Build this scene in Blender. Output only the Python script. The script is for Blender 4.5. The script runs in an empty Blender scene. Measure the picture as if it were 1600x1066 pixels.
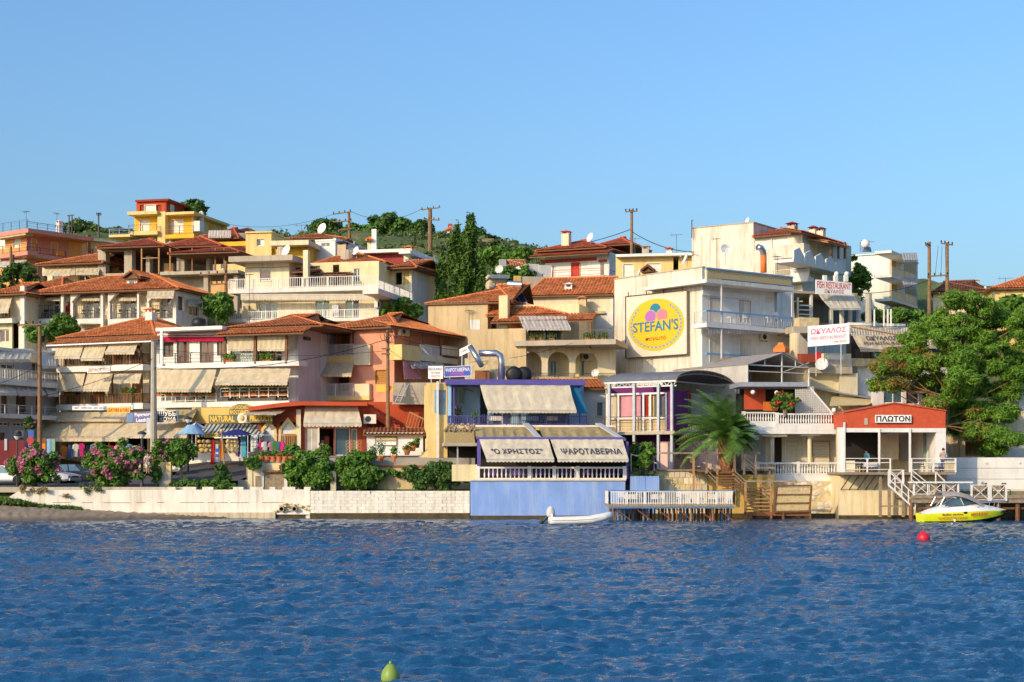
import bpy, math, random
import numpy as np
from mathutils import Vector, Matrix
sc = bpy.context.scene
COL = sc.collection
rnd = random.Random(11)
NR = np.random.default_rng(5)
rad = math.radians
# ------------------------------------------------------------------ camera
F, YH, H = 2537.0, 736.0, 3.5          # focal length in photo pixels, horizon row, eye height (m)
cam = bpy.data.cameras.new('camera'); cam_o = bpy.data.objects.new('camera', cam); COL.objects.link(cam_o)
cam.sensor_width = 36; cam.lens = F / 1600 * 36
cam.shift_y = (YH - 533) / 1600
cam.clip_start = 0.5; cam.clip_end = 4000
cam_o.location = (0, 0, H); cam_o.rotation_euler = (rad(90), 0, 0)
sc.camera = cam_o
# ------------------------------------------------------------------ sky and sun
SUN_EL, SUN_AZ = 23.0, 224.0            # azimuth clockwise from +Y (the view direction): behind and to the left
w = bpy.data.worlds.new('World'); sc.world = w; w.use_nodes = True
nt = w.node_tree; bg = nt.nodes['Background']
sky = nt.nodes.new('ShaderNodeTexSky'); sky.sky_type = 'NISHITA'; sky.sun_disc = False
sky.sun_elevation = rad(SUN_EL); sky.sun_rotation = rad(SUN_AZ); sky.air_density = 1.4; sky.dust_density = 3.0; sky.ozone_density = 8.0
nt.links.new(sky.outputs[0], bg.inputs[0]); bg.inputs[1].default_value = 0.15
sun = bpy.data.lights.new('sun', 'SUN'); sun.energy = 2.5; sun.angle = rad(0.6); sun.color = (1.0, 0.76, 0.45)
sun_o = bpy.data.objects.new('sun', sun); COL.objects.link(sun_o)
_d = Vector((math.sin(rad(SUN_AZ)) * math.cos(rad(SUN_EL)), math.cos(rad(SUN_AZ)) * math.cos(rad(SUN_EL)), math.sin(rad(SUN_EL))))
sun_o.rotation_euler = _d.to_track_quat('Z', 'Y').to_euler()
vs = sc.view_settings
vs.view_transform = 'Standard'; vs.look = 'None'; vs.gamma = 1; vs.use_curve_mapping = False; vs.exposure = 0.6
sc.cycles.max_bounces = 6; sc.cycles.transparent_max_bounces = 6
sc.cycles.sample_clamp_indirect = 8
# ------------------------------------------------------------------ materials
MATS = {}
def _nodes(name):
 m = bpy.data.materials.new(name); m.use_nodes = True
 n = m.node_tree; b = n.nodes['Principled BSDF']
 return m, n, b
def _noise(n, scale, vec=None, detail=3, rough=.55):
 t = n.nodes.new('ShaderNodeTexNoise'); t.inputs['Scale'].default_value = scale
 t.inputs['Detail'].default_value = detail; t.inputs['Roughness'].default_value = rough
 if vec is not None: n.links.new(vec, t.inputs['Vector'])
 return t
def _map(n, vec, sc3):
 t = n.nodes.new('ShaderNodeMapping'); t.inputs['Scale'].default_value = sc3
 n.links.new(vec, t.inputs['Vector']); return t.outputs[0]
def _mix(n, fac, a, b, mode='MIX'):
 t = n.nodes.new('ShaderNodeMix'); t.data_type = 'RGBA'; t.blend_type = mode
 for s, v in ((t.inputs[0], fac), (t.inputs[6], a), (t.inputs[7], b)):
  if isinstance(v, (int, float)): s.default_value = v
  elif isinstance(v, tuple): s.default_value = (*v, 1) if len(v) == 3 else v
  else: n.links.new(v, s)
 return t.outputs[2]
def _ramp(n, val, stops):
 t = n.nodes.new('ShaderNodeValToRGB'); e = t.color_ramp.elements
 while len(e) < len(stops): e.new(.5)
 for i, (p, c) in enumerate(stops):
  e[i].position = p; e[i].color = (c, c, c, 1) if isinstance(c, (int, float)) else (*c, 1)
 n.links.new(val, t.inputs[0]); return t.outputs[0]
def _bump(n, b, h, strength, dist=.02):
 t = n.nodes.new('ShaderNodeBump'); t.inputs['Strength'].default_value = strength; t.inputs['Distance'].default_value = dist
 n.links.new(h, t.inputs['Height']); n.links.new(t.outputs[0], b.inputs['Normal'])
def _pos(n):
 return n.nodes.new('ShaderNodeNewGeometry').outputs['Position']
def sc_(c, k): return tuple(min(1, x * k) for x in c)
def plaster(name, col, dirt=.35, rough=.9, fine=30, dcol=None):
 """painted render: blotches, rain streaks, fine grain"""
 if name in MATS: return MATS[name]
 m, n, b = _nodes(name); p = _pos(n)
 big = _noise(n, .55, p, 4)
 st = _noise(n, 1.0, _map(n, p, (2.6, 2.6, .28)), 4, .65)
 gr = _noise(n, fine, p, 2)
 c = _mix(n, _ramp(n, big.outputs[0], [(.35, 0.), (.7, 1.)]), sc_(col, .88), sc_(col, 1.06))
 dc = dcol or (col[0] * .52, col[1] * .47, col[2] * .42)
 f = _ramp(n, st.outputs[0], [(.47, 0.), (.74, min(.9, dirt * 1.25))])
 c = _mix(n, f, c, dc)
 c = _mix(n, _ramp(n, gr.outputs[0], [(.3, .0), (.8, .14)]), c, sc_(col, .6))
 n.links.new(c, b.inputs['Base Color']); b.inputs['Roughness'].default_value = rough
 b.inputs['Specular IOR Level'].default_value = .25
 _bump(n, b, gr.outputs[0], .35, .02)
 MATS[name] = m; return m
def flat(name, col, rough=.6, metal=0., var=.18, scale=3.0, spec=.4):
 """painted metal, wood, plastic: slight tone variation"""
 if name in MATS: return MATS[name]
 m, n, b = _nodes(name)
 t = _noise(n, scale, _pos(n), 3)
 c = _mix(n, _ramp(n, t.outputs[0], [(.3, 0.), (.75, 1.)]), sc_(col, 1 + var * .4), sc_(col, 1 - var))
 n.links.new(c, b.inputs['Base Color']); b.inputs['Roughness'].default_value = rough
 b.inputs['Metallic'].default_value = metal; b.inputs['Specular IOR Level'].default_value = spec
 MATS[name] = m; return m
def cloth(name, col, var=.2, trans=.22, stripe=None, pitch=.2):
 if name in MATS: return MATS[name]
 m, n, b = _nodes(name); p = _pos(n)
 t = _noise(n, 1.0, _map(n, p, (2.2, 2.2, .7)), 5, .65); t2 = _noise(n, 60, p, 1)
 c = _mix(n, _ramp(n, t.outputs[0], [(.3, 0.), (.75, 1.)]), sc_(col, 1.05), sc_(col, 1 - var * 1.6))
 if stripe:
  uv = n.nodes.new('ShaderNodeUVMap'); sx = n.nodes.new('ShaderNodeSeparateXYZ'); n.links.new(uv.outputs[0], sx.inputs[0])
  mm = n.nodes.new('ShaderNodeMath'); mm.operation = 'MULTIPLY'; mm.inputs[1].default_value = 1 / pitch; n.links.new(sx.outputs[0], mm.inputs[0])
  fr = n.nodes.new('ShaderNodeMath'); fr.operation = 'FRACT'; n.links.new(mm.outputs[0], fr.inputs[0])
  gt = n.nodes.new('ShaderNodeMath'); gt.operation = 'GREATER_THAN'; gt.inputs[1].default_value = .5; n.links.new(fr.outputs[0], gt.inputs[0])
  c = _mix(n, gt.outputs[0], c, stripe)
 n.links.new(c, b.inputs['Base Color']); b.inputs['Roughness'].default_value = .95; b.inputs['Specular IOR Level'].default_value = .15
 _bump(n, b, t2.outputs[0], .15, .01)
 tr = n.nodes.new('ShaderNodeBsdfTranslucent'); n.links.new(c, tr.inputs[0])
 mx = n.nodes.new('ShaderNodeMixShader'); mx.inputs[0].default_value = trans
 n.links.new(b.outputs[0], mx.inputs[1]); n.links.new(tr.outputs[0], mx.inputs[2])
 n.links.new(mx.outputs[0], n.nodes['Material Output'].inputs[0])
 MATS[name] = m; return m
def tiles_mat(name, col):
 if name in MATS: return MATS[name]
 m, n, b = _nodes(name); p = _pos(n)
 uv = n.nodes.new('ShaderNodeUVMap')
 fl = n.nodes.new('ShaderNodeVectorMath'); fl.operation = 'FLOOR'; n.links.new(uv.outputs[0], fl.inputs[0])
 wn = n.nodes.new('ShaderNodeTexWhiteNoise'); wn.noise_dimensions = '2D'; n.links.new(fl.outputs[0], wn.inputs['Vector'])
 c = _mix(n, wn.outputs[0], sc_(col, .62), (col[0] * 1.18, col[1] * 1.35, col[2] * 1.5))
 big = _noise(n, .7, p, 4); g2 = _noise(n, 5, p, 4, .7)
 c = _mix(n, _ramp(n, big.outputs[0], [(.4, 0.), (.75, .4)]), c, sc_(col, .55))
 c = _mix(n, _ramp(n, g2.outputs[0], [(.58, 0.), (.72, .45)]), c, (.16, .11, .06))
 n.links.new(c, b.inputs['Base Color']); b.inputs['Roughness'].default_value = .88; b.inputs['Specular IOR Level'].default_value = .25
 MATS[name] = m; return m
def leaf_mat(name, c1, c2, trans=.2, rough=.6):
 if name in MATS: return MATS[name]
 m, n, b = _nodes(name)
 g = n.nodes.new('ShaderNodeNewGeometry')
 c = _mix(n, g.outputs['Random Per Island'], c1, c2)
 t = _noise(n, .8, g.outputs['Position'], 2)
 c = _mix(n, _ramp(n, t.outputs[0], [(.35, 0.), (.7, .5)]), c, sc_(c1, .7))
 n.links.new(c, b.inputs['Base Color']); b.inputs['Roughness'].default_value = rough; b.inputs['Specular IOR Level'].default_value = .3
 tr = n.nodes.new('ShaderNodeBsdfTranslucent'); n.links.new(c, tr.inputs[0])
 mx = n.nodes.new('ShaderNodeMixShader'); mx.inputs[0].default_value = trans
 n.links.new(b.outputs[0], mx.inputs[1]); n.links.new(tr.outputs[0], mx.inputs[2])
 n.links.new(mx.outputs[0], n.nodes['Material Output'].inputs[0])
 MATS[name] = m; return m
def glass_mat(name, col, rough=.06):
 """dark room behind a window pane: smooth coat over a dim curtain-like depth"""
 if name in MATS: return MATS[name]
 m, n, b = _nodes(name); p = _pos(n)
 t = _noise(n, 1.3, p, 2)
 c = _mix(n, t.outputs[0], sc_(col, .4), sc_(col, 1.5))
 n.links.new(c, b.inputs['Base Color']); b.inputs['Roughness'].default_value = rough
 b.inputs['Specular IOR Level'].default_value = .6
 MATS[name] = m; return m
tiles_mat('tile', (.70, .20, .058)); tiles_mat('tile_old', (.52, .19, .085)); tiles_mat('tile_red', (.58, .125, .05)); tiles_mat('tile_brown', (.24, .09, .045))
plaster('cream', (.76, .66, .45), .42); plaster('cream2', (.78, .66, .38)); plaster('white', (.74, .71, .64), .4); plaster('white_clean', (.77, .755, .71), .22)
plaster('lilac', (.62, .58, .58), .25); plaster('yellow', (.80, .47, .05), .25); plaster('yellow_pale', (.78, .58, .24), .35)
plaster('orange', (.74, .36, .12), .2); plaster('salmon', (.66, .27, .20), .2); plaster('pink', (.74, .33, .21), .25)
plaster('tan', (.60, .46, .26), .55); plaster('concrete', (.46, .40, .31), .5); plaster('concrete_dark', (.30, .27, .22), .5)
plaster('red_wall', (.50, .085, .035), .2); plaster('maroon', (.30, .055, .055), .2); plaster('brickred', (.30, .06, .03), .2)
plaster('blue_wall', (.215, .35, .70), .9, dcol=(.36, .46, .66)); plaster('sky_wall', (.36, .56, .78), .2); plaster('pale_pink', (.78, .55, .52), .2)
plaster('purple_wall', (.16, .03, .16), .2); plaster('grey_wall', (.42, .42, .42), .3); plaster('stucco', (.72, .66, .54), .75, fine=9)
plaster('fresco', (.70, .42, .18), .3); plaster('ochre', (.68, .46, .14), .45)
cloth('awning', (.72, .60, .40)); cloth('awning_pale', (.74, .66, .50)); cloth('awning_tan', (.46, .36, .18), .2, .1); cloth('crimson', (.50, .02, .06), trans=.1)
cloth('striped', (.62, .56, .48), stripe=(.40, .36, .34), pitch=.34); cloth('green_stripe', (.55, .58, .58), stripe=(.06, .09, .10), pitch=.36, trans=.1)
cloth('grey_canvas', (.42, .38, .36), trans=.15); cloth('slate', (.17, .18, .21), trans=.05); cloth('white_cloth', (.82, .80, .76)); cloth('blue_cloth', (.03, .22, .45)); cloth('tent', (.70, .66, .60), trans=.3)
cloth('red_cloth', (.55, .03, .03)); cloth('navy_cloth', (.03, .04, .22)); cloth('turq', (.10, .45, .62)); cloth('pinkcloth', (.72, .35, .40)); cloth('purple_cloth', (.14, .07, .38)); cloth('orange_cloth', (.75, .22, .04))
cloth('magenta', (.6, .04, .22)); cloth('yellow_cloth', (.75, .55, .10)); cloth('black_cloth', (.02, .02, .025)); cloth('green_cloth', (.08, .28, .10)); cloth('lightblue', (.32, .55, .78)); cloth('denim', (.10, .15, .30)); cloth('greyshirt', (.45, .43, .40))
flat('white_paint', (.72, .70, .66), .5, var=.14); flat('grey_paint', (.45, .47, .50), .5); flat('dark_metal', (.05, .05, .055), .5, .3); flat('iron', (.12, .10, .09), .6, .4)
flat('steel', (.55, .55, .56), .3, .9); flat('rust', (.26, .10, .04), .85); flat('wood', (.19, .085, .035), .75, var=.4, scale=6); flat('wood_light', (.42, .22, .09), .75, var=.4, scale=6)
flat('wood_grey', (.30, .23, .16), .85, var=.4, scale=5); flat('pole', (.26, .15, .075), .9, var=.4, scale=4); flat('pole_grey', (.40, .36, .29), .9); flat('purple', (.10, .085, .33), .5); flat('blue_rail', (.10, .22, .42), .5)
flat('blue_paint', (.18, .36, .60), .5); flat('black', (.012, .012, .014), .5); flat('terracotta', (.56, .17, .05), .85); flat('red_paint', (.48, .03, .02), .5); flat('red_roof', (.54, .085, .03), .55, var=.2)
flat('green_shut', (.16, .30, .22), .5); flat('shutter', (.78, .74, .66), .6, var=.06); flat('shutter_brown', (.46, .24, .16), .6); flat('shutter_wood', (.40, .19, .04), .6); flat('sign_blue', (.04, .10, .45), .5); flat('sign_navy', (.12, .12, .30), .5)
flat('sign_yellow', (.80, .42, .03), .5, var=.05); flat('sign_gold', (.82, .46, .02), .5, var=.05); flat('sign_tan', (.72, .60, .47), .6, var=.08); flat('sign_white', (.82, .80, .76), .5, var=.05); flat('sign_green', (.07, .10, .06), .5)
flat('txt_teal', (.02, .20, .30), .6, var=.05); flat('txt_brown', (.30, .10, .03), .6, var=.05); flat('txt_dark', (.045, .045, .07), .6); flat('txt_red', (.55, .03, .02), .6); flat('txt_pink', (.70, .05, .22), .6); flat('txt_maroon', (.28, .02, .05), .6)
flat('mauve', (.40, .14, .42), .6, var=.05); flat('rose', (.76, .20, .24), .6, var=.05); flat('dot', (.20, .33, .42), .6); flat('orange_paint', (.70, .18, .03), .6); flat('bright_red', (.60, .02, .03), .45)
flat('rubber', (.02, .02, .02), .9); flat('chrome', (.7, .7, .7), .15, 1.); flat('silver_paint', (.50, .55, .62), .28, .5, var=.04); flat('dark_paint', (.03, .04, .07), .25, .3); flat('white_car', (.66, .68, .70), .3, .2, var=.04)
flat('skin', (.56, .30, .19), .6, var=.06); flat('hair', (.03, .018, .01), .7); flat('ac_white', (.72, .69, .60), .5, var=.06); flat('asphalt', (.09, .09, .095), .95, var=.3, scale=1.2); flat('gelcoat', (.80, .78, .74), .2, var=.03); flat('hull_yellow', (.74, .78, .02), .25, var=.05)
flat('buoy_green', (.24, .36, .06), .45, var=.25); flat('buoy_red', (.62, .012, .03), .4); flat('inflatable', (.78, .75, .68), .5, var=.06); flat('straw', (.62, .48, .24), .95, var=.4, scale=14); flat('solar', (.03, .05, .10), .15); flat('algae', (.085, .06, .022), .9, var=.5, scale=2); flat('corr', (.34, .37, .42), .55, .3); flat('dark_in', (.02, .017, .015), .9)  # dark_in: near-black that puts the darkness of unlit interiors into the colour
flat('stone_block', (.62, .50, .28), .9, var=.35, scale=3); flat('white_block', (.74, .69, .58), .9, var=.25, scale=2.5)
flat('pave', (.34, .30, .25), .95, var=.3, scale=1); flat('marble', (.58, .50, .36), .8)
glass_mat('glass', (.05, .055, .065)); glass_mat('glass_green', (.14, .22, .17)); glass_mat('glass_brown', (.10, .05, .035)); glass_mat('glass_blue', (.06, .11, .15)); glass_mat('curtain', (.42, .40, .34), .3)
def M(x): return MATS[x] if isinstance(x, str) else x
# ------------------------------------------------------------------ mesh helper
class MB:
 def __init__(s): s.v = []; s.f = []; s.uv = None; s.smooth = False
 def add(s, vs, fs):
  o = len(s.v); s.v += [tuple(p) for p in vs]; s.f += [tuple(o + i for i in f) for f in fs]; return s
 def box(s, x0, y0, z0, x1, y1, z1):
  if x1 < x0: x0, x1 = x1, x0
  if y1 < y0: y0, y1 = y1, y0
  if z1 < z0: z0, z1 = z1, z0
  return s.add([(x0, y0, z0), (x1, y0, z0), (x1, y1, z0), (x0, y1, z0), (x0, y0, z1), (x1, y0, z1), (x1, y1, z1), (x0, y1, z1)],
                     [(0, 3, 2, 1), (4, 5, 6, 7), (0, 1, 5, 4), (1, 2, 6, 5), (2, 3, 7, 6), (3, 0, 4, 7)])
 def prism(s, pts, vec):
  n = len(pts); v = Vector(vec)
  return s.add([Vector(p) for p in pts] + [Vector(p) + v for p in pts],
                     [tuple(range(n))[::-1], tuple(range(n, 2 * n))] + [(i, (i + 1) % n, n + (i + 1) % n, n + i) for i in range(n)])
 def quad(s, a, b, c, d): return s.add([a, b, c, d], [(0, 1, 2, 3)])
 def sheet(s, a, b, c, d, th):
  A, B, C, D = map(Vector, (a, b, c, d)); nn = (B - A).cross(D - A)
  if nn.length < 1e-9: return s
  nn = nn.normalized() * th
  return s.add([A, B, C, D, A - nn, B - nn, C - nn, D - nn], [(0, 1, 2, 3), (7, 6, 5, 4), (0, 4, 5, 1), (1, 5, 6, 2), (2, 6, 7, 3), (3, 7, 4, 0)])
 def tube(s, pts, r, n=6, r1=None, cap=True):
  P = [Vector(p) for p in pts]; rings = []; m = len(P)
  for i, p in enumerate(P):
   d = (P[min(i + 1, m - 1)] - P[max(i - 1, 0)])
   d = d.normalized() if d.length > 1e-9 else Vector((0, 0, 1))
   a = Vector((0, 0, 1)) if abs(d.z) < .9 else Vector((1, 0, 0))
   u = d.cross(a).normalized(); v = d.cross(u)
   rr = r if r1 is None else r + (r1 - r) * i / max(1, m - 1)
   rings.append([p + u * (rr * math.cos(2 * math.pi * k / n)) + v * (rr * math.sin(2 * math.pi * k / n)) for k in range(n)])
  vs = [q for g in rings for q in g]; fs = []
  for i in range(m - 1):
   for k in range(n): fs.append((i * n + k, i * n + (k + 1) % n, (i + 1) * n + (k + 1) % n, (i + 1) * n + k))
  if cap: fs += [tuple(range(n))[::-1], tuple(range((m - 1) * n, m * n))]
  return s.add(vs, fs)
 def bar(s, a, b, t, t2=None):
  """square bar"""
  A, B = Vector(a), Vector(b); d = B - A
  if d.length < 1e-6: return s
  d.normalize(); h = Vector((0, 0, 1)) if abs(d.z) < .95 else Vector((0, 1, 0))
  u = d.cross(h).normalized() * (t / 2); v = d.cross(u).normalized() * ((t2 or t) / 2)
  return s.add([A - u - v, A + u - v, A + u + v, A - u + v, B - u - v, B + u - v, B + u + v, B - u + v],
                     [(0, 1, 2, 3), (7, 6, 5, 4), (0, 4, 5, 1), (1, 5, 6, 2), (2, 6, 7, 3), (3, 7, 4, 0)])
 def lathe(s, prof, c=(0, 0, 0), n=10, axis='z'):
  vs = []; m = len(prof)
  for r, z in prof:
   for k in range(n):
    a = 2 * math.pi * k / n; p = (r * math.cos(a), r * math.sin(a), z)
    if axis == 'y': p = (p[0], p[2], p[1])
    if axis == 'x': p = (p[2], p[0], p[1])
    vs.append((c[0] + p[0], c[1] + p[1], c[2] + p[2]))
  fs = [(i * n + k, i * n + (k + 1) % n, (i + 1) * n + (k + 1) % n, (i + 1) * n + k) for i in range(m - 1) for k in range(n)]
  fs += [tuple(range(n))[::-1], tuple(range((m - 1) * n, m * n))]
  return s.add(vs, fs)
 def ball(s, c, r, n=10, m=7, sq=(1, 1, 1)):
  pr = [(max(1e-3, r * math.sin(math.pi * i / m)), -r * math.cos(math.pi * i / m)) for i in range(m + 1)]
  o = len(s.v); s.lathe(pr, (0, 0, 0), n)
  for i in range(o, len(s.v)):
   x, y, z = s.v[i]; s.v[i] = (c[0] + x * sq[0], c[1] + y * sq[1], c[2] + z * sq[2])
  return s
def link(name, me, mat, parent=None, loc=None):
 if mat is not None and not me.materials: me.materials.append(M(mat))
 o = bpy.data.objects.new(name, me); COL.objects.link(o)
 if parent is not None: o.parent = parent
 if loc is not None: o.location = loc
 return o
def mesh_of(mb, name, mx=None, smooth=False):
 me = bpy.data.meshes.new(name)
 vs = mb.v
 if mx is not None: vs = [mx @ Vector(p) for p in vs]
 me.from_pydata(vs, [], mb.f)
 if mb.uv is not None:
  ul = me.uv_layers.new(); ul.data.foreach_set('uv', np.array(mb.uv, dtype=np.float32).ravel())
 if smooth or mb.smooth: me.shade_smooth()
 return me
def tag(o, label=None, cat=None, group=None, kind=None):
 if label: o['label'] = label
 if cat: o['category'] = cat
 if group: o['group'] = group
 if kind: o['kind'] = kind
 return o
def zpx(py, Y): return H + (YH - py) * Y / F
def xpx(px, Y): return (px - 800) * Y / F
def copy_tree(o, parent=None):
 c = o.copy(); COL.objects.link(c); c.parent = parent
 for ch in o.children: copy_tree(ch, c)
 return c
# ------------------------------------------------------------------ a thing and its picture planes
class Frame:
 """a vertical plane in the place (origin, heading); d is the depth behind it"""
 def __init__(s, T, ox, oy, ang):
  s.T = T; s.ox, s.oy, s.ang = ox, oy, ang; a = rad(ang); s.c, s.s = math.cos(a), math.sin(a)
  s.mx = None if (T.fr is None) else T.root_inv @ s.world()
 def world(s): return Matrix.Translation((s.ox, s.oy, s.T.zb)) @ Matrix.Rotation(rad(s.ang), 4, 'Z')
 def L(s, px, py, d=0.):
  dx = (px - 800) / F
  t = (d + s.oy * s.c - s.ox * s.s) / (s.c - dx * s.s)
  return Vector(((dx * t - s.ox) * s.c + (t - s.oy) * s.s, d, H + (YH - py) * t / F - s.T.zb))
 def side(s, x, d=0.):
  """plane of the right flank, starting at local x, running back"""
  return Frame(s.T, s.ox + x * s.c - d * s.s, s.oy + x * s.s + d * s.c, s.ang + 90)
 def part(s, mb, name, mat, parent=None, smooth=False):
  return link(name, mesh_of(mb, name, s.mx, smooth), mat, parent or s.T.root)
 def R(s, r, d=0.):
  a, b, e = s.L(r[0], r[1], d), s.L(r[2], r[3], d), s.L(r[0], r[3], d); b.z = e.z
  return min(a.x, b.x), min(a.z, b.z), max(a.x, b.x), max(a.z, b.z)
 def rect3(s, r, d=0.):
  """corners of a slanted picture rectangle r=(x0,y0,x1,y1) flattened to level lines"""
  return s.R(r, d)
 # ---- pieces
 def box(s, name, r, d0, d1, mat, parent=None):
  x0, z0, x1, z1 = s.R(r, d0)
  return s.part(MB().box(x0, d0, z0, x1, d1, z1), name, mat, parent)
 def lbox(s, name, x0, d0, z0, x1, d1, z1, mat, parent=None):
  return s.part(MB().box(x0, d0, z0, x1, d1, z1), name, mat, parent)
 def wall(s, r, depth, mat, ops=(), d=0., name='wall', th=.22, zb=None, roof=True, thin=False):
  """front wall with real openings + flanks, back and lid; ops = (rect, kind, opts)"""
  x0, z0, x1, z1 = s.R(r, d)
  if zb is not None: z0 = zb - 6
  R = [s.R(o[0], d) for o in ops]
  xs = sorted({x0, x1, *[min(max(q, x0), x1) for o in R for q in (o[0], o[2])]})
  zs = sorted({z0, z1, *[min(max(q, z0), z1) for o in R for q in (o[1], o[3])]})
  m = MB()
  inside = lambda x, z: any(o[0] < x < o[2] and o[1] < z < o[3] for o in R)
  for i in range(len(xs) - 1):
   for j in range(len(zs) - 1):
    if not inside((xs[i] + xs[i + 1]) / 2, (zs[j] + zs[j + 1]) / 2):
     a, b, c, e = xs[i], xs[i + 1], zs[j], zs[j + 1]
     m.quad((a, d, c), (b, d, c), (b, d, e), (a, d, e))
     if not roof or thin: m.quad((b, d + th, c), (a, d + th, c), (a, d + th, e), (b, d + th, e))
  for a, c, b, e in R:
   a, b = max(a, x0), min(b, x1); c, e = max(c, z0), min(e, z1); t = d + th
   m.quad((a, d, c), (a, t, c), (b, t, c), (b, d, c)); m.quad((a, d, e), (b, d, e), (b, t, e), (a, t, e))
   m.quad((a, d, c), (a, d, e), (a, t, e), (a, t, c)); m.quad((b, d, c), (b, t, c), (b, t, e), (b, d, e))
  D = d + (th if thin else depth)
  m.quad((x0, D, z0), (x0, d, z0), (x0, d, z1), (x0, D, z1)); m.quad((x1, d, z0), (x1, D, z0), (x1, D, z1), (x1, d, z1))
  if not thin: m.quad((x1, D, z0), (x0, D, z0), (x0, D, z1), (x1, D, z1))
  m.quad((x0, d, z1), (x1, d, z1), (x1, D, z1), (x0, D, z1))
  o = s.part(m, name, mat)
  for q, rr in zip(ops, R):
   s.fill(rr, q[1], d, q[2] if len(q) > 2 else {}, th)
  return o
 def fill(s, R, kind, d, o, th=.22):
  x0, z0, x1, z1 = R; y = d + th * .6
  if kind == 'void':
   return
  fm = o.get('frame', 'white_paint'); pm = o.get('pane', 'glass'); fw = o.get('fw', .07); nm = o.get('name', 'door' if kind == 'door' else 'window')
  if kind in ('win', 'door'):
   n = o.get('n', 2); m = MB()
   m.box(x0, y, z0, x0 + fw, y + .06, z1); m.box(x1 - fw, y, z0, x1, y + .06, z1)
   m.box(x0 + fw, y, z0, x1 - fw, y + .06, z0 + fw); m.box(x0 + fw, y, z1 - fw, x1 - fw, y + .06, z1)
   for k in range(1, n):
    xc = x0 + (x1 - x0) * k / n; m.box(xc - fw * .6, y, z0 + fw, xc + fw * .6, y + .06, z1 - fw)
   wo = s.part(m, nm, fm)
   panes = o.get('panes', [pm] * n)
   for k in range(n):
    a, b = x0 + fw + (x1 - x0 - 2 * fw) * k / n, x0 + fw + (x1 - x0 - 2 * fw) * (k + 1) / n
    s.part(MB().box(a + .01, y + .02, z0 + fw, b - .01, y + .04, z1 - fw), 'pane', panes[k % len(panes)], wo)
   if o.get('sill'):
    s.part(MB().box(x0 - .08, d - .08, z0 - .07, x1 + .08, d + .1, z0 - .004), 'sill', o.get('sillm', 'marble'), wo)
   return wo
  if kind == 'shut':       # closed roller shutter, real slats
   n = max(4, int((z1 - z0) / .16)); m = MB(); h = (z1 - z0) / n
   for k in range(n):
    za, zb = z0 + k * h, z0 + (k + 1) * h
    m.add([(x0, y, za), (x1, y, za), (x1, y - .03, za + h * .5), (x0, y - .03, za + h * .5), (x1, y, zb), (x0, y, zb)], [(0, 1, 2, 3), (3, 2, 4, 5)])
   sm = o.get('mat', 'shutter')
   wo = s.part(m, 'shutter', sm)
   f = MB(); f.box(x0 - .06, d - .03, z0, x0, d + .05, z1); f.box(x1, d - .03, z0, x1 + .06, d + .05, z1); f.box(x0 - .06, d - .03, z1, x1 + .06, d + .05, z1 + .06)
   s.part(f, 'frame', o.get('frame', sm), wo); return wo
  if kind == 'louvre':     # pair of louvred leaves standing in the opening
   wo = None
   for k in range(2):
    a, b = x0 + (x1 - x0) * k / 2 + .01, x0 + (x1 - x0) * (k + 1) / 2 - .01; m = MB()
    for q in ((a, a + .06), (b - .06, b)): m.box(q[0], d - .02, z0, q[1], d + .03, z1)
    m.box(a + .06, d - .02, z0, b - .06, d + .03, z0 + .08); m.box(a + .06, d - .02, z1 - .08, b - .06, d + .03, z1)
    nn = int((z1 - z0 - .16) / .1)
    for j in range(nn):
     zz = z0 + .08 + j * (z1 - z0 - .16) / nn; m.sheet((a + .06, d - .015, zz), (b - .06, d - .015, zz), (b - .06, d + .02, zz + .09), (a + .06, d + .02, zz + .09), .012)
    s.part(m, 'shutter', o.get('mat', 'white_paint'))
 def win(s, r, d=0., kind='win', **o):
  """a window set into or onto a plane (frame proud of it)"""
  return s.fill(s.R(r, d), kind, d - .15, o)
 def rail(s, x0, x1, yt, yb, d, mat, gap=.14, t=.025, left=0, right=0, style='v', parent=None, name='railing', post=1.6):
  a, b = s.L(x0, yt, d), s.L(x1, yb, d); zt, zb = a.z, s.L(x0, yb, d).z; m = MB(); A, B = a.x, b.x
  runs = [((A, d), (B, d))]
  if left: runs.append(((A, d), (A, d + left)))
  if right: runs.append(((B, d), (B, d + right)))
  for (p, q) in runs:
   Lh = math.hypot(q[0] - p[0], q[1] - p[1]); at = lambda k: (p[0] + (q[0] - p[0]) * k, p[1] + (q[1] - p[1]) * k)
   m.bar((*p, zt), (*q, zt), .06, .05)
   if style == 'v':
    m.bar((*p, zb + .08), (*q, zb + .08), .04)
    n = max(2, int(Lh / gap))
    for k in range(n + 1): m.bar((*at(k / n), zb), (*at(k / n), zt), t)
   elif style == 'h':
    nh = max(2, int((zt - zb) / gap))
    for k in range(nh): z = zb + (zt - zb) * (k + .4) / nh; m.bar((*p, z), (*q, z), t)
   elif style == 'x':
    m.bar((*p, zb + .08), (*q, zb + .08), .05)
    n = max(1, round(Lh / ((zt - zb) * 1.15)))
    for k in range(n):
     u, v = at(k / n), at((k + 1) / n)
     m.bar((*u, zb + .08), (*v, zt), .045); m.bar((*u, zt), (*v, zb + .08), .045)
   elif style == 'p':
    m.sheet((*p, zb + .05), (*q, zb + .05), (*q, zt - .03), (*p, zt - .03), .02)
   n = max(1, round(Lh / post))
   for k in range(n + 1): m.bar((*at(k / n), zb), (*at(k / n), zt + .02), t * 1.9 + .01)
  return s.part(m, name, mat, parent)
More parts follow.
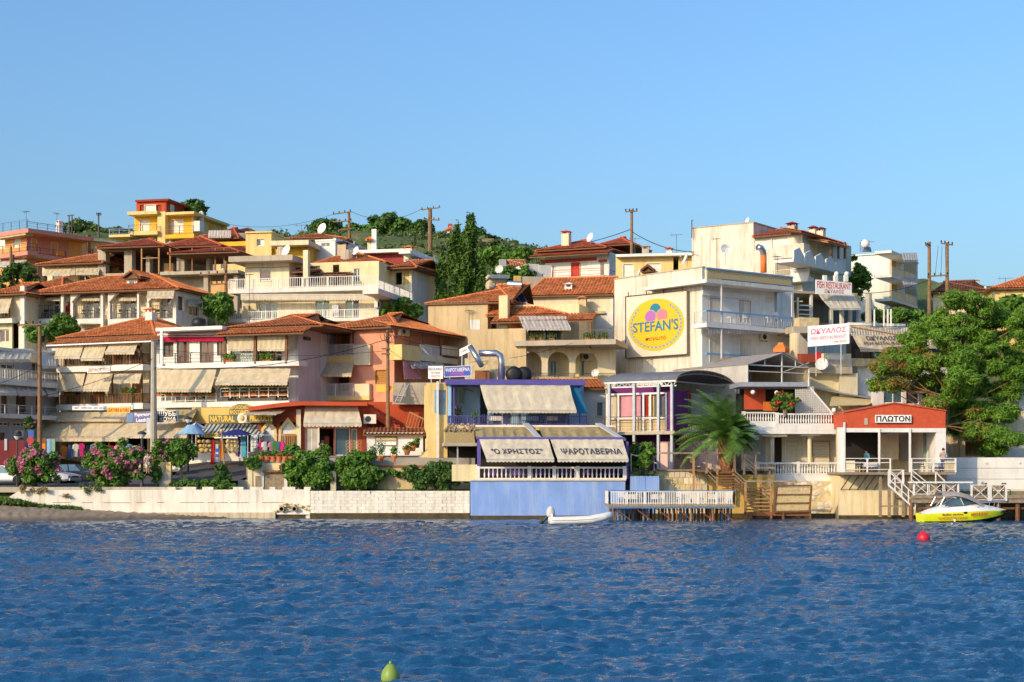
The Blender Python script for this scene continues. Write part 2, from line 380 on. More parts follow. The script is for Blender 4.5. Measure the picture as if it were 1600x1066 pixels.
 def balustrade(s, x0, x1, yt, yb, d, mat='white_paint', n=20, posts=(0, 1), parent=None, name='balustrade'):
  """turned balusters, each a mesh of its own under the balustrade"""
  a, b = s.L(x0, yt, d), s.L(x1, yb, d); zt, zb = a.z, s.L(x0, yb, d).z; m = MB(); h = zt - zb
  m.box(a.x, d - .11, zt - h * .14, b.x, d + .11, zt); m.box(a.x, d - .1, zb, b.x, d + .1, zb + h * .12)
  for p in posts:
   x = a.x + (b.x - a.x) * p; m.box(x - .13, d - .13, zb - .01, x + .13, d + .13, zt + .05)
  o = s.part(m, name, mat, parent)
  hh = h * .74; pr = [(.045, 0), (.06, .04), (.04, .1), (.075, .3), (.07, .42), (.04, .62), (.035, .78), (.055, .92), (.05, 1)]
  me = mesh_of(MB().lathe([(r, z * hh) for r, z in pr], n=7), 'baluster', None, True); me.materials.append(M(mat))
  for k in range(n):
   x = a.x + (b.x - a.x) * (k + .5) / n
   if any(abs((k + .5) / n - p) * (b.x - a.x) < .17 for p in posts): continue
   p = Vector((x, d, zb + h * .12)); q = link('baluster', me, None, o)
   q.location = (s.mx @ p) if s.mx is not None else p
  return o
 def awning(s, top, bot, mat='awning', val=.24, arms=2, sag=.06, scal=True, armm='grey_paint', parent=None, name='awning'):
  """top=(xa,xb,y,d)  bot=(xa,xb,y,d): fabric slope, scalloped valance, folding arms"""
  A, B = s.L(top[0], top[2], top[3]), s.L(top[1], top[2], top[3]); C, D = s.L(bot[0], bot[2], bot[3]), s.L(bot[1], bot[2], bot[3])
  m = MB(); nx, ny = 18, 6; W = (B - A).length; uv = []
  P = lambda i, j: (A.lerp(B, i / nx)).lerp(C.lerp(D, i / nx), j / ny) + Vector((0, .018 * math.sin(i * 1.9 + top[0] + .4 * j), -sag * math.sin(math.pi * j / ny) * (1 + .45 * math.sin(i * 2.1 + top[0])) + .014 * math.sin(i * 3.7 + j * 1.3 + top[1])))
  for i in range(nx):
   for j in range(ny):
    m.quad(P(i, j + 1), P(i + 1, j + 1), P(i + 1, j), P(i, j))
    uv += [(W * i / nx, 0), (W * (i + 1) / nx, 0), (W * (i + 1) / nx, 1), (W * i / nx, 1)]
  if val:
   n = max(3, int(W / .27)); st = 4
   for k in range(n):
    for q in range(st):
     f0, f1 = (k + q / st) / n, (k + (q + 1) / st) / n
     h0 = val * (.72 + .28 * math.sin(math.pi * q / st)) if scal else val; h1 = val * (.72 + .28 * math.sin(math.pi * (q + 1) / st)) if scal else val
     p, r_ = C.lerp(D, f0), C.lerp(D, f1); z = Vector((0, 0, 1))
     y = Vector((0, .03 * math.sin(k * 1.3), 0))
     m.quad(p - z * h0 + y, r_ - z * h1 + y, r_, p); uv += [(W * f0, 0), (W * f1, 0), (W * f1, .2), (W * f0, .2)]
  m.uv = uv
  o = s.part(m, name, mat, parent)
  bar = MB().tube([C, D], .03, 6)
  s.part(bar, 'front_bar', armm, o)
  for k in range(arms):
   f = (k + .5) / arms; p, q = A.lerp(B, f), C.lerp(D, f); p = p + Vector((0, -.02, -.35)); mid = p.lerp(q, .5) + Vector((.5 if k % 2 else -.5, 0, -.12))
   s.part(MB().tube([p, mid, q], .022, 5), 'arm', armm, o)
  return o
 # ---- roofs
 def roof(s, xl, xr, ye, d0, depth, rise, il=None, ir=None, kind='hip', mat='tile', fascia='wood', parent=None, cap=True, mid=.5, soffit=True):
  a, b = s.L(xl, ye, d0), s.L(xr, ye, d0); x0, x1, z = a.x, b.x, a.z; y0, y1 = d0, d0 + depth; ym = d0 + depth * mid
  V = Vector; polys = []; caps = []
  if kind == 'hip':
   il = min(depth * mid, (x1 - x0) / 2) if il is None else il; ir = min(depth * mid, (x1 - x0) / 2) if ir is None else ir
   r0, r1 = V((x0 + il, ym, z + rise)), V((x1 - ir, ym, z + rise)); e = [V((x0, y0, z)), V((x1, y0, z)), V((x1, y1, z)), V((x0, y1, z))]
   polys = [[e[0], e[1], r1, r0], [e[1], e[2], r1], [e[2], e[3], r0, r1], [e[3], e[0], r0]]
   caps = [(r0, r1), (e[0], r0), (e[1], r1), (e[2], r1), (e[3], r0)]
  elif kind == 'gable_x':     # ridge across the view
   r0, r1 = V((x0, ym, z + rise)), V((x1, ym, z + rise)); e = [V((x0, y0, z)), V((x1, y0, z)), V((x1, y1, z)), V((x0, y1, z))]
   polys = [[e[0], e[1], r1, r0], [e[2], e[3], r0, r1]]; caps = [(r0, r1)]
  elif kind == 'gable_y':     # ridge running back
   xm = x0 + (x1 - x0) * mid; r0, r1 = V((xm, y0, z + rise)), V((xm, y1, z + rise)); e = [V((x0, y0, z)), V((x1, y0, z)), V((x1, y1, z)), V((x0, y1, z))]
   polys = [[e[1], e[2], r1, r0], [e[3], e[0], r0, r1]]; caps = [(r0, r1)]
  elif kind == 'shed':
   e = [V((x0, y0, z)), V((x1, y0, z)), V((x1, y1, z + rise)), V((x0, y1, z + rise))]; polys = [e]; caps = []
  elif kind == 'skirt':       # lean-to on front and both ends, hipped corners
   k = depth; e = [V((x0, y0, z)), V((x1, y0, z)), V((x1, y1, z)), V((x0, y1, z))]
   t = [V((x0 + (il if il is not None else k), y0 + k, z + rise)), V((x1 - (ir if ir is not None else k), y0 + k, z + rise))]
   polys = [[e[0], e[1], t[1], t[0]]]
   if ir is None or ir > 0: polys.append([e[1], V((x1, y0 + k + 3, z)), V((t[1].x, y0 + k + 3, z + rise)), t[1]]); caps.append((e[1], t[1]))
   if il is None or il > 0: polys.append([V((x0, y0 + k + 3, z)), e[0], t[0], V((t[0].x, y0 + k + 3, z + rise))]); caps.append((e[0], t[0]))
  # deck below the tiles
  m = MB(); th = V((0, 0, .13)); dz = V((0, 0, .02))
  for p in polys: m.prism([q - th - dz for q in p], V((0, 0, .11)))
  if soffit and kind in ('hip', 'gable_x', 'gable_y'):
   m.box(x0 + .03, y0 + .03, z - .17, x1 - .03, y1 - .03, z - .135)
  if kind == 'gable_x':
   for X in (x0 + .3, x1 - .3): m.prism([V((X, y0 + .3, z - .16)), V((X, y1 - .3, z - .16)), V((X, ym, z + rise - .2))], V((.02, 0, 0)))
  if kind == 'gable_y':
   m.prism([V((x0 + .3, y0 + .3, z - .16)), V((x1 - .3, y0 + .3, z - .16)), V(((x0 + x1) / 2, y0 + .3, z + rise - .2))], V((0, .02, 0)))
  o = s.part(m, 'roof', fascia, parent)
  tm = MB(); tm.uv = []
  for p in polys: tile_face(tm, p)
  t = s.part(tm, 'tiles', mat, o); t['kind'] = 'stuff'
  if cap:
   for p, q in caps:
    n = max(2, int((q - p).length / .42)); cm = MB()
    for k in range(n):
     cm.tube([p.lerp(q, k / n), p.lerp(q, (k + 1.08) / n)], .13, 6, .105)
    c = s.part(cm, 'ridge_cap', mat, o)
  return o
 def chimney(s, x, yt, yb, w=.6, d=3., mat='cream', cap='tile', parent=None):
  p = s.L(x, yt, d); q = s.L(x, yb, d); m = MB(); h = w / 2
  m.box(p.x - h, d - h, q.z - .3, p.x + h, d + h, p.z - .35)
  o = s.part(m, 'chimney', mat, parent); c = MB()
  for i in (-1, 1):
   for j in (-1, 1): c.box(p.x + i * h * .8 - .06, d + j * h * .8 - .06, p.z - .349, p.x + i * h * .8 + .06, d + j * h * .8 + .06, p.z - .12)
  c.add([(p.x - h * 1.4, d - h * 1.4, p.z - .119), (p.x + h * 1.4, d - h * 1.4, p.z - .119), (p.x + h * 1.4, d + h * 1.4, p.z - .119), (p.x - h * 1.4, d + h * 1.4, p.z - .119), (p.x, d, p.z + .12)],
              [(0, 3, 2, 1), (0, 1, 4), (1, 2, 4), (2, 3, 4), (3, 0, 4)])
  s.part(c, 'cowl', cap, o); return o
 def ac(s, x, y, d, w=.85, h=.6, parent=None):
  p = s.L(x, y, d); m = MB().box(p.x - w / 2, d - .32, p.z - h / 2, p.x + w / 2, d - .01, p.z + h / 2)
  o = s.part(m, 'air_conditioner', 'ac_white', parent); g = MB()
  g.lathe([(.24, 0), (.24, .02), (.19, .021)], (p.x - w * .14, d - .345, p.z), 14, 'y')
  s.part(g, 'fan_grille', 'dark_metal', o)
  s.part(MB().bar((p.x - w * .3, d - .28, p.z - h / 2 - .1), (p.x - w * .3, d, p.z - h / 2 - .03), .05).bar((p.x + w * .3, d - .28, p.z - h / 2 - .1), (p.x + w * .3, d, p.z - h / 2 - .03), .05), 'bracket', 'iron', o); return o
 def dish(s, x, y, d, r=.45, foot=None, tilt=(-.5, -.8, .35)):
  p = s.L(x, y, d); m = MB(); n = Vector(tilt).normalized(); u = n.cross(Vector((0, 0, 1))).normalized(); v = n.cross(u); k = 14
  vs = [p - n * .12]; fs = []
  for j in (1, 2, 3):
   rr = r * j / 3; off = -.12 + .16 * (j / 3) ** 2
   vs += [p + n * off + (u * math.cos(2 * math.pi * i / k) + v * math.sin(2 * math.pi * i / k)) * rr for i in range(k)]
  for i in range(k):
   fs.append((0, 1 + i, 1 + (i + 1) % k))
   for j in (0, 1): fs.append((1 + j * k + i, 1 + (j + 1) * k + i, 1 + (j + 1) * k + (i + 1) % k, 1 + j * k + (i + 1) % k))
  m.add(vs, fs); o = s.part(m, 'satellite_dish', 'white_paint')
  f = MB().tube([p - n * .12, p - n * .1 + Vector((0, .1, -.3)), (p.x, d + .1, (s.L(x, foot, d).z if foot else p.z - .9))], .03, 5)
  f.tube([p - v * (-r * .9), p + n * .45], .015, 4).ball(p + n * .45, .06, 6, 4)
  s.part(f, 'mast', 'grey_paint', o); return o
 def antenna(s, x, yt, yb, d, wpx=14, n=7, ang=0.):
  p, q = s.L(x, yt, d), s.L(x, yb, d); m = MB().tube([q - Vector((0, 0, .3)), p], .025, 5)
  L = wpx / F * (s.oy) ; ca, sa = math.cos(ang), math.sin(ang); zz = p.z - .1
  m.bar((p.x - L * .5 * ca, d - L * .5 * sa, zz), (p.x + L * .5 * ca, d + L * .5 * sa, zz + .05), .03)
  for k in range(n):
   f = -.5 + k / (n - 1); h = .35 - .12 * k / n; c = Vector((p.x + L * f * ca, d + L * f * sa, zz + .03))
   m.bar(c + Vector((sa * h, -ca * h, .0)), c - Vector((sa * h, -ca * h, .0)), .015)
  m.bar((p.x - L * .4 * ca, d, zz - .2), (p.x - L * .4 * ca, d, zz + .25), .02)
  return s.part(m, 'antenna', 'iron')
 def sbox(s, name, quad, th, mat, parent=None):
  return s.part(MB().sheet(*quad, th), name, mat, parent)
 def text(s, body, quad, mat, parent=None, off=.02, bold=0., shear=0., name='lettering', ext=.006, space=1.0):
  """lettering bent onto four corners: lower-left, lower-right, upper-right, upper-left (frame-local)"""
  cu = bpy.data.curves.new('t', 'FONT'); cu.body = body; cu.offset = bold; cu.shear = shear; cu.align_x = 'CENTER'; cu.resolution_u = 3; cu.space_character = space
  ob = bpy.data.objects.new('t', cu); me0 = bpy.data.meshes.new_from_object(ob)
  n = len(me0.vertices); co = np.empty(n * 3, np.float32); me0.vertices.foreach_get('co', co); co = co.reshape(-1, 3)
  fs = [tuple(p.vertices) for p in me0.polygons]
  bpy.data.objects.remove(ob); bpy.data.curves.remove(cu); bpy.data.meshes.remove(me0)
  if n == 0: return None
  mn, mx_ = co.min(0), co.max(0); a, b, c, d = [np.array(q) for q in quad]
  nn = np.cross(b - a, d - a); nn /= np.linalg.norm(nn)
  u = ((co[:, 0] - mn[0]) / (mx_[0] - mn[0]))[:, None]; v = ((co[:, 1] - mn[1]) / (mx_[1] - mn[1]))[:, None]
  P = (a * (1 - u) + b * u) * (1 - v) + (d * (1 - u) + c * u) * v + nn * off
  m = MB(); m.add([tuple(p) for p in P], fs)
  return s.part(m, name, mat, parent)
 def q(s, x0, y0, x1, y1, d=0., y0b=None, y1b=None):
  """picture corners -> lower-left, lower-right, upper-right, upper-left (y0 top, y1 bottom; y0b,y1b right-hand rows)"""
  y0b = y0 if y0b is None else y0b; y1b = y1 if y1b is None else y1b
  return [s.L(x0, y1, d), s.L(x1, y1b, d), s.L(x1, y0b, d), s.L(x0, y0, d)]
def tile_face(m, poly, pitch=.30, course=.42, amp=.085):
 P = [Vector(p) for p in poly]; u = (P[1] - P[0]).normalized(); n = (P[1] - P[0]).cross(P[-1] - P[0]).normalized()
 if n.z < 0: n = -n
 v = n.cross(u)
 if v.z < 0: v = -v
 Q = [((p - P[0]).dot(u), (p - P[0]).dot(v)) for p in P]; k = len(Q)
 umin, umax = min(q[0] for q in Q), max(q[0] for q in Q); nc = max(2, round((umax - umin) / pitch)); pw = (umax - umin) / nc
 def span(x):
  x = min(max(x, umin + 1e-4), umax - 1e-4); ys = []
  for i in range(k):
   (a, b), (c, d) = Q[i], Q[(i + 1) % k]
   if abs(c - a) > 1e-9 and min(a, c) <= x <= max(a, c): ys.append(b + (d - b) * (x - a) / (c - a))
  return (min(ys), max(ys)) if ys else (0, 0)
 ns = 4; O = len(m.v); V = m.v; Fc = m.f; UV = m.uv
 prof = [amp * (.5 - .5 * math.cos(2 * math.pi * i / ns)) for i in range(ns + 1)]
 samp = [(umin + pw * (c + i / ns), prof[i], c) for c in range(nc) for i in range(ns)] + [(umax, 0., nc - 1)]
 sp = [span(x[0]) for x in samp]
 for i in range(len(samp) - 1):
  (xa, ha, ca), (xb, hb, cb) = samp[i], samp[i + 1]; if_ = ca
  lo, hi = min(sp[i][0], sp[i + 1][0]), max(sp[i][1], sp[i + 1][1])
  j0, j1 = int(math.floor(lo / course)), int(math.ceil(hi / course))
  for j in range(j0, j1):
   va, vb = j * course, (j + 1) * course
   q = []
   for (x, h, spn, vv, lift) in ((xa, ha, sp[i], va, .03), (xb, hb, sp[i + 1], va, .03), (xb, hb, sp[i + 1], vb, 0.), (xa, ha, sp[i], vb, 0.)):
    vc = min(max(vv, spn[0]), spn[1]); q.append(P[0] + u * x + v * vc + n * (h + lift))
   if (q[0] - q[3]).length < 1e-4 and (q[1] - q[2]).length < 1e-4: continue
   o = len(V); V += [tuple(t) for t in q]; Fc.append((o, o + 1, o + 2, o + 3)); UV += [(if_ + .5, j + .5)] * 4
class T:
 def __init__(s, name, label, cat, px, Y, ang=0., zb=0., group=None, kind=None, x=None):
  s.zb = zb; s.fr = None; ox = xpx(px, Y) if x is None else x
  s.root = bpy.data.objects.new(name, None); COL.objects.link(s.root); s.root.empty_display_size = .5
  s.root.location = (ox, Y, zb); s.root.rotation_euler = (0, 0, rad(ang))
  tag(s.root, label, cat, group, kind or 'thing')
  s.root_inv = (Matrix.Translation((ox, Y, zb)) @ Matrix.Rotation(rad(ang), 4, 'Z')).inverted()
  s.fr = Frame(s, ox, Y, ang)
  s.fr.mx = None
 def frame(s, px, Y, ang): return Frame(s, xpx(px, Y), Y, ang)
def one(name, mb, mat, label, cat, loc=(0, 0, 0), group=None, kind=None, smooth=False, rz=0):
 """a thing that is one mesh"""
 o = link(name, mesh_of(mb, name, None, smooth), mat); o.location = loc; o.rotation_euler = (0, 0, rz)
 return tag(o, label, cat, group, kind)
# ------------------------------------------------------------------ foliage
def leaf_cloud(name, clumps, size, mat, parent=None, flat_=.0, elong=1.9, seed=1, fold=True):
 """clumps=(cx,cy,cz,rx,ry,rz,n): leaf-sized faces near the surface of each clump"""
 g = np.random.default_rng(seed); C = []
 for (cx, cy, cz, rx, ry, rz, n) in clumps:
  d = g.normal(size=(n, 3)); d /= np.linalg.norm(d, axis=1)[:, None]
  r = g.uniform(.12, 1.0, n) ** .5 * g.uniform(.7, 1.3, n)
  C.append(np.concatenate([np.array([cx, cy, cz]) + d * r[:, None] * np.array([rx, ry, rz]), d], 1))
 C = np.concatenate(C); n = len(C); c, out = C[:, :3], C[:, 3:]
 nrm = out * 1.0 + g.normal(size=(n, 3)) * .6 + np.array([0, 0, .35]); nrm[:, 2] += flat_; nrm /= np.linalg.norm(nrm, axis=1)[:, None]
 t = np.cross(nrm, g.normal(size=(n, 3))); t /= np.linalg.norm(t, axis=1)[:, None]; b = np.cross(nrm, t)
 s = size * g.uniform(.55, 1.35, n)[:, None]
 p0, p1, p2, p3 = c - t * s * elong * .5, c + b * s * .5 + nrm * s * .12, c + t * s * elong * .5, c - b * s * .5 + nrm * s * .12
 V = np.stack([p0, p1, p2, p3], 1).reshape(-1, 3)
 me = bpy.data.meshes.new(name); me.vertices.add(n * 4); me.vertices.foreach_set('co', V.astype(np.float32).ravel())
 me.loops.add(n * 4); me.loops.foreach_set('vertex_index', np.arange(n * 4, dtype=np.int32))
 me.polygons.add(n); me.polygons.foreach_set('loop_start', np.arange(0, n * 4, 4, dtype=np.int32)); me.polygons.foreach_set('loop_total', np.full(n, 4, np.int32))
 me.update(calc_edges=True)
 return link(name, me, mat, parent)
def clumps_in(cx, cy, cz, rx, ry, rz, k, cr, n, seed, flatten=.75, shell=.45):
 g = random.Random(seed); out = []; k = int(k * 1.9); cr *= .8; n = int(n * .85)
 while len(out) < k:
  d = Vector((g.gauss(0, 1), g.gauss(0, 1), g.gauss(0, 1))).normalized() * (shell + (1.12 - shell) * g.random())
  r = cr * g.uniform(.65, 1.3)
  out.append((cx + d.x * rx, cy + d.y * ry, cz + d.z * rz, r, r, r * flatten, int(n * r * r / cr / cr)))
 return out
leaf_mat('leaf', (.06, .16, .02), (.18, .33, .045)); leaf_mat('leaf_dark', (.04, .11, .022), (.12, .22, .04)); leaf_mat('leaf_olive', (.08, .13, .035), (.17, .22, .06)); leaf_mat('needle', (.08, .22, .022), (.24, .40, .045)); leaf_mat('needle_brown', (.22, .13, .035), (.38, .22, .06))
leaf_mat('cypress', (.045, .12, .02), (.14, .24, .035)); leaf_mat('frond', (.06, .17, .03), (.2, .34, .06)); leaf_mat('flower_pink', (.70, .14, .34), (.86, .42, .56), .4); leaf_mat('flower_red', (.55, .02, .02), (.75, .10, .04), .3); leaf_mat('flower_blue', (.35, .36, .65), (.6, .6, .78), .3); leaf_mat('flower_yellow', (.7, .5, .05), (.8, .6, .1), .3); leaf_mat('grass', (.07, .15, .02), (.16, .25, .04)); leaf_mat('dry', (.25, .17, .06), (.40, .29, .12))
def bush(name, label, cat, px, py_base, Y, w, h, dep=None, k=26, cr=.45, n=110, size=.13, mat='leaf', seed=1, flowers=None, fn=500, group=None, trunk=True, tw=.06, fsize=.13, low=.12, fl_lo=.0):
 """shrub standing at a picture point: foliage, stems and blossom as parts"""
 zb = zpx(py_base, Y); t = T(name, label, cat, px, Y, 0, zb, group); dep = dep or w
 cl = clumps_in(0, 0, h * (.5 + low / 2), w / 2 - cr * .4, dep / 2 - cr * .4, h * (.5 - low / 2) - cr * .4, k, cr, n, seed)
 leaf_cloud('foliage', cl, size, mat, t.root, seed=seed)
 if trunk:
  g = random.Random(seed); m = MB()
  for i in range(6):
   a = g.uniform(0, 6.28); m.tube([(math.cos(a) * .06, math.sin(a) * .06, -.15), (math.cos(a) * w * .1, math.sin(a) * dep * .1, h * .3), (math.cos(a) * w * .25, math.sin(a) * dep * .25, h * .62)], tw, 5, tw * .4)
  t.fr.part(m, 'stem', 'wood_grey')
 if flowers:
  for i, (fm) in enumerate(flowers if isinstance(flowers, (list, tuple)) else [flowers]):
   g = random.Random(seed + 50 + i); fc = []
   for _ in range(fn // 22):
    c = g.choice(cl)
    if c[2] < h * fl_lo: continue
    d = Vector((g.gauss(0, 1), g.gauss(-.6, 1), g.gauss(.3, 1))).normalized(); fc.append((c[0] + d.x * c[3], c[1] + d.y * c[4], c[2] + d.z * c[5], .22, .2, .17, 22))
   leaf_cloud('blossom', fc, fsize, fm, t.root, elong=1.1, seed=seed + 9 + i)
 return t
# ================================================================== terrain
PY = [100, 121.4, 121.9, 128, 134, 140, 150, 165, 180, 200, 230, 255, 300, 420, 900]
PZ = [-2, -2, 2.05, 2.7, 3.05, 4.0, 7.0, 13, 19.5, 26, 32, 36, 34, 25, 5]
CX = [-400, -80, -24, -10, -1, 5, 20, 50, 80, 400]
CZ = [38.5, 38.8, 39.2, 39.0, 37.2, 35.0, 31.5, 27.5, 25, 22]
def ground_z(x, y):
 z = np.interp(y, PY, PZ); c = np.interp(x, CX, CZ)
 k = np.clip((y - 185) / 65., 0, 1); k2 = np.clip((y - 255) / 150., 0, 1)
 zz = z * (1 - k) + np.minimum(z + 6, c) * k
 zz = np.where(y > 255, c * (1 - k2) + np.minimum(z, c) * k2, zz)
 return zz
def build_terrain():
 xs = np.concatenate([np.linspace(-600, -130, 12), np.linspace(-125, 125, 126), np.linspace(130, 600, 12)])
 ys = np.concatenate([np.concatenate([[121.2, 121.4, 121.9], np.linspace(122.5, 180, 58)]), np.linspace(182, 300, 50), np.linspace(310, 900, 20)])
 X, Y = np.meshgrid(xs, ys); Z = ground_z(X, Y)
 n = .25 * np.sin(X * .31 + Y * .17) + .18 * np.sin(X * .83 - Y * .5) + .1 * np.sin(X * 1.9 + Y * 1.3)
 Z = Z + np.where(Y > 150, n * np.clip((Y - 150) / 60, 0, 1) * 1.6, 0)
 Z = np.where((Y < 150), Z - .12, Z)
 nx, ny = len(xs), len(ys); V = np.stack([X, Y, Z], -1).reshape(-1, 3)
 Fc = [(j * nx + i, j * nx + i + 1, (j + 1) * nx + i + 1, (j + 1) * nx + i) for j in range(ny - 1) for i in range(nx - 1)]
 me = bpy.data.meshes.new('hillside'); me.from_pydata(V.tolist(), [], Fc); me.shade_smooth()
 m, n_, b = _nodes('hill'); p = _pos(n_)
 a = _noise(n_, .12, p, 5, .65); c = _noise(n_, 1.1, p, 5, .7)
 col = _mix(n_, _ramp(n_, a.outputs[0], [(.52, 0.), (.66, 1.)]), (.09, .13, .03), (.34, .24, .10))
 col = _mix(n_, _ramp(n_, c.outputs[0], [(.45, 0.), (.7, .8)]), col, (.06, .09, .02))
 n_.links.new(col, b.inputs['Base Color']); b.inputs['Roughness'].default_value = 1; _bump(n_, b, c.outputs[0], .8, .4)
 MATS['hill'] = m
 o = link('hillside', me, 'hill'); tag(o, kind='structure')
build_terrain()
# ------------------------------------------------------------------ sea
def build_sea():
 ny, nx = 640, 520
 ys = 13.0 * (150 / 13.0) ** np.linspace(0, 1, ny); us = np.linspace(-1, 1, nx)
 Y = np.repeat(ys[:, None], nx, 1); X = us[None, :] * (Y * .40 + 6)
 g = np.random.default_rng(3); Z = np.zeros_like(X); DX = np.zeros_like(X); DY = np.zeros_like(X)
 for k in range(104):
  lam = .24 * (5.5 / .24) ** (k / 103.); th = rad(-98) + g.normal() * (.42 + .25 * (lam < .6))
  kk = 2 * math.pi / lam; amp = .0150 * lam ** .92 * g.uniform(.4, 1.4)
  if lam > .8: amp *= (.8 / lam) ** 1.15
  ph = kk * (X * math.cos(th) + Y * math.sin(th)) + g.uniform(0, 6.28)
  # wave groups, so that crests come and go
  gr = .6 + .4 * np.sin(.33 * kk * (X * math.cos(th + .5) + Y * math.sin(th + .5)) * .31 + g.uniform(0, 6.28))
  fade = np.clip(lam / (Y * .0022) - .6, 0, 1)
  Z += amp * gr * fade * np.sin(ph); q = amp * gr * fade * .8 * np.cos(ph); DX += math.cos(th) * q; DY += math.sin(th) * q
 calm = np.clip((121 - Y) / 12, .35, 1) * (1.12 + .28 * np.sin(X * .21 + Y * .11 + 1.5 * np.sin(Y * .09)) * np.sin(Y * .17 - X * .06) + .12 * np.sin(X * .55 - Y * .31)); Z *= calm
 V = np.stack([X + DX * .9, Y + DY * .9, Z], -1).reshape(-1, 3).astype(np.float32)
 me = bpy.data.meshes.new('sea'); me.vertices.add(len(V)); me.vertices.foreach_set('co', V.ravel())
 i, j = np.meshgrid(np.arange(nx - 1), np.arange(ny - 1)); a = (j * nx + i).ravel()
 Q = np.stack([a, a + 1, a + nx + 1, a + nx], 1).astype(np.int32); n = len(Q)
 me.loops.add(n * 4); me.loops.foreach_set('vertex_index', Q.ravel()); me.polygons.add(n)
 me.polygons.foreach_set('loop_start', np.arange(0, n * 4, 4, dtype=np.int32)); me.polygons.foreach_set('loop_total', np.full(n, 4, np.int32))
 me.polygons.foreach_set('use_smooth', np.ones(n, bool)); me.update(calc_edges=True)
 m, nt_, b = _nodes('water'); p = _pos(nt_)
 t1 = _noise(nt_, 1.0, _map(nt_, p, (2.2, 4.0, 1)), 4, .6); t2 = _noise(nt_, 1.0, _map(nt_, p, (6, 11, 1)), 3, .6)
 big = _noise(nt_, .09, p, 2)
 ad = nt_.nodes.new('ShaderNodeMath'); ad.operation = 'MULTIPLY_ADD'; ad.inputs[1].default_value = .5
 nt_.links.new(t2.outputs[0], ad.inputs[0]); nt_.links.new(t1.outputs[0], ad.inputs[2])
 _bump(nt_, b, ad.outputs[0], .7, .12)
 c = _mix(nt_, _ramp(nt_, big.outputs[0], [(.35, 0.), (.65, 1.)]), (.008, .066, .155), (.010, .078, .18))
 nt_.links.new(c, b.inputs['Base Color']); b.inputs['Roughness'].default_value = .07; b.inputs['IOR'].default_value = 1.33
 MATS['water'] = m
 tag(link('sea', me, 'water'), kind='structure')
build_sea()
# ------------------------------------------------------------------ beach on the left
def build_beach():
 sh = [(-60, 111.5), (0, 112.5), (80, 113.5), (160, 114.8), (230, 116.2), (290, 117.8), (345, 119.6)]   # shoreline: picture column, distance
 m = MB(); cols = 90; rows = 16; g = np.random.default_rng(9); V = []
 for i in range(cols + 1):
  px = -60 + 410 * i / cols; ysh = np.interp(px, [a for a, _ in sh], [b for _, b in sh])
  for j in range(rows + 1):
   f = j / rows; Y = (ysh - 1.2) * (1 - f) + 121.2 * f
   top = np.interp(px, [-60, 0, 60, 120, 200, 300, 350], [1.25, 1.15, .95, .7, .45, .2, .05])
   prof = np.interp(f, [0, .12, .3, .6, 1], [-.35, 0.02, .42, .8, 1.0])
   z = top * prof if prof > 0 else prof
   z += .035 * g.normal() * (f > .15) + .03 * g.normal() * (f > .3)
   V.append((xpx(px, Y), Y, z))
 Fc = [(i * (rows + 1) + j, (i + 1) * (rows + 1) + j, (i + 1) * (rows + 1) + j + 1, i * (rows + 1) + j + 1) for i in range(cols) for j in range(rows)]
 m.add(V, Fc); ms, n, b = _nodes('sand'); p = _pos(n)
 a = _noise(n, 3.5, p, 6, .75); s = _noise(n, 22, p, 3, .7)
 zz = n.nodes.new('ShaderNodeSeparateXYZ'); n.links.new(p, zz.inputs[0])
 col = _mix(n, _ramp(n, a.outputs[0], [(.3, 0.), (.75, 1.)]), (.42, .32, .21), (.22, .165, .11))
 col = _mix(n, _ramp(n, s.outputs[0], [(.55, 0.), (.7, .6)]), col, (.10, .08, .06))
 col = _mix(n, _ramp(n, zz.outputs[2], [(.10, .75), (.36, 0.)]), col, (.085, .066, .05))
 n.links.new(col, b.inputs['Base Color']); b.inputs['Roughness'].default_value = .95; _bump(n, b, s.outputs[0], .7, .06); MATS['sand'] = ms
 o = link('beach', mesh_of(m, 'beach', None, True), 'sand'); tag(o, kind='structure')
build_beach()
# ------------------------------------------------------------------ road behind the wall, ramp up to the shops
def patch(name, pts, mat, nx=24, ny=10, noise=.0):
 """pts: four (px, Y, z) corners: near-left, near-right, far-right, far-left"""
 A, B, C, D = [Vector((xpx(p[0], p[1]), p[1], p[2])) for p in pts]; m = MB(); V = []
 for j in range(ny + 1):
  for i in range(nx + 1): V.append(A.lerp(B, i / nx).lerp(D.lerp(C, i / nx), j / ny))
 m.add(V, [(j * (nx + 1) + i, j * (nx + 1) + i + 1, (j + 1) * (nx + 1) + i + 1, (j + 1) * (nx + 1) + i) for j in range(ny) for i in range(nx)])
 return tag(link(name, mesh_of(m, name), mat), kind='structure')
patch('road', [(-120, 121.4, 2.16), (300, 121.4, 2.16), (330, 139, 3.4), (-160, 139, 3.4)], 'asphalt')
patch('pavement', [(-120, 136.0, 3.45), (345, 134.0, 3.45), (345, 146, 4.3), (-160, 146, 4.3)], 'pave')
patch('ramp', [(262, 125.5, 2.75), (372, 125.5, 2.75), (470, 137.5, 5.15), (290, 135.0, 4.05)], 'asphalt')
# kerb along the sea side of the road
m = MB(); m.box(xpx(-120, 121), 121.35, 1.9, xpx(300, 121), 121.65, 2.30); tag(link('kerb', mesh_of(m, 'kerb'), 'concrete'), kind='structure')
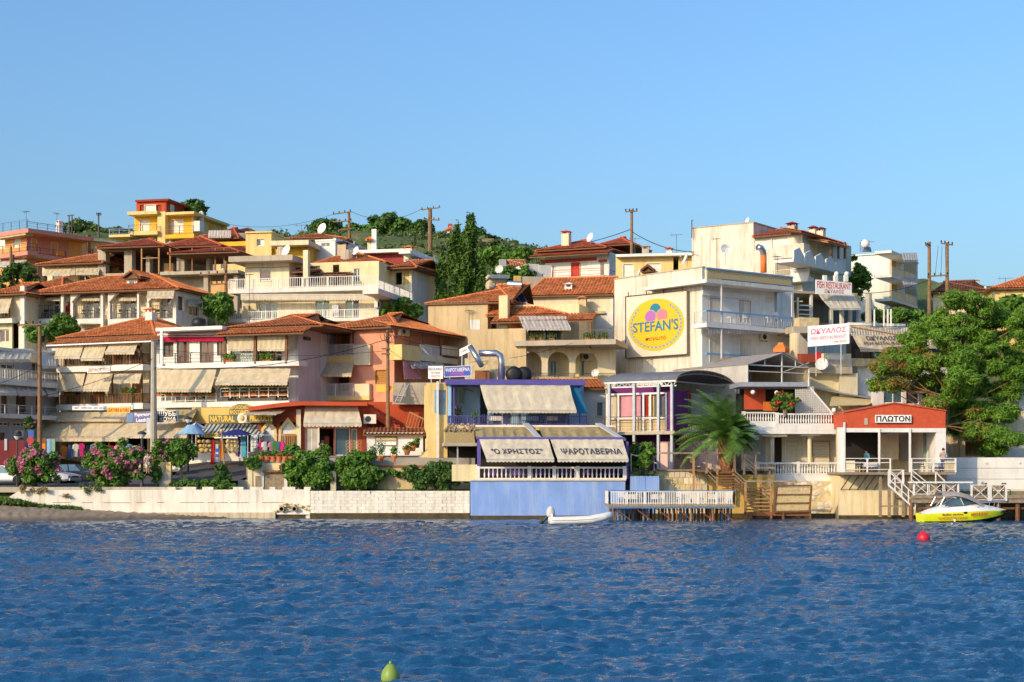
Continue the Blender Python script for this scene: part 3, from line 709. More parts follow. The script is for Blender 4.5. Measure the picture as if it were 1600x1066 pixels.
# ------------------------------------------------------------------ sea wall, left run (white render on concrete)
sw = T('sea_wall', 'long whitewashed concrete sea wall beside the beach with small white blocks along its top', 'wall', 15, 120.6, 0, 0)
f = sw.fr
plaster('seawall', (.80, .76, .66), .5, dcol=(.42, .32, .20)); plaster('seawall_low', (.60, .50, .34), .6, dcol=(.22, .15, .07))
def wl(x): return f.L(x, 800).x
m = MB(); a = 25; tops = [(15, 776), (28, 768), (60, 766), (484, 765)]
pts = [(wl(x), f.L(x, y).z) for x, y in tops]; m.prism([(pts[0][0], 0, -1.6), (pts[-1][0], 0, -1.6)] + [(x, 0, z) for x, z in pts[::-1]], (0, .75, 0)); f.part(m, 'wall', 'seawall')
f.box('ledge', (150, 801, 430, 811), -.28, -.002, 'seawall_low'); f.box('ledge', (484, 801, 430, 804), -.16, -.002, 'seawall')
m = MB(); x0 = wl(30)
while x0 < wl(430):
 L = rnd.uniform(.5, 2.4); f.part(MB().bar((x0, -.004, f.L(100, 785.6).z), (x0 + L, -.004, f.L(100, 785.4).z + rnd.uniform(-.02, .02)), .012, .03), 'crack', 'algae'); x0 += L + rnd.uniform(.1, 1.2)
for a, b in ((262, 274), (286, 306), (316, 333), (364, 380), (391, 411), (421, 430), (441, 461), (475, 485)):
 f.box('block', (a, 761, b, 765.4), .02, .6, 'white_block')
# broken outfall with two pipes
for k, x in enumerate((440, 460)):
 c = f.L(x, 795.5, -.35); m = MB(); R_, r_ = .2, .15; n = 14; V = []
 for r, y in ((R_, .4), (R_, -.05), (r_, -.05), (r_, .35)): V += [(c.x + r * math.cos(2 * math.pi * i / n), y - .4, c.z + r * math.sin(2 * math.pi * i / n)) for i in range(n)]
 m.add(V, [(q * n + i, q * n + (i + 1) % n, (q + 1) * n + (i + 1) % n, (q + 1) * n + i) for q in range(3) for i in range(n)] + [tuple(range(3 * n, 4 * n))]); p = f.part(m, 'pipe', 'concrete')
 f.part(MB().lathe([(r_ - .01, 0), (r_ - .01, .02)], (c.x, -.2, c.z), 12, 'y'), 'bore', 'dark_in', p)
m = MB(); g = random.Random(4)
for k in range(26):
 x = g.uniform(429, 486); y = g.choice([g.uniform(787, 792), g.uniform(793, 800)]); p = f.L(x, y, -.1); s_ = g.uniform(.05, .16)
 m.ball((p.x, -.08 - g.random() * .2, p.z), s_, 5, 4, (1.5, 1, .7))
f.part(m, 'rubble', 'stone_block'); f.box('painted_void', (431, 801, 477, 812), -.05, .02, 'algae')  # dark box coloured in for the shaded void below the pipes
# right run: painted blocks one by one
sw2 = T('sea_wall', 'white painted block sea wall with chipped joints running up to the blue taverna base', 'wall', 484, 120.0, 0, 0); f = sw2.fr
x0, z0, x1, z1 = f.R((485, 767, 734, 803)); f.part(MB().box(x0, .05, -1.5, x1, .9, z1 - .02), 'core', 'white_block')
f.part(MB().box(x0 - .02, -.1, -.9, x1, .045, z0 + .06), 'footing', 'algae')
rows = 7; hb = (z1 - z0 - .06) / rows; mes = []
for k in range(4):
 bm_ = MB(); e = .012; W = .62; bm_.add([(0, 0, 0), (W, 0, 0), (W, .1, 0), (0, .1, 0), (0, 0, hb - .009), (W, 0, hb - .009), (W, .1, hb - .009), (0, .1, hb - .009)], [(0, 3, 2, 1), (4, 5, 6, 7), (0, 1, 5, 4), (1, 2, 6, 5), (2, 3, 7, 6), (3, 0, 4, 7)])
 me = mesh_of(bm_, 'block'); me.materials.append(M(['white_block', 'seawall', 'seawall', 'seawall'][k])); mes.append(me)
for r in range(rows):
 x = x0 + (-.3 if r % 2 else 0)
 while x < x1 - .1:
  if not (rnd.random() < .02):
   o = link('block', mes[0 if rnd.random() < .25 else rnd.randrange(1, 4)], None, sw2.root); xx = max(x, x0); o.location = (xx, -.05 + rnd.uniform(-.006, .012), z0 + .06 + r * hb)
   o.scale = ((min(x + .625, x1) - xx - rnd.choice([.004, .004, .018])) / .62, 1, 1)
  x += .63
# weed and dry plants on the wall
def tuft(label, px, py, Y, w, h, mat, seed, n=160, name='weed', cat='weed'):
 t = T(name, label, cat, px, Y, 0, zpx(py, Y)); cl = [(rnd.uniform(-w / 2, w / 2), rnd.uniform(-.2, .2), h * rnd.uniform(.2, .8), .22, .2, h * .35, n // 8) for _ in range(8)]
 leaf_cloud('foliage', cl, .07, mat, t.root, elong=3.2, seed=seed); return t
tuft('dry brown weed hanging over the sea wall under the left oleander', 50, 770, 120.4, 2.6, .6, 'dry', 31, 420)
tuft('dry green weed tumbling over the sea wall below the second oleander', 140, 772, 120.4, 1.6, .9, 'leaf_olive', 32, 420)
tuft('small dry tuft growing from a crack low in the sea wall', 103, 779, 120.45, .5, .35, 'dry', 33, 90)
# grass bank at the head of the beach
gcl = []
for k in range(150):
 px = rnd.uniform(-40, 124) if k < 120 else rnd.uniform(-40, 30); Yb = np.interp(px, [-40, 124], [118.6, 120.2]) + rnd.uniform(-.9, .35); zc = np.interp(px, [-40, 20, 60, 124], [1.35, 1.25, .85, .62]) + rnd.uniform(-.05, .1)
 gcl.append((xpx(px, Yb), Yb, zc, .4, .35, .2, 70))
o = leaf_cloud('grass', gcl, .075, 'grass', seed=41, elong=3.5); tag(o, 'green grass growing along the head of the beach', 'grass', kind='stuff')
scl = []
for k in range(420):
 Yb = rnd.uniform(205, 262); px = rnd.uniform(470, 860) if k < 300 else rnd.uniform(60, 470); xx = xpx(px, Yb); zc = float(ground_z(np.array(xx), np.array(Yb))); r = rnd.uniform(.5, 1.3)
 scl.append((xx, Yb, zc + .2, r, r, r * .7, 55))
o = leaf_cloud('scrub', scl, .34, 'leaf_olive', seed=44, elong=1.6); tag(o, 'low green scrub covering the hill behind the town', 'scrub', kind='stuff')
# ================================================================== front row, left
def pot(label, px, py, Y, r=.2, h=.32, plant='leaf', ph=.4, seed=1, flowers=None, mat='terracotta', group=None, zb=None, name='flower_pot', x=None):
 t = T(name, label, 'pot', px, Y, 0, zpx(py, Y) if zb is None else zb, group, x=x)
 t.fr.part(MB().lathe([(r * .68, 0), (r * .95, h * .8), (r * 1.08, h * .82), (r * 1.08, h), (r * .92, h), (r * .9, h * .9)], n=12), 'pot', mat, smooth=False)
 if plant: leaf_cloud('plant', [(0, 0, h + ph * .45, r * 1.25, r * 1.25, ph * .55, 170)], .1, plant, t.root, seed=seed)
 if flowers: leaf_cloud('blossom', [(0, 0, h + ph * .6, r * 1.3, r * 1.3, ph * .5, 60)], .09, flowers, t.root, seed=seed + 1, elong=1.1)
 return t
def plantbox(f, x0, x1, y, d, mat='terracotta', leaf='leaf', fl=None, h=.25, ph=.35, n=260, seed=1):
 a, b = f.L(x0, y, d), f.L(x1, y, d)
 o = f.part(MB().box(a.x, d - .1, a.z, b.x, d + .15, a.z + h), 'planter', mat)
 k = max(3, int((b.x - a.x) / .4)); cl = [(a.x + (b.x - a.x) * (i + .5) / k, d, a.z + h + ph * .35, .3, .22, ph * .6, n // k) for i in range(k)]
 mx = f.mx if f.mx is not None else Matrix.Identity(4)
 cl2 = [(*(mx @ Vector(c[:3])), *c[3:]) for c in cl]
 leaf_cloud('plant', cl2, .1, leaf, o, seed=seed)
 if fl: leaf_cloud('blossom', [(*c[:3], c[3], c[4], c[5] * 1.1, n // k // 3) for c in cl2], .09, fl, o, seed=seed + 3, elong=1.1)
 return o
ORD = ['first', 'second', 'third', 'fourth', 'fifth', 'sixth', 'seventh', 'eighth', 'ninth', 'tenth', 'eleventh', 'twelfth', 'thirteenth', 'fourteenth', 'fifteenth', 'sixteenth']
CNAME = dict(white_cloth='white', yellow_cloth='yellow', turq='turquoise', orange_cloth='orange', red_cloth='red', magenta='magenta', lightblue='light blue', green_cloth='green', denim='denim blue', pinkcloth='pink', black_cloth='black', awning='beige', navy_cloth='navy')
# ---- shaded block at the far left, along the side street
t = T('apartment_block', 'grey white apartment block in shade at left edge with awnings along its balconies', 'building', -14, 133.5, 68, 2.5); f = t.fr
W_, Z_ = f.L(92, 600).x, 0
f.wall((-14, 560, 93, 700), 10, 'grey_wall', [((2, 615, 12, 646), 'door', dict(frame='maroon_w' if 0 else 'wood', pane='glass_brown')), ((25, 617, 41, 646), 'door', dict(frame='wood', pane='glass_brown')), ((56, 618, 64, 646), 'door', dict(frame='wood', pane='glass_brown')),
     ((2, 568, 22, 590), 'win', dict(pane='glass_blue')), ((50, 566, 66, 592), 'door', dict(pane='glass_brown')), ((-8, 659, 14, 665), 'win', dict(n=3)), ((21, 660, 40, 666), 'win', dict(n=3)), ((0, 676, 8, 706), 'door', dict(frame='wood', pane='wood', n=1))], zb=0)
f.box('balcony_slab', (-14, 591, 93, 599), -1.3, 0, 'white'); f.box('balcony_slab', (-14, 645, 93, 652), -1.3, 0, 'white')
f.rail(-14, 90, 574, 591, -1.25, 'white_paint', gap=.2); f.rail(-14, 90, 631, 645, -1.25, 'grey_paint', style='h', gap=.6)
f.awning((-14, 52, 545, 0), (-14, 46, 562, -2.0), 'awning_pale', arms=3); f.awning((60, 88, 548, 0), (66, 90, 572, -2.0), 'tent', arms=2)
f.awning((-14, 20, 599, -.1), (-14, 27, 614, -1.9), 'tent', arms=2); f.awning((21, 64, 600, -.1), (29, 72, 615, -1.9), 'tent', arms=2); f.awning((66, 88, 601, -.1), (75, 92, 616, -1.9), 'tent', arms=1)
f.box('parapet', (-14, 541, 93, 546), -.5, .3, 'white')
f.ac(27, 678, 0)
tt = T('low_wall', 'dark red garden wall with white end post under the shaded block', 'wall', -5, 131.5, 20, 2.6); f = tt.fr
f.box('wall', (-5, 688, 38, 735), 0, .3, 'maroon'); f.box('post', (7, 686, 11, 704), -.06, .36, 'white_clean')
# ---- house with three rows of awnings (rooms above a clothes shop)
t = T('guest_house', 'guest house with tiled hip roof and six beige awnings over brown wooden balconies', 'building', 88, 142.5, -25, 2.9); f = t.fr
f.wall((94, 530, 233, 705), 10, 'cream', [((100, 540, 124, 573), 'door', dict(frame='wood', pane='glass_brown')), ((134, 540, 158, 573), 'door', dict(frame='wood', pane='glass_brown')), ((172, 540, 192, 573), 'door', dict(frame='wood', pane='wood', n=3)), ((204, 540, 220, 573), 'door', dict(frame='wood', pane='glass_brown')),
 ((102, 592, 126, 632), 'door', dict(frame='wood', pane='glass_brown')), ((140, 592, 164, 632), 'door', dict(frame='wood', pane='glass_brown')), ((178, 592, 190, 632), 'win', dict(pane='curtain')), ((206, 592, 220, 632), 'door', dict(frame='wood', pane='wood', n=1)),
 ((98, 664, 230, 704), 'void')], zb=-.3, th=.3)
for (a, b) in ((573.5, 582.5), (632.5, 641.5)): f.box('balcony_slab', (88, a, 223, b), -1.6, 0, 'white_clean')
f.rail(89, 222, 557, 574, -1.55, 'wood', gap=.17, t=.05, right=1.4); f.rail(89, 222, 618, 632.5, -1.55, 'wood', gap=.17, t=.05, right=1.4)
for x in (90, 131, 175, 221): f.box('post', (x - 1, 582.5, x + 1, 618), -1.5, -1.38, 'wood')
for x in (91, 172, 220): f.box('post', (x - 1, 531, x + 1, 557), -1.5, -1.38, 'wood')
for (a, b, c, e, yb) in ((91, 131, 85, 125, 560), (134, 167, 126, 160, 563), (171, 215, 164, 210, 553)): f.awning((a, b, 536.5, -1.62), (c, e, yb - 3, -2.5), arms=2)
for (a, b, c, e, yb) in ((93, 133, 87, 128, 611), (137, 176, 129, 170, 611), (179, 221, 177, 218, 598)): f.awning((a, b, 584, -1.62), (c, e, yb - 3, -2.5), arms=2)
f.roof(87, 242, 529, -.6, 11.5, 2.2, il=6.0, ir=5.0); f.roof(72, 236, 538.5, -2.3, 1.65, .45, kind='shed', cap=False, fascia='white_paint')
f.box('eave_board', (90, 529.5, 234, 533), -.35, -.05, 'white_clean'); f.chimney(236, 482, 499, .75, 4.0, 'white')
for k, x in enumerate((105, 112, 150, 196, 208)): plantbox(f, x - 4, x + 4, 619.5, -1.35, seed=60 + k, fl='flower_red' if k in (0, 2, 3) else None, ph=.5)
# ground-floor shop: narrow upper awning + long front awning with printed valance
f.awning((80, 200, 644, -1.5), (76, 199, 655, -2.6), arms=0);
f.awning((78, 204, 658, -2.0), (50, 199, 684.5, -4.2), arms=3, val=.3, scal=False)
f.text('GREEK COTTON CLOTHES · BIKINI · LEATHER · FURS · ACCESSORIES', f.q(58, 681.5, 170, 684.3, -4.15), 'txt_brown', off=.06, bold=.01)
f.awning((200, 300, 654, -1.8), (199, 292, 681, -4.0), arms=3)
for k, x in enumerate((70, 118, 170)): f.box('post', (x - .6, 684, x + .6, 720), -3.9, -3.8, 'wood')
# clothes and goods hanging in the shop mouth (one thing each)
cols = ['white_cloth', 'yellow_cloth', 'turq', 'orange_cloth', 'red_cloth', 'magenta', 'lightblue', 'green_cloth', 'denim', 'pinkcloth', 'black_cloth', 'awning', 'navy_cloth']
GARM = {}
def garment(px, py, Y, mat, label, group, w=.45, h=.75, dress=False):
 key = (mat, dress)
 if key not in GARM:
  m = MB(); pr = [(-.5, 0), (-.16, 1.0), (.16, 1.0), (.5, 0)] if dress else [(-.30, 0), (-.30, .62), (-.52, .58), (-.46, .88), (-.14, 1.0), (.14, 1.0), (.46, .88), (.52, .58), (.30, .62), (.30, 0)]
  m.prism([(x * w * 1.0, -.05 + .03 * math.sin(9 * x), -z_ * -h - h) for x, z_ in pr], (0, .1, 0)); me = mesh_of(m, 'garment'); me.materials.append(M(mat)); GARM[key] = me
 o = link('garment', GARM[key], None); o.location = (xpx(px, Y), Y, zpx(py, Y)); o.rotation_euler = (0, 0, rnd.uniform(-.5, .5)); return tag(o, label, 'garment', group)
for k in range(13):
 x = 100 + k * 9.3; mt = cols[(k * 5 + 3) % len(cols)]
 garment(x, rnd.uniform(692, 697), 137.2 - k * .28, mt, ORD[k] + ' garment from the left in the clothes shop doorway, ' + CNAME.get(mt, 'plain'), 'garments in the clothes shop', .6, 1.1, k % 3 == 1)
# orange door panels at the shop's left corner
tt = T('door_panel', 'orange and blue painted door panels at the left corner of the clothes shop', 'door', 56, 135.5, -25, 3.2)
tt.fr.box('panel', (58, 686, 71, 720), 0, .08, 'orange_paint'); tt.fr.box('panel', (73, 686, 79, 720), .05, .1, 'blue_paint'); tt.fr.box('panel', (80, 686, 86, 720), .05, .1, 'green_shut')
# signs of the row
def sign(name, label, px0, y0, px1, y1, Y, ang, mat, lines, th=.1, y0b=None, y1b=None, frame=None, legs=None, zb=None, depth=0):
 """flat board with lettering: lines = (text, u0, v0, u1, v1, mat, bold, shear)"""
 t = T(name, label, 'sign', px0, Y, ang, zpx(y1, Y) if zb is None else zb); f = t.fr; a = f.q(px0, y0, px1, y1, 0, y0b, y1b); f.sbox('board', [a[0], a[1], a[2], a[3]], th, mat)
 A, B, C, D = a
 if frame:
  m = MB()
  for p, q_ in ((A, B), (B, C), (C, D), (D, A)): m.bar(p + Vector((0, -.02, 0)), q_ + Vector((0, -.02, 0)), .05)
  f.part(m, 'frame', frame)
 def at(u, v): return (A.lerp(B, u)).lerp(D.lerp(C, u), v)
 for L in lines:
  f.text(L[0], [at(L[1], L[2]), at(L[3], L[2]), at(L[3], L[4]), at(L[1], L[4])], L[5], off=.012, bold=L[6] if len(L) > 6 else .01, shear=L[7] if len(L) > 7 else 0)
 if legs:
  for p in (A.lerp(B, .2), A.lerp(B, .8)): f.part(MB().bar(p + Vector((0, .06, .1)), p + Vector((0, .06, -legs)), .07), 'leg', 'grey_paint')
 t.at = at
 return t
sign('house_sign', 'white sign reading ZEFYROS on the balcony edge of the guest house', 136, 575, 172, 583, 136.6, -25, 'sign_white', [('ZEFYROS', .04, .2, .62, .85, 'txt_brown', .02), ('STUDIOS', .66, .5, .96, .8, 'txt_brown', 0), ('apartments', .66, .15, .96, .42, 'txt_brown', 0)], y0b=573.5, y1b=581.5)
sign('balcony_banner', 'long white banner with blue lettering on the lower balcony edge of the guest house', 113, 634.5, 166, 641, 136.6, -25, 'sign_white', [('T-SHIRTS · SUMMER WEAR · GREEK SANDALS', .02, .2, .98, .8, 'sign_blue', .0)], th=.05)
sign('shop_sign', 'orange sign reading LEATHER AND FURS above the clothes shop awning', 167, 636.5, 203, 645.5, 135.0, -25, 'sign_yellow', [('LEATHER & FURS', .04, .2, .96, .8, 'txt_maroon', .02)])
sign('shop_sign', 'round ended GOLD sign above the leather sign', 187, 633, 207, 640.5, 135.3, -25, 'sign_white', [('GOLD', .1, .2, .9, .8, 'txt_brown', .01)])
ts = sign('shop_sign', 'blue grey sign with Papageorgiou Leather lettering beside concrete pole', 198, 645, 245, 661.5, 133.4, -22, 'sign_navy', [('Papageorgiou', .27, .5, .98, .92, 'sign_white', .02), ('Leather', .32, .08, .8, .42, 'sign_white', .02)], y0b=642, y1b=660)
m = MB()
for k in range(5): a = ts.at(.02 + k * .04, .1); b = ts.at(.04 + k * .04, .9); m.bar(a + Vector((0, -.02, 0)), b + Vector((0, -.02, 0)), .06, .02)
ts.fr.part(m, 'emblem', 'lightblue')
sign('shop_sign', 'black sign with white Cyrillic letters ШУБЫ КОЖА', 246.5, 642, 278.5, 659.5, 133.0, -20, 'black', [('ШУБЫ', .06, .53, .94, .95, 'sign_white', .02), ('КОЖА', .1, .06, .9, .46, 'sign_white', .02)], frame='white_paint')
sign('notice_board', 'grey blank sign plate fixed behind the concrete pole', 229, 653, 237, 681, 132.0, -20, 'grey_paint', [])
# ---- white house + pergola house (one block, two halves)
t = T('apartment_house', 'white house with crimson blind and tiled roof terrace beside the guest house', 'building', 240, 137.5, -20, 2.9); f = t.fr
xr = f.L(466, 560).x
f.wall((240, 522, 466, 700), 12, 'white_clean', [((255, 535, 271, 558), 'win', dict(frame='wood', pane='glass_brown')), ((276, 533, 296, 568), 'door', dict(frame='wood', pane='glass_brown')), ((312, 532, 334, 568), 'door', dict(frame='wood', pane='glass_brown')), ((339, 532, 350, 556), 'win', dict(frame='wood', pane='glass_brown')),
 ((360, 535, 392, 567), 'door', dict(frame='wood', pane='glass')), ((402, 535, 440, 566), 'door', dict(frame='wood', pane='glass_brown', n=3)),
 ((252, 592, 282, 628), 'door', dict(frame='white_paint')), ((296, 592, 322, 628), 'door', dict(frame='white_paint')), ((356, 590, 376, 626), 'door', dict(frame='wood')), ((384, 596, 400, 622), 'shut', dict(mat='red_paint')), ((404, 596, 420, 622), 'shut', dict(mat='orange_paint')), ((430, 590, 450, 626), 'door', dict(frame='wood')),
 ((246, 650, 460, 698), 'void')], zb=-.2)
fs = f.side(xr); fs.wall((466, 513, 501, 700), 1, 'lilac', [], d=-.004, thin=True, zb=-.2, name='flank')  # same light plaster as the front; its shade is put into the lilac colour
f.box('balcony_slab', (243, 569, 467, 577), -1.5, -.005, 'white_clean'); f.box('balcony_slab', (243, 629.5, 452, 637.5), -1.5, -.005, 'white_clean')
f.box('flat_roof', (243, 512.5, 347, 518), -1.7, 5, 'white_clean')
f.awning((248, 349, 524, -.05), (247, 350, 526, -.35), 'crimson', val=.42, arms=0, scal=False, sag=0)
f.rail(250, 346, 553, 569, -1.4, 'dark_metal', style='h', gap=.28, t=.03)
for x in (351, 398.5, 447): f.box('post', (x - 1.6, 524, x + 1.6, 569), -1.5, -1.32, 'wood')
f.box('beam', (350, 523, 449, 526), -1.52, -1.3, 'wood')
for a, b in ((356, 396), (402, 445)): f.awning((a, b, 526, -1.42), (a, b, 546, -1.46), 'awning_tan' if 0 else 'awning', arms=0, sag=0, val=.16)
fs2 = f.side(f.L(450, 540, -1.4).x, -1.4); fs2.awning((450, 470, 526, 0), (450, 470, 543, -.04), 'awning', arms=0, sag=0, val=.16)
f.roof(352, 503, 512.5, -.9, 12, 1.5, il=5.5, ir=6); f.roof(335, 474, 523.5, -2.2, 1.45, .5, kind='shed', cap=False)
sg = f.box('notice', (374, 551.5, 397, 565.5), -1.49, -1.45, 'sign_green')
for k, (s_, y0, y1) in enumerate((('ΑΤΘΑΝΤΙ', 552.5, 556.5), ('ROOMS TO LET', 557.5, 560.5), ('ZIMMER', 561.5, 564.5))): f.text(s_, f.q(376, y0, 395, y1, -1.49), 'sign_white', sg, off=.01)
for k, x in enumerate((353, 362, 411, 420)): plantbox(f, x - 4, x + 4, 568, -1.36, ph=.6, h=.3, seed=80 + k, fl=['flower_red', None, None, 'flower_yellow'][k])
f.rail(243, 338, 617, 629.5, -1.42, 'white_paint', gap=.5, style='h', t=.04, post=.9); f.rail(345, 450, 607, 622.5, -1.42, 'white_paint', style='h', gap=.4, t=.035, post=.9)
for k, x in enumerate((250, 263, 276, 290, 303, 317, 330)): plantbox(f, x - 4, x + 4, 619.5, -1.4, h=.22, ph=.4 if k % 2 else .7, seed=90 + k, fl='flower_red' if k in (2, 5, 6) else None)
for k, x in enumerate((351, 362, 374, 386, 397, 410, 422, 434, 444)): plantbox(f, x - 5, x + 5, 619, -1.25, h=.25, ph=1.0, n=360, seed=100 + k, fl=['flower_red', 'flower_yellow', 'flower_yellow', 'flower_red', 'flower_yellow', None, None, 'flower_red', 'flower_red'][k], leaf='leaf_olive')
f.awning((243, 338, 577.5, -1.4), (240, 330, 609, -2.6), arms=3); f.awning((345, 454, 576, -1.4), (336, 449, 598, -2.8), arms=3)
f.box('rainwater_pipe', (250, 514, 254, 570), -1.75, -1.62, 'white_paint'); fs.box('wire_bracket', (478, 526, 486, 531), -.25, 0, 'iron')
# water tank seen over the flat roof
c = f.L(311, 505, 2.5); f.part(MB().lathe([(.55, -.35), (.65, 0), (.55, .35), (.2, .45)], (c.x, 2.5, c.z), 12), 'water_tank', 'black', smooth=True)
# ---- shop row below: NATURAL PRODUCTS
t = T('gift_shop', 'gift shop front with striped green awning under NATURAL PRODUCTS signs', 'shop', 306, 133.3, -14, 3.2); f = t.fr
f.box('fascia', (300, 637, 425, 662), .4, .6, 'ochre'); f.awning((321, 423, 663, .3), (308, 412, 679, -1.8), 'green_stripe', arms=0, val=.22)
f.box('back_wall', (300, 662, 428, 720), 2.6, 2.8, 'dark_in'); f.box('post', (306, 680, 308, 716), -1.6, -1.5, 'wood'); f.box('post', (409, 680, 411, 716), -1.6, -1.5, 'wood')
f.awning((255, 308, 640, .3), (262, 300, 655, -1.2), 'awning_tan', arms=0)
for j in range(3):
 z = f.L(330, 700 - j * 9, 1.5).z; s_ = f.part(MB().box(f.L(312, 700, 1.5).x, 1.4, z, f.L(352, 700, 1.5).x, 2.0, z + .05), 'shelf', 'wood')
sign('shop_sign', 'dark sign with yellow word NATURAL over the striped awning', 326, 648.5, 371, 661, 131.6, -14, 'sign_green', [('NATURAL', .05, .15, .9, .9, 'sign_gold', .03)])
sign('shop_sign', 'dark sign with yellow word PRODUCTS over the striped awning', 386.5, 648, 426, 660.5, 130.6, -14, 'sign_green', [('PRODUCTS', .1, .15, .98, .9, 'sign_gold', .03)])
ta = T('shop_sign', 'arched sign with yellow BIOCOSMETICS lettering and a round face emblem below', 'sign', 358, 131.0, -14, 6.5); f = ta.fr
pts = [f.L(358, 648), f.L(358, 641), f.L(363, 634.5), f.L(372, 631.5), f.L(384, 631.5), f.L(393, 634.5), f.L(398, 641), f.L(398, 648)]
f.part(MB().prism(pts, (0, .1, 0)), 'board', 'sign_green'); f.text('БИОКОСМЕТИК', f.q(361, 633.5, 395, 639.5), 'sign_gold', off=.015, bold=.02); f.text('BIOCOSMETICS', f.q(359.5, 641, 396.5, 647), 'sign_gold', off=.015, bold=.02)
c = f.L(379.5, 653.5); f.part(MB().lathe([(.42, 0), (.42, .12), (.36, .14)], (c.x, -.16, c.z), 18, 'y'), 'medallion', 'sign_tan')
f.part(MB().ball((c.x, -.2, c.z + .02), .2, 8, 6, (1, .5, 1.2)), 'relief_face', 'straw')
sign('shop_sign', 'small yellow sign below the edge of the striped awning', 319, 677, 341, 683.5, 130.6, -14, 'sign_gold', [('LODIAKI', .06, .15, .94, .85, 'sign_green', .02)])
# goods: sponges, baskets, hats
for k in range(18):
 px, py = 312 + (k % 6) * 7 + (k // 6) * 2, [690, 697, 704][k // 6]; Yg = 131.3 + rnd.uniform(-.2, .3); r = rnd.uniform(.14, .26); m = MB().ball((0, 0, 0), r, 8, 6, (1.1, 1, .85))
 one('sponge', m, 'straw' if k % 3 else 'ochre', ORD[k % 6] + ' sponge from the left on the ' + ['upper', 'middle', 'lower'][k // 6] + ' gift shop shelf', 'sponge', (xpx(px, Yg), Yg, zpx(py, Yg)), 'sponges in the gift shop', smooth=True)
for k in range(9):
 px, py = 330 + 5 * (k % 3) + rnd.uniform(-2, 2) + 30, 690 + 7 * (k // 3); Yg = 128.6; m = MB().lathe([(.26, 0), (.24, .02), (.13, .04), (.12, .12), (.04, .15)], n=12)
 o = one('straw_hat', m, 'straw', 'straw hat in the ' + ['top', 'middle', 'bottom'][k // 3] + ' row, ' + ['left', 'middle', 'right'][k % 3] + ', on the blue rack beside the flags', 'hat', (xpx(358 + 5 * (k % 3) + rnd.uniform(-1, 1), Yg), Yg, zpx(py, Yg)), 'straw hats on the rack'); o.rotation_euler = (rad(75), rnd.uniform(-.3, .3), 0)
# blue stall roof and racks
t = T('market_stall', 'blue canvas stall roof on thin posts in front of the gift shop', 'stall', 344, 128.9, -8, 3.6); f = t.fr
a, b, c = f.L(345, 681, -1.), f.L(388, 680, -1.), f.L(372, 670, .4); d_ = f.L(340, 678, 1.2); e = f.L(392, 677, 1.2)
f.part(MB().add([a, b, e, d_, c], [(0, 1, 4), (1, 2, 4), (2, 3, 4), (3, 0, 4)]), 'canopy', 'navy_cloth')
for x in (345, 387): f.box('post', (x - .5, 681, x + .5, 722), -.98, -.92, 'grey_paint')
f.box('rail', (335, 683, 371, 685), -1.1, -1.04, 'white_paint')
t = T('towel_rack', 'rack hung with turquoise beach towels and white hats beside the stall', 'rack', 376, 128.7, -8, 3.6); f = t.fr
f.box('frame', (376, 679, 377, 720), 0, .06, 'grey_paint'); f.box('towel', (377, 682, 384, 714), -.05, 0, 'turq'); f.box('towel', (386, 684, 391, 708), -.02, .02, 'lightblue'); f.box('towel', (371, 682, 374.5, 714), .0, .05, 'purple_cloth'); f.box('towel', (368, 684, 370.5, 713), .0, .05, 'pinkcloth')
for k in range(11):
 Yg = 128.4; o = one('sun_hat', MB().lathe([(.22, 0), (.2, .02), (.12, .04), (.1, .12)], n=10), 'white_cloth' if k % 3 else 'black_cloth', 'sun hat in ' + ['top', 'second', 'third', 'lowest'][k // 3] + ' row, ' + ['left', 'middle', 'right'][k % 3] + ', on rack right of turquoise towels', 'hat', (xpx(389 + 5 * (k % 3), Yg), Yg, zpx(684 + 6 * (k // 3), Yg)), 'sun hats on the rack'); o.rotation_euler = (rad(80), rnd.uniform(-.4, .4), 0)
for k in range(14):
 Yg = 128.1; garment(409 + (k % 7) * 5.2, 690 if k < 7 else 709, Yg, [cols[5], 'white_cloth', 'black_cloth', 'pinkcloth', 'green_cloth', 'denim', 'magenta', 'awning', 'white_cloth', 'black_cloth', 'magenta', 'red_cloth', 'magenta', 'orange_cloth'][k], ORD[k % 7] + ' garment from the left on the ' + ('upper' if k < 7 else 'lower') + ' clothes rail by the wooden gate', 'garments on the clothes rail', .3, .75)
t = T('clothes_rail', 'two tier metal clothes rail on the terrace by the wooden gate', 'clothes rail', 406, 128.2, 0, 4.6); f = t.fr
f.part(MB().tube([f.L(406, 680), f.L(445, 680)], .025).tube([f.L(406, 699), f.L(445, 699)], .025).tube([f.L(406, 680), f.L(406, 722)], .025).tube([f.L(445, 680), f.L(445, 722)], .025), 'frame', 'grey_paint')
# beach umbrella, flags
t = T('beach_umbrella', 'closed tilted light blue fringed beach umbrella by the young tree', 'umbrella', 300, 128.4, 0, zpx(722, 128.4)); f = t.fr; c = f.L(301, 669)
m = MB()
for k in range(4):
 r0, r1, z0, z1 = .35 + .2 * k, .35 + .2 * (k + 1), c.z + .25 - .18 * k, c.z + .25 - .18 * (k + 1); n = 14
 m.add([(r0 * math.cos(6.283 * i / n), r0 * math.sin(6.283 * i / n), z0) for i in range(n)] + [(r1 * math.cos(6.283 * i / n), r1 * math.sin(6.283 * i / n), z1 - .02 * (i % 2)) for i in range(n)], [(i, (i + 1) % n, n + (i + 1) % n, n + i) for i in range(n)])
f.part(m, 'canopy', 'lightblue'); f.part(MB().tube([(0, 0, 0), (0, 0, c.z + .3)], .03), 'pole', 'white_paint')
t = T('parasol', 'blue and white parasol top behind the light blue beach umbrella', 'umbrella', 306, 130.2, 0, zpx(722, 130.2)); f = t.fr; c = f.L(306, 660); n = 8; rim = [(1.0 * math.cos(6.283 * i / n), 1.0 * math.sin(6.283 * i / n), c.z - .5) for i in range(n)]
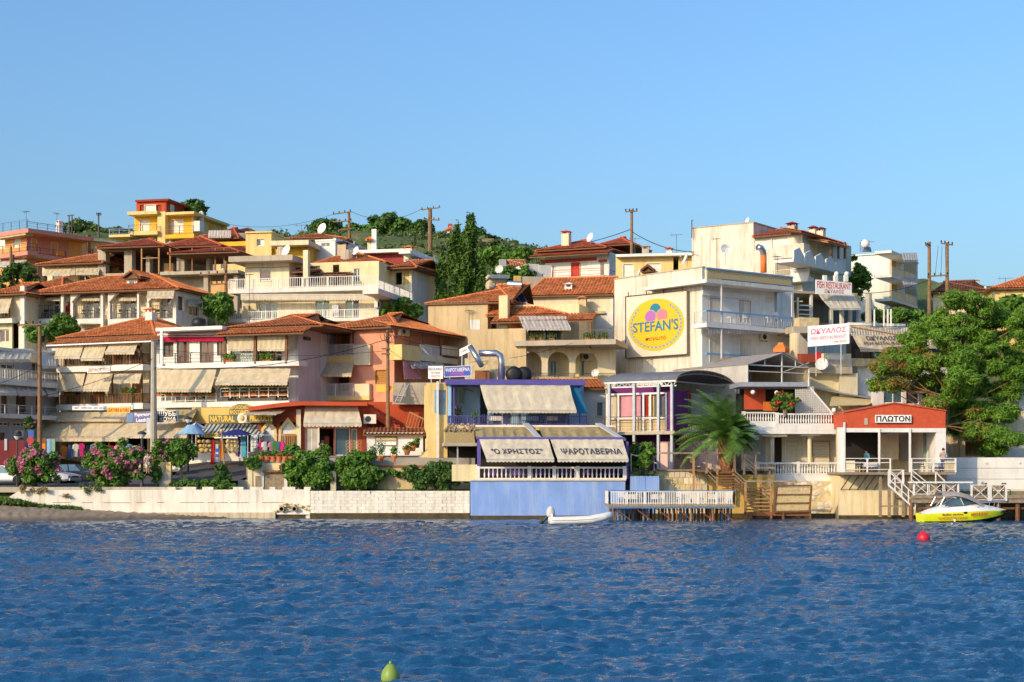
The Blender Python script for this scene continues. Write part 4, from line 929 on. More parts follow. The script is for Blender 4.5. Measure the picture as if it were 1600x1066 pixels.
for par, mt in ((0, 'sign_blue'), (1, 'white_cloth')):
 f.part(MB().add(rim + [(0, 0, c.z)], [(i, (i + 1) % n, n) for i in range(n) if i % 2 == par]), 'panel', mt)
f.part(MB().tube([(0, 0, 0), (0, 0, c.z + .1)], .03), 'pole', 'white_paint')
for k, (x, y0, y1, mt, lb) in enumerate(((333, 688, 726, 'red_cloth', 'red flag hanging beside the straw hats'), (339, 694, 722, 'white_cloth', 'blue and white striped flag right of the red flag'), (347, 688, 717, 'orange_cloth', 'orange flag hanging by the wooden flag pole'))):
 t = T('flag', lb, 'flag', x, 127.6, 0, zpx(y1, 127.6)); f = t.fr; m = MB(); A = f.L(x, y0); B = f.L(x, y1)
 for j in range(6):
  za, zb_ = A.z + (B.z - A.z) * j / 6, A.z + (B.z - A.z) * (j + 1) / 6
  for i in range(3):
   xx = lambda q, w_: (q - 1.5) * .13 * (.6 + .5 * w_); m.quad((xx(i, j / 6), .06 * (i % 2), za), (xx(i + 1, j / 6), .06 * ((i + 1) % 2), za), (xx(i + 1, (j + 1) / 6), .06 * ((i + 1) % 2), zb_), (xx(i, (j + 1) / 6), .06 * (i % 2), zb_))
 f.part(m, 'cloth', mt)
 if k == 1: f.part(MB().box(-.12, -.012, A.z - .6, .12, -.002, A.z - .35).box(-.14, -.012, A.z - 1.0, .14, -.002, A.z - .8), 'stripe', 'sign_blue')
t = T('flag_pole', 'slim bare wooden pole leaning before the terrace wall', 'pole', 353, 123.0, 0, zpx(765, 123)); f = t.fr
f.part(MB().tube([f.L(354.5, 768), f.L(346, 675)], .07, 7, .06), 'shaft', 'wood_light'); f.part(MB().ball(f.L(346, 673.5), .14), 'finial', 'straw')
# ---- arched boutique + shop with the drop awning (low building with brick red roof edge)
t = T('boutique', 'low shop with brick red roof edge, two pointed arches and a wide drop awning', 'shop', 402, 130.8, 4, 4.4); f = t.fr
f.wall((404, 634, 470, 712), 6, 'brickred', [((409, 664, 431, 712), 'void'), ((438, 660, 462, 712), 'void')])
for (xa, xb, yt) in ((409, 431, 656), (437, 463, 652)):
 xm = (xa + xb) / 2; P_ = [f.L(xa - 2, 690), f.L(xa - 1, 670), f.L(xm, yt), f.L(xb + 1, 670), f.L(xb + 2, 690)]; q = [f.L(xa + 2, 690), f.L(xa + 3, 672), f.L(xm, yt + 8), f.L(xb - 3, 672), f.L(xb - 2, 690)]
 m = MB()
 for i in range(4): m.prism([P_[i] + Vector((0, -.09, 0)), q[i] + Vector((0, -.09, 0)), q[i + 1] + Vector((0, -.09, 0)), P_[i + 1] + Vector((0, -.09, 0))], (0, .085, 0))
 f.part(m, 'arch', 'yellow_pale'); f.part(MB().prism([p + Vector((0, .03, 0)) for p in q], (0, .05, 0)), 'arch_infill', 'white_clean')
 f.win((xm - 5, 676, xm + 4, 690), .06, pane='glass_brown', n=1)
f.box('pillar', (463, 640, 470, 712), -.25, -.01, 'cream'); f.box('door_panel', (441, 678, 462, 712), -.35, -.27, 'shutter_wood')
m = MB()
for k in range(6): x = f.L(443 + k * 3.4, 690).x; m.box(x - .03, -.42, f.L(440, 710).z, x + .03, -.36, f.L(440, 681).z)
f.part(m, 'slats', 'wood_light')
f.wall((470, 636, 574, 712), 7, 'brickred', [((477, 668, 497, 712), 'win', dict(pane='curtain', n=2)), ((499, 670, 521, 712), 'void'), ((523, 668, 547, 712), 'win', dict(pane='glass_blue', n=1)), ((549, 670, 558, 712), 'win', dict(pane='glass_green', n=1))], d=.02)
f.box('door_frame', (497, 668, 499, 712), -.1, .02, 'white_paint'); f.box('back_goods', (507, 682, 514, 706), 1.5, 1.8, 'orange_paint'); f.box('shelf_stack', (502, 688, 506, 706), 1.4, 1.8, 'white_paint')
m = MB(); P_ = [f.L(388, 636, -1), f.L(440, 629.5, -1.2), f.L(470, 627.2, -1.3), f.L(574, 628, -1.3)]
for i in range(3): m.prism([P_[i], P_[i + 1], P_[i + 1] + Vector((0, 6 if i else 1.5, .02)), P_[i] + Vector((0, 6 if i else 1.5, .02))], (0, 0, -.32))
f.part(m, 'roof_edge', 'red_wall')
f.awning((477, 559, 634.5, -.1), (474, 565, 661, -1.5), 'awning_pale', val=.34, arms=0, sag=.02)
f.awning((392, 448, 640, -.2), (380, 432, 647, -1.8), 'awning', arms=3, val=.1)
f.ac(578, 655, -.1, 1.0, .75)
# red wall with stairs
t = T('stair_wall', 'red painted wall with an outside stair rising along it behind the white hut', 'wall', 566, 131.5, 2, 4.5); f = t.fr
f.box('wall', (566, 628, 670, 705), 2.6, 2.8, 'red_wall')
A, B = f.L(574, 631, .3), f.L(634, 675, .3); m = MB(); m.prism([A, B, B + Vector((0, 0, -.55)), A + Vector((0, 0, -.75))], (0, .2, 0)); f.part(m, 'stringer', 'red_wall')
f.part(MB().prism([f.L(566, 640, 1.2), f.L(576, 636, 1.2), f.L(616, 668, 1.2), f.L(600, 676, 1.2), f.L(566, 670, 1.2)], (0, .2, 0)), 'lower_wall', 'brickred')
for k in range(7):
 p = A.lerp(B, .1 + .14 * k); f.part(MB().box(p.x - .16, .26, p.z - .02, p.x + .16, 1.4, p.z + .12), 'tread', 'maroon')
m = MB(); A, B = f.L(640, 644, .3), f.L(674, 661, .3); C, D = f.L(634, 666, .3), f.L(668, 683, .3)
m.bar(A, B, .12); m.bar(C, D, .1)
for k in range(9): m.bar(A.lerp(B, k / 8), C.lerp(D, k / 8), .05)
f.part(m, 'railing', 'wood_light')
t = T('hut', 'small white hut with old tiled roof and framed picture board on its wall', 'hut', 566, 127.6, 4, 4.5); f = t.fr
f.wall((573, 676, 661, 712), 3.2, 'white_clean', []); f.roof(567, 665, 678.5, -.35, 4.0, .62, kind='shed', mat='tile_old', cap=False)
fr_ = f.part(MB().box(*[*f.L(586, 697, -.06)][:1], -.06, f.L(586, 697).z, f.L(621, 697).x, -.01, f.L(586, 681.5).z), 'picture_board', 'wood_grey')
f.box('panel', (588, 690, 619, 695.5), -.09, -.061, 'sign_white', fr_); f.box('panel', (588, 683.5, 619, 688.5), -.09, -.061, 'straw', fr_)
fs = f.side(f.L(573, 690).x);
# stair up to the taverna, with pots
t = T('stone_steps', 'cream rendered stone steps climbing to the yellow taverna wall', 'stairs', 628, 125.5, 0, 3.0); f = t.fr
xs = [640, 646, 653, 658, 664, 671, 678, 685, 694]; ys = [722, 716, 711, 706, 703, 697, 691, 685, 680]
for k in range(8):
 a, b = f.L(xs[k], ys[k]), f.L(720 if k < 5 else 705, 760); f.lbox('step', a.x, .02 + k * .14 * (1 if k < 5 else 1.6), -.5, b.x - (.3 * k if k >= 5 else .02 * k), 1.4 + k * .2, a.z, 'cream2' if k < 5 else 'marble')
# terrace deck and its retaining wall
t = T('terrace', 'cream retaining wall and paved terrace below the boutique', 'terrace', 366, 123.6, 0, 1.9); f = t.fr
def zt(y): return f.L(400, y).z
m = MB(); X = lambda x: f.L(x, 740).x
f.part(MB().prism([(X(384), .25, zt(716)), (X(742), .25, zt(716)), (X(742) + .6, 9, zt(716) + .3), (X(384) + 1.5, 9, zt(716) + .3)], (0, 0, -2.6)), 'deck', 'pave')
f.box('wall', (387, 724, 412, 770), 0, .24, 'cream'); f.box('wall', (372, 750, 387, 770), .1, .3, 'concrete'); f.box('wall', (412, 724, 470, 770), .08, .24, 'cream2'); f.box('wall', (470, 720, 590, 770), .1, .24, 'concrete_dark'); f.box('wall', (590, 727, 736, 770), .0, .24, 'tan')
f.box('hatch', (399, 744, 409, 766), -.03, .05, 'wood_grey'); f.box('pier', (408, 722, 412, 766), -.1, -.004, 'white_clean'); f.box('gate', (414, 738, 444, 766), -.04, .07, 'wood_grey'); f.box('pier', (444, 735, 449, 766), -.1, .05, 'white_clean'); f.box('pier', (516, 736, 525, 767), -1.0, -.8, 'marble')
f.box('ledge', (410, 735, 452, 738), -.35, -.11, 'rust'); f.box('coping', (590, 727, 700, 730), -.1, -.002, 'rust')
f.box('beam', (524, 731, 546, 733.5), -1.0, -.8, 'rust')
for k in range(4): f.box('plank', (478 + k * 6, 752, 483.5 + k * 6, 767), -.9, -.84, 'wood_grey')
for k in range(9):
 pot(ORD[k] + ' terracotta pot from the left in the row along the terrace edge', 409 + 9.2 * k, 722, 123.9, .24, .42, ['leaf', 'leaf_olive', 'leaf', 'dry'][k % 4], .5, 200 + k, group='terracotta pots along the terrace edge')
pot('large terracotta pot below the blue plumbago', 583, 723, 124.0, .3, .5, 'leaf', .8, 221, 'flower_blue', group=None); pot('terracotta pot between the blue plumbago and the steps', 596, 723, 124.0, .28, .5, 'leaf', 1.3, 222, 'flower_blue'); pot('tall terracotta pot of leafy plant at the foot of the steps', 616, 722, 124.0, .26, .5, 'leaf', .8, 223)
pot('terracotta pot of red geranium on the lower steps', 636, 711, 125.2, .27, .4, 'leaf', .4, 224, 'flower_red'); pot('terracotta pot of red geranium on the upper steps', 645, 705, 125.4, .27, .4, 'leaf', .35, 225, 'flower_red'); pot('dark pot with green plant at the top of the steps', 652, 700, 125.7, .2, .35, 'leaf', .5, 226, mat='dark_metal')
t = T('trellis', 'orange wooden lattice panel before the boutique window', 'trellis', 541, 127.2, 0, 4.6); f = t.fr; m = MB()
for k in range(6): m.bar(f.L(541 + 4.6 * k, 718), f.L(541 + 4.6 * k, 688), .05)
for k in range(7): m.bar(f.L(540, 689 + 4.6 * k), f.L(565, 689 + 4.6 * k), .05)
f.part(m, 'lattice', 'wood_light')
# ---- pink corner house
t = T('corner_house', 'pink corner house with tiled roof, wooden balcony posts and pale yellow balconies', 'building', 501, 138.5, -27, 4.5); f = t.fr
xc = f.L(616, 560).x
f.wall((548, 512, 616, 650), 13, 'pink', [((587, 579, 603, 600), 'shut', dict(mat='shutter_wood'))], zb=0)
f.wall((501, 516, 548, 650), 9, 'pink', [((505, 522, 513, 556), 'door', dict(n=1)), ((517, 520, 529, 556), 'shut', dict(mat='orange_paint')), ((534, 522, 545, 556), 'shut', dict(mat='shutter_wood')), ((512, 585, 545, 612), 'door', dict(frame='wood', pane='glass_brown'))], d=1.8, zb=0)
for x in (501, 525.5, 551): f.box('post', (x - 1.2, 514, x + 1.2, 557), -.1, .04, 'wood')
f.box('balcony_slab', (497, 557, 553, 572), -.25, 1.79, 'yellow_pale'); f.box('balcony_wall', (553, 539, 578, 571), -.35, -.01, 'cream'); f.rail(499, 552, 540, 557, -.1, 'white_paint', gap=.13, t=.04)
f.box('balcony_slab', (496, 620, 577, 627), -.5, 1.79, 'yellow_pale'); f.rail(497, 552, 601, 620, -.4, 'white_paint', gap=.13, t=.04); f.box('balcony_wall', (554, 600, 577, 620), -.45, -.01, 'cream')
f.awning((505, 553, 566, -.3), (497, 549, 585, -1.6), arms=2)
f.roof(490, 619, 515.5, -.7, 15, 1.75, il=5.0, ir=4.6, mid=.42)
fs = f.side(xc)
fs.wall((616, 507, 727, 650), 1, 'pink', [((640, 517, 660, 541), 'shut', dict(mat='shutter_wood')), ((629, 562, 636, 600), 'shut', dict(mat='shutter_wood')), ((655, 572, 672, 600), 'door', dict(frame='wood'))], d=-.004, zb=0, thin=True, name='flank')
fs.box('balcony_wall', (628, 538, 657, 562), -1.3, -.01, 'yellow_pale'); fs.box('balcony_slab', (657, 554, 716, 563), -1.3, -.01, 'cream'); fs.rail(657, 690, 538, 554, -1.25, 'white_paint', gap=.13, t=.04); fs.rail(690, 716, 540, 555, -1.25, 'cream', style='p')
for x in (689, 722): fs.box('post', (x - 1.2, 518, x + 1.2, 556), -1.3, -1.15, 'wood')
fs.roof(610, 729, 509, -1.75, 1.7, .5, kind='shed', cap=False); fs.ac(628, 518, -.02, 1.5, .75)
fs.awning((641, 690, 564, -1.0), (643, 700, 572, -2.6), 'tent', arms=0, sag=.2)
for k in range(2): fs.awning((629 + k * 12, 640 + k * 14, 564, -1.1), (632 + k * 14, 645 + k * 14, 592, -1.5), 'pinkcloth', arms=0, val=0)
# terrace behind, with ladder
t = T('retaining_wall', 'grey rendered retaining wall between the pink house and the taverna', 'wall', 612, 131.0, 0, 4); f = t.fr
f.box('wall', (613, 598, 672, 632), 2.2, 2.7, 'concrete')
sign('banner', 'yellow and red advertising banner tied to the pink house wall', 588, 602, 614, 612, 131.8, -10, 'sign_yellow', [('VIP', .55, .15, .95, .85, 'txt_red', .03)]);
t = T('ladder', 'grey metal ladder leaning on the retaining wall behind the taverna', 'ladder', 618, 131.2, 0, 7); f = t.fr; m = MB(); A, B = f.L(617, 629), f.L(631, 600, 1.8); o_ = Vector((.4, 0, 0)); m.bar(A, B, .05); m.bar(A + o_, B + o_, .05)
for k in range(1, 8): m.bar(A.lerp(B, k / 8), A.lerp(B, k / 8) + o_, .04)
f.part(m, 'frame', 'grey_paint')
# ================================================================== hillside, left
S = dict
# ---- house at the very left edge
t = T('house', 'cream house with slanted awning at the left edge below the hotel terrace roofs', 'building', -30, 153, -18, 6); f = t.fr
f.wall((-30, 457, 37, 545), 8, 'cream', [((-6, 466, 12, 500), 'door', S(frame='wood', pane='glass_brown')), ((0, 515, 14, 535), 'win', S(pane='glass_brown')), ((19, 505, 29, 545), 'void')], zb=0)
f.box('column', (31, 447, 38, 545), -.3, .0, 'white'); f.roof(-40, 39, 461, -.9, 9, 1.5, il=4, ir=3.5); f.rail(-20, 15, 483, 499, -.6, 'wood', gap=.3, t=.05); f.box('balcony_slab', (-30, 499, 19, 506), -.7, 0, 'white')
f.awning((-24, 19, 464, -.2), (-26, 13, 486, -1.5), arms=2)
# ---- long hotel with framed balconies
t = T('hotel', 'long cream hotel with four framed balconies and tiled roof with dormer', 'building', 42, 154, -17, 6); f = t.fr
bays = [(56, 95), (114, 157), (172, 214), (233, 270)]; gaps = [(99, 110), (161, 168.5), (217, 230)]
ops = [((a, 457, b, 499), 'void') for a, b in bays] + [((a, 507, b, 545), 'void') for a, b in bays] + [((a, 457, b, 542), 'void') for a, b in gaps]
f.wall((52, 459, 275, 550), 0, 'white', ops, th=.35, thin=True, zb=0)
f.wall((36, 460, 275, 560), 5.5, 'cream', [((40, 464, 50, 473), 'win', S(frame='wood')), ((41, 487, 54, 512), 'door', S(frame='wood', n=3))] + [((a + (b - a) * .5, 466, b - 2, 499), 'door', S(panes=['curtain', 'glass'])) for a, b in bays] + [((a + 4, 512, b - 8, 545), 'door', S(pane='curtain')) for a, b in bays], d=1.35, zb=0)
for i, (a, b) in enumerate(bays):
 for y0 in (457, 507):     # chamfered upper corner, shelf line above it
  A = f.L(a, y0, .02); f.part(MB().prism([A, A + Vector((.9, 0, 0)), A + Vector((0, 0, -.95))], (0, .25, 0)), 'corner_brace', 'white')
  m = MB(); m.bar(A + Vector((-.05, -.08, -.95)), A + Vector((.9, -.08, .02)), .09); m.bar(A + Vector((.9, -.08, .02)), f.L(b - 3, y0, .02) + Vector((0, -.08, .02)), .09); f.part(m, 'moulding', 'wood_grey')
 f.box('balcony_slab', (a, 498, b, 506.5), .36, 1.34, 'white'); f.rail(a, b, 478, 498, .15, 'dark_metal', gap=.22, t=.025)
 if i < 3: f.awning((a + 1, b - 1, 460.5, 1.1), (a + 1, b - 1, 466, .4), arms=0, val=.3)
 c = f.L((a + b) / 2 + 6, 497, .75); m = MB().box(c.x - .4, .5, c.z + .7, c.x + .3, 1.0, c.z + .74).box(c.x - .03, .72, c.z, c.x + .03, .78, c.z + .7); f.part(m, 'balcony_table', 'dark_metal')
 for sx in (-.8, .8):
  m = MB().box(c.x + sx - .2, .55, c.z + .42, c.x + sx + .2, .95, c.z + .46).box(c.x + sx - .2, .92, c.z + .6, c.x + sx + .2, .95, c.z + .85)
  for lx in (-.2, .2):
   for ly in (.57, .93): m.box(c.x + sx + lx - .02, ly - .02, c.z, c.x + sx + lx + .02, ly + .02, c.z + .42)
  f.part(m, 'balcony_chair', 'dark_metal')
f.awning((231, 273, 451, -.1), (229, 271, 463, -1.5), arms=2); f.awning((231, 273, 508, -.1), (229, 271, 524, -1.4), arms=2)
f.ac(105, 467, 1.3)
f.roof(38, 279, 459, -.5, 8.5, 1.9, il=6.5, ir=5); fs = f.side(f.L(275, 480).x)
fs.wall((275, 450, 324, 560), 1, 'white', [((295, 477, 311, 492), 'win', S(pane='glass')), ((277, 462, 288, 484), 'void'), ((297, 508, 309, 530), 'win', S(pane='glass_brown'))], d=-.004, thin=True, zb=0, name='flank')
fs.awning((293, 313, 467, 0), (294, 316, 475, -.8), 'awning', arms=0)
d_ = f.L(194, 447, 1.2); f.box('dormer', (198, 432, 214, 448), 1.2, 4, 'white'); f.win((201, 435, 211, 445), 1.16, n=1); f.roof(190, 219, 433, .7, 4, .62, kind='gable_y')
for b, y in ((107, 0),): pass
t = T('house', 'low house with small tiled roof tucked left above the hotel', 'building', 38, 162, -14, 10); f = t.fr
f.wall((40, 449, 96, 480), 7, 'white', []); f.roof(36, 97, 450.5, -.5, 8, 1.5, il=2.5, ir=2.2)
# ---- house with long pair of awnings
t = T('house', 'house with two long beige awnings under a tiled roof below the orange block', 'building', 62, 171, -16, 12); f = t.fr
f.wall((66, 412, 158, 460), 9, 'cream', [((82, 430, 100, 440), 'win', S()), ((122, 430, 142, 440), 'win', S()), ((66, 430, 74, 445), 'void')], zb=0)
f.roof(55, 160, 413.5, -1.6, 11, 2.0, il=7, ir=3); f.awning((76, 114, 414, -.3), (66, 109, 428, -1.9), arms=2); f.awning((116, 157, 413, -.3), (110, 154, 426.5, -1.9), arms=2)
f.antenna(118, 418, 445, -2.2, 12)
# ---- unfinished concrete house
t = T('unfinished_house', 'unfinished concrete frame house with wooden posts under brown red roofs', 'building', 152, 168, -12, 12); f = t.fr
for (a, b) in ((153, 165), (194, 206)): f.box('concrete_column', (a, 386, b, 430), 0, .9, 'concrete')
for (a, b) in ((228, 234), (276, 288), (322, 328)): f.box('concrete_column', (a, 400, b, 432), 1.2, 2.0, 'concrete')
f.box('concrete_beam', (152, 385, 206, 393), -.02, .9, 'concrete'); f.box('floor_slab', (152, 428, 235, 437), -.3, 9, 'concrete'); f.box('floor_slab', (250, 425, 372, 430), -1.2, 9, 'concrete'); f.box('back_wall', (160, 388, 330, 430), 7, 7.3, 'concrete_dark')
f.box('lower_wall', (152, 437, 380, 490), 1.0, 1.3, 'concrete'); f.box('brick_infill', (325, 440, 365, 472), -.2, .1, 'orange_paint' if 0 else 'fresco'); f.box('concrete_column', (318, 430, 325, 490), -.5, .2, 'concrete'); f.box('concrete_column', (365, 430, 371, 490), -.5, .2, 'concrete'); f.win((293, 438, 312, 450), 1.0, pane='dark_in', n=1, frame='fresco')
for x in (221, 248, 265.5, 300, 336, 350): f.box('wooden_post', (x - 1, 388, x + 1, 428), -1.0, -.85, 'wood_light' if x < 290 else 'rust')
f.box('wooden_rail', (220, 403, 248, 404.5), -1, -.9, 'wood_light'); f.box('wooden_rail', (268, 399, 350, 401), -1, -.85, 'rust')
f.roof(150, 256, 386.5, -1.2, 10, 1.45, il=4.0, ir=4, mat='tile_red'); f.roof(262, 372, 396, -2.0, 8, .9, il=3, ir=2.5, mat='tile_red', soffit=True); f.roof(246, 345, 386, 2.5, 8, 1.6, il=3.5, ir=4, mat='tile_red')
for k, x in enumerate((180, 262, 268)):
 p = f.L(x, 427, 3); f.part(MB().box(p.x - .3, 2.7, p.z, p.x + .3, 3.3, p.z + 1.0), 'brick_stack', 'fresco')
# ---- orange corner block with blue roof rail
t = T('apartment_block', 'orange apartment block with blue railing round its flat roof', 'building', 0, 196, -38, 18); f = t.fr
xc = f.L(42, 380).x
f.wall((-8, 369.5, 42, 460), 8, 'orange', [((-2, 373, 8, 390), 'shut'), ((21, 371, 32, 388), 'shut'), ((-5, 404, 34, 420), 'void')], zb=0)
f.box('roof_slab', (-8, 364.5, 44, 371), -1.4, 8, 'salmon'); f.box('balcony_slab', (-8, 399, 43, 405), -1.4, -.01, 'salmon'); f.rail(-8, 43, 387, 399, -1.35, 'dark_metal', style='h', gap=.3, t=.03, right=1.3)
f.awning((-8, 42, 404, -.2), (-8, 38, 415, -1.8), 'tent', arms=2); f.rail(-8, 43, 351, 364.5, -1.2, 'blue_rail', style='h', gap=.3, t=.03)
f.box('shade_blind', (-8, 371, 40, 374), -1.3, -.2, 'awning')
fs = f.side(xc); fs.wall((42, 363, 108, 460), 1, 'salmon', [((49, 373, 57, 391), 'shut'), ((80, 379, 90, 395), 'shut'), ((47, 413, 58, 428), 'shut')], d=-.004, thin=True, zb=0, name='flank')
fs.box('roof_slab', (42, 357, 108, 363), -1.4, -.01, 'salmon'); fs.box('balcony_slab', (42, 395, 104, 401), -1.4, -.01, 'salmon'); fs.rail(42, 103, 385, 396, -1.35, 'dark_metal', style='h', gap=.3, t=.03); fs.rail(42, 106, 346, 358, -1.2, 'blue_rail', style='h', gap=.3, t=.03); fs.ac(61, 403, -.01); fs.box('box_planter', (90, 391, 100, 399), -1.7, -1.42, 'orange_paint')
f.antenna(41, 330, 358, 3, 13); fs.antenna(89, 333, 362, 2, 16, 7, .6); fs.chimney(93, 345, 362, .6, 4, 'white', 'white_paint');
t = T('long_block', 'low grey white block running uphill behind the orange apartment block', 'building', 98, 202, 48, 22); f = t.fr
f.wall((98, 370, 190, 440), 8, 'white', [((97, 382, 106, 396), 'win', S()), ((116, 384, 124, 395), 'win', S()), ((141, 388, 147, 398), 'win', S())], zb=0); f.box('roof_slab', (98, 367, 190, 370), -1.3, 8, 'white_clean'); f.box('stair_pillar', (137, 367, 142, 395), -1.5, -1.2, 'rust')
# ---- yellow house with red penthouse
t = T('apartment_house', 'bright yellow house with brick red penthouse on the hilltop', 'building', 170, 200, -14, 22); f = t.fr
f.wall((210, 334, 246, 420), 10, 'yellow', [((219, 344, 233, 363), 'shut')], zb=0); f.wall((258, 334, 302, 420), 10, 'yellow', [((268, 344, 286, 364), 'shut')], zb=0, d=.01); f.box('fin', (246, 331, 258, 420), -1.0, 8, 'yellow_pale')
f.box('roof_slab', (199, 331, 245, 336), -1.6, 9, 'yellow_pale'); f.box('roof_slab', (258.5, 332, 303, 336), -1.5, 9, 'yellow_pale')
f.wall((213, 315, 260, 332), 5, 'red_wall', [((219, 321, 224, 331), 'shut', S(mat='brickred')), ((226, 321, 243, 331), 'shut'), ((245, 321, 251, 331), 'shut', S(mat='brickred'))], d=1.0); f.box('penthouse_roof', (211, 312.5, 263, 315.5), .6, 7, 'brickred')
fs0 = f.side(f.L(260, 325, 1.0).x, 1.0); fs0.box('penthouse_flank', (260, 315.5, 287, 332), -.005, .2, 'brickred'); fs0.win((266, 319, 272, 330), -.01, n=1, pane='curtain')
f.box('balcony_slab', (170, 367, 203, 371), -2.2, .2, 'yellow_pale'); f.box('balcony_slab', (201, 362, 246, 368), -1.6, -.01, 'yellow_pale'); f.box('balcony_slab', (258.5, 367, 303, 373), -1.6, -.01, 'yellow')
f.rail(171, 202, 358.5, 367, -2.1, 'blue_rail', style='h', gap=.25, t=.04); f.rail(201, 245, 352, 362, -1.5, 'dark_metal', style='h', gap=.25, t=.03); f.rail(259, 302, 354, 367, -1.5, 'dark_metal', style='h', gap=.3, t=.03)
f.awning((203, 244, 370, -.1), (202, 243, 376, -1.3), 'striped', arms=0); f.awning((259, 300, 374, -.1), (248, 300, 382, -1.4), 'striped', arms=0)
fs = f.side(f.L(302, 350).x); fs.wall((302, 334, 346, 420), 1, 'yellow_pale', [((306, 346, 312, 360), 'win', S(pane='curtain')), ((325, 350, 332, 360), 'win', S(pane='curtain'))], d=-.004, thin=True, zb=0, name='flank'); fs.box('boiler', (312, 345, 319, 361), -1, -.2, 'white_clean'); fs.chimney(315, 331, 346, .4, -.5, 'white', 'white_paint')
# ---- brown house with striped blind
t = T('house', 'brown roofed house with a striped blind right of the yellow house', 'building', 303, 190, -12, 18); f = t.fr
f.wall((318, 366, 384, 420), 8, 'concrete_dark', [((333, 369, 360, 379), 'door', S(n=4, frame='wood'))], zb=0); f.roof(300, 372, 373, -2.0, 10, 1.9, il=3.6, ir=2.6, mat='tile_brown' if 0 else 'tile_red'); f.roof(352, 394, 364, 3, 6, .9, il=1.6, ir=1.6, mat='tile_brown')
f.awning((326, 361, 360, -1.9), (325, 361, 369, -2.3), 'striped', arms=0); f.box('balcony_wall', (316, 379, 386, 386), -1.6, -1.4, 'yellow'); f.roof(332, 396, 396, -3.6, 5, 1.2, il=1.8, ir=2.4, mat='tile_brown'); f.wall((336, 396, 384, 440), 4, 'yellow_pale', [((345, 405, 356, 420), 'door', S())], d=-3.0, zb=0)
# ---- pale yellow block
t = T('house', 'pale yellow box house with flat roof and one small window', 'building', 383, 184, -10, 16); f = t.fr
f.wall((384, 364, 424, 440), 8, 'yellow_pale', [((401, 374, 413, 384.5), 'win', S(panes=['glass', 'shutter']))], zb=0); f.box('roof_edge', (383, 362, 425, 364.5), -.2, 8.2, 'yellow_pale')
f.wall((424, 384, 482, 440), 7, 'yellow', [], d=.5, zb=0); f.box('roof_slab', (421, 376.5, 482, 384), -1.4, 7, 'cream')
t = T('house', 'yellow house with tiled roof above the pale yellow box house', 'building', 425, 193, -8, 20); f = t.fr
f.wall((436, 372, 540, 410), 8, 'yellow_pale', [], zb=0); f.roof(430, 542, 374.5, -.9, 10, 1.25, il=3.5, ir=4.5); f.dish(503, 357, 3, .7, 366); f.antenna(471, 351, 375, -1, 20)
# ---- white box house
t = T('house', 'small white box house with a double window above the cream apartments', 'building', 493, 186, -20, 16); f = t.fr
f.wall((493, 377, 524, 430), 8, 'white_clean', [((502, 380, 515, 386), 'win', S())], zb=0); fs = f.side(f.L(524, 380).x); fs.wall((524, 372, 566, 430), 1, 'white_clean', [((555, 377, 559, 386), 'win', S(n=1))], d=-.004, thin=True, zb=0, name='flank'); f.box('roof_edge', (492, 375, 525, 377.5), -.1, 8, 'white_clean')
f.box('stack', (573.5, 358, 580, 392), 1.5, 2.3, 'white_clean') if 0 else None
t = T('chimney_stack', 'tall white chimney stack with small tiled hood beside it, above the maroon house', 'chimney', 582, 181, 0, 18); f = t.fr
f.box('stack', (580.5, 358, 588, 400), 0, .8, 'white_clean'); f.box('hood_wall', (574, 375, 581, 400), .1, .9, 'cream'); f.roof(572, 582, 375, -.3, 1.6, .4, kind='hip')
# ---- maroon house
t = T('house', 'maroon walled house with white roof edge behind the cypress', 'building', 560, 179, -14, 16); f = t.fr
xc = f.L(641, 400).x
f.wall((556, 396, 641, 450), 10, 'maroon', [], zb=0); f.box('roof_slab', (556, 391, 643, 396), -1.0, 10, 'white_clean'); fs = f.side(xc)
fs.wall((641, 396, 712, 450), 1, 'maroon', [((648, 407, 654, 420), 'win', S(n=1)), ((660, 408, 672, 424), 'door', S()), ((686, 414, 700, 430), 'win', S())], d=-.004, thin=True, zb=0, name='flank'); fs.box('roof_slab', (641, 391, 712, 396), -1.3, -.01, 'white_clean'); fs.box('balcony_slab', (646, 421, 712, 426), -1.3, -.01, 'white_clean'); fs.box('balcony_slab', (650, 404, 672, 407), -1.3, -.01, 'grey_wall')
for k in range(3):
 m = MB(); q = fs.L(652 + 13 * k, 397 + 2 * k, -1.25); m.bar(q, q + Vector((.5, 0, -.4)), .06); m.bar(q + Vector((.5, 0, -.4)), q + Vector((.1 + .3 * k, 0, -1.0)), .06); fs.part(m, 'awning_arm', 'white_paint')
f.chimney(639, 385, 420, .9, -.6, 'cream');
# ---- cream apartment block with long terraces
t = T('apartment_block', 'cream apartment block with long white railed terrace and dirty scalloped edge', 'building', 360, 155, -13, 8); f = t.fr
xc = f.L(591, 480).x
f.wall((378, 459, 591, 540), 12, 'cream', [((405, 474, 434, 500), 'door', S(panes=['glass_green', 'glass', 'glass_green'], n=3)), ((493, 470, 515, 500), 'door', S(pane='glass_green')), ((540, 468, 561, 500), 'door', S(panes=['glass_green', 'glass']))], zb=0)
f.wall((383, 408, 452, 452), 7, 'cream', [((406, 421, 423, 439), 'win', S(frame='white_paint', pane='glass_brown', n=1, sill=True))], d=1.0); f.box('roof_slab', (357, 401, 457, 409.5), -.7, 8, 'concrete'); f.box('moulding', (384, 418.5, 451, 419.6), .95, 1.0, 'wood_grey'); f.part(MB().lathe([(.5, 0), (.5, .8), (.45, .9), (.1, .95)], tuple(f.L(441, 401, 3)), 12), 'water_tank', 'concrete'); f.dish(447, 392, 1.5, .6, 401)
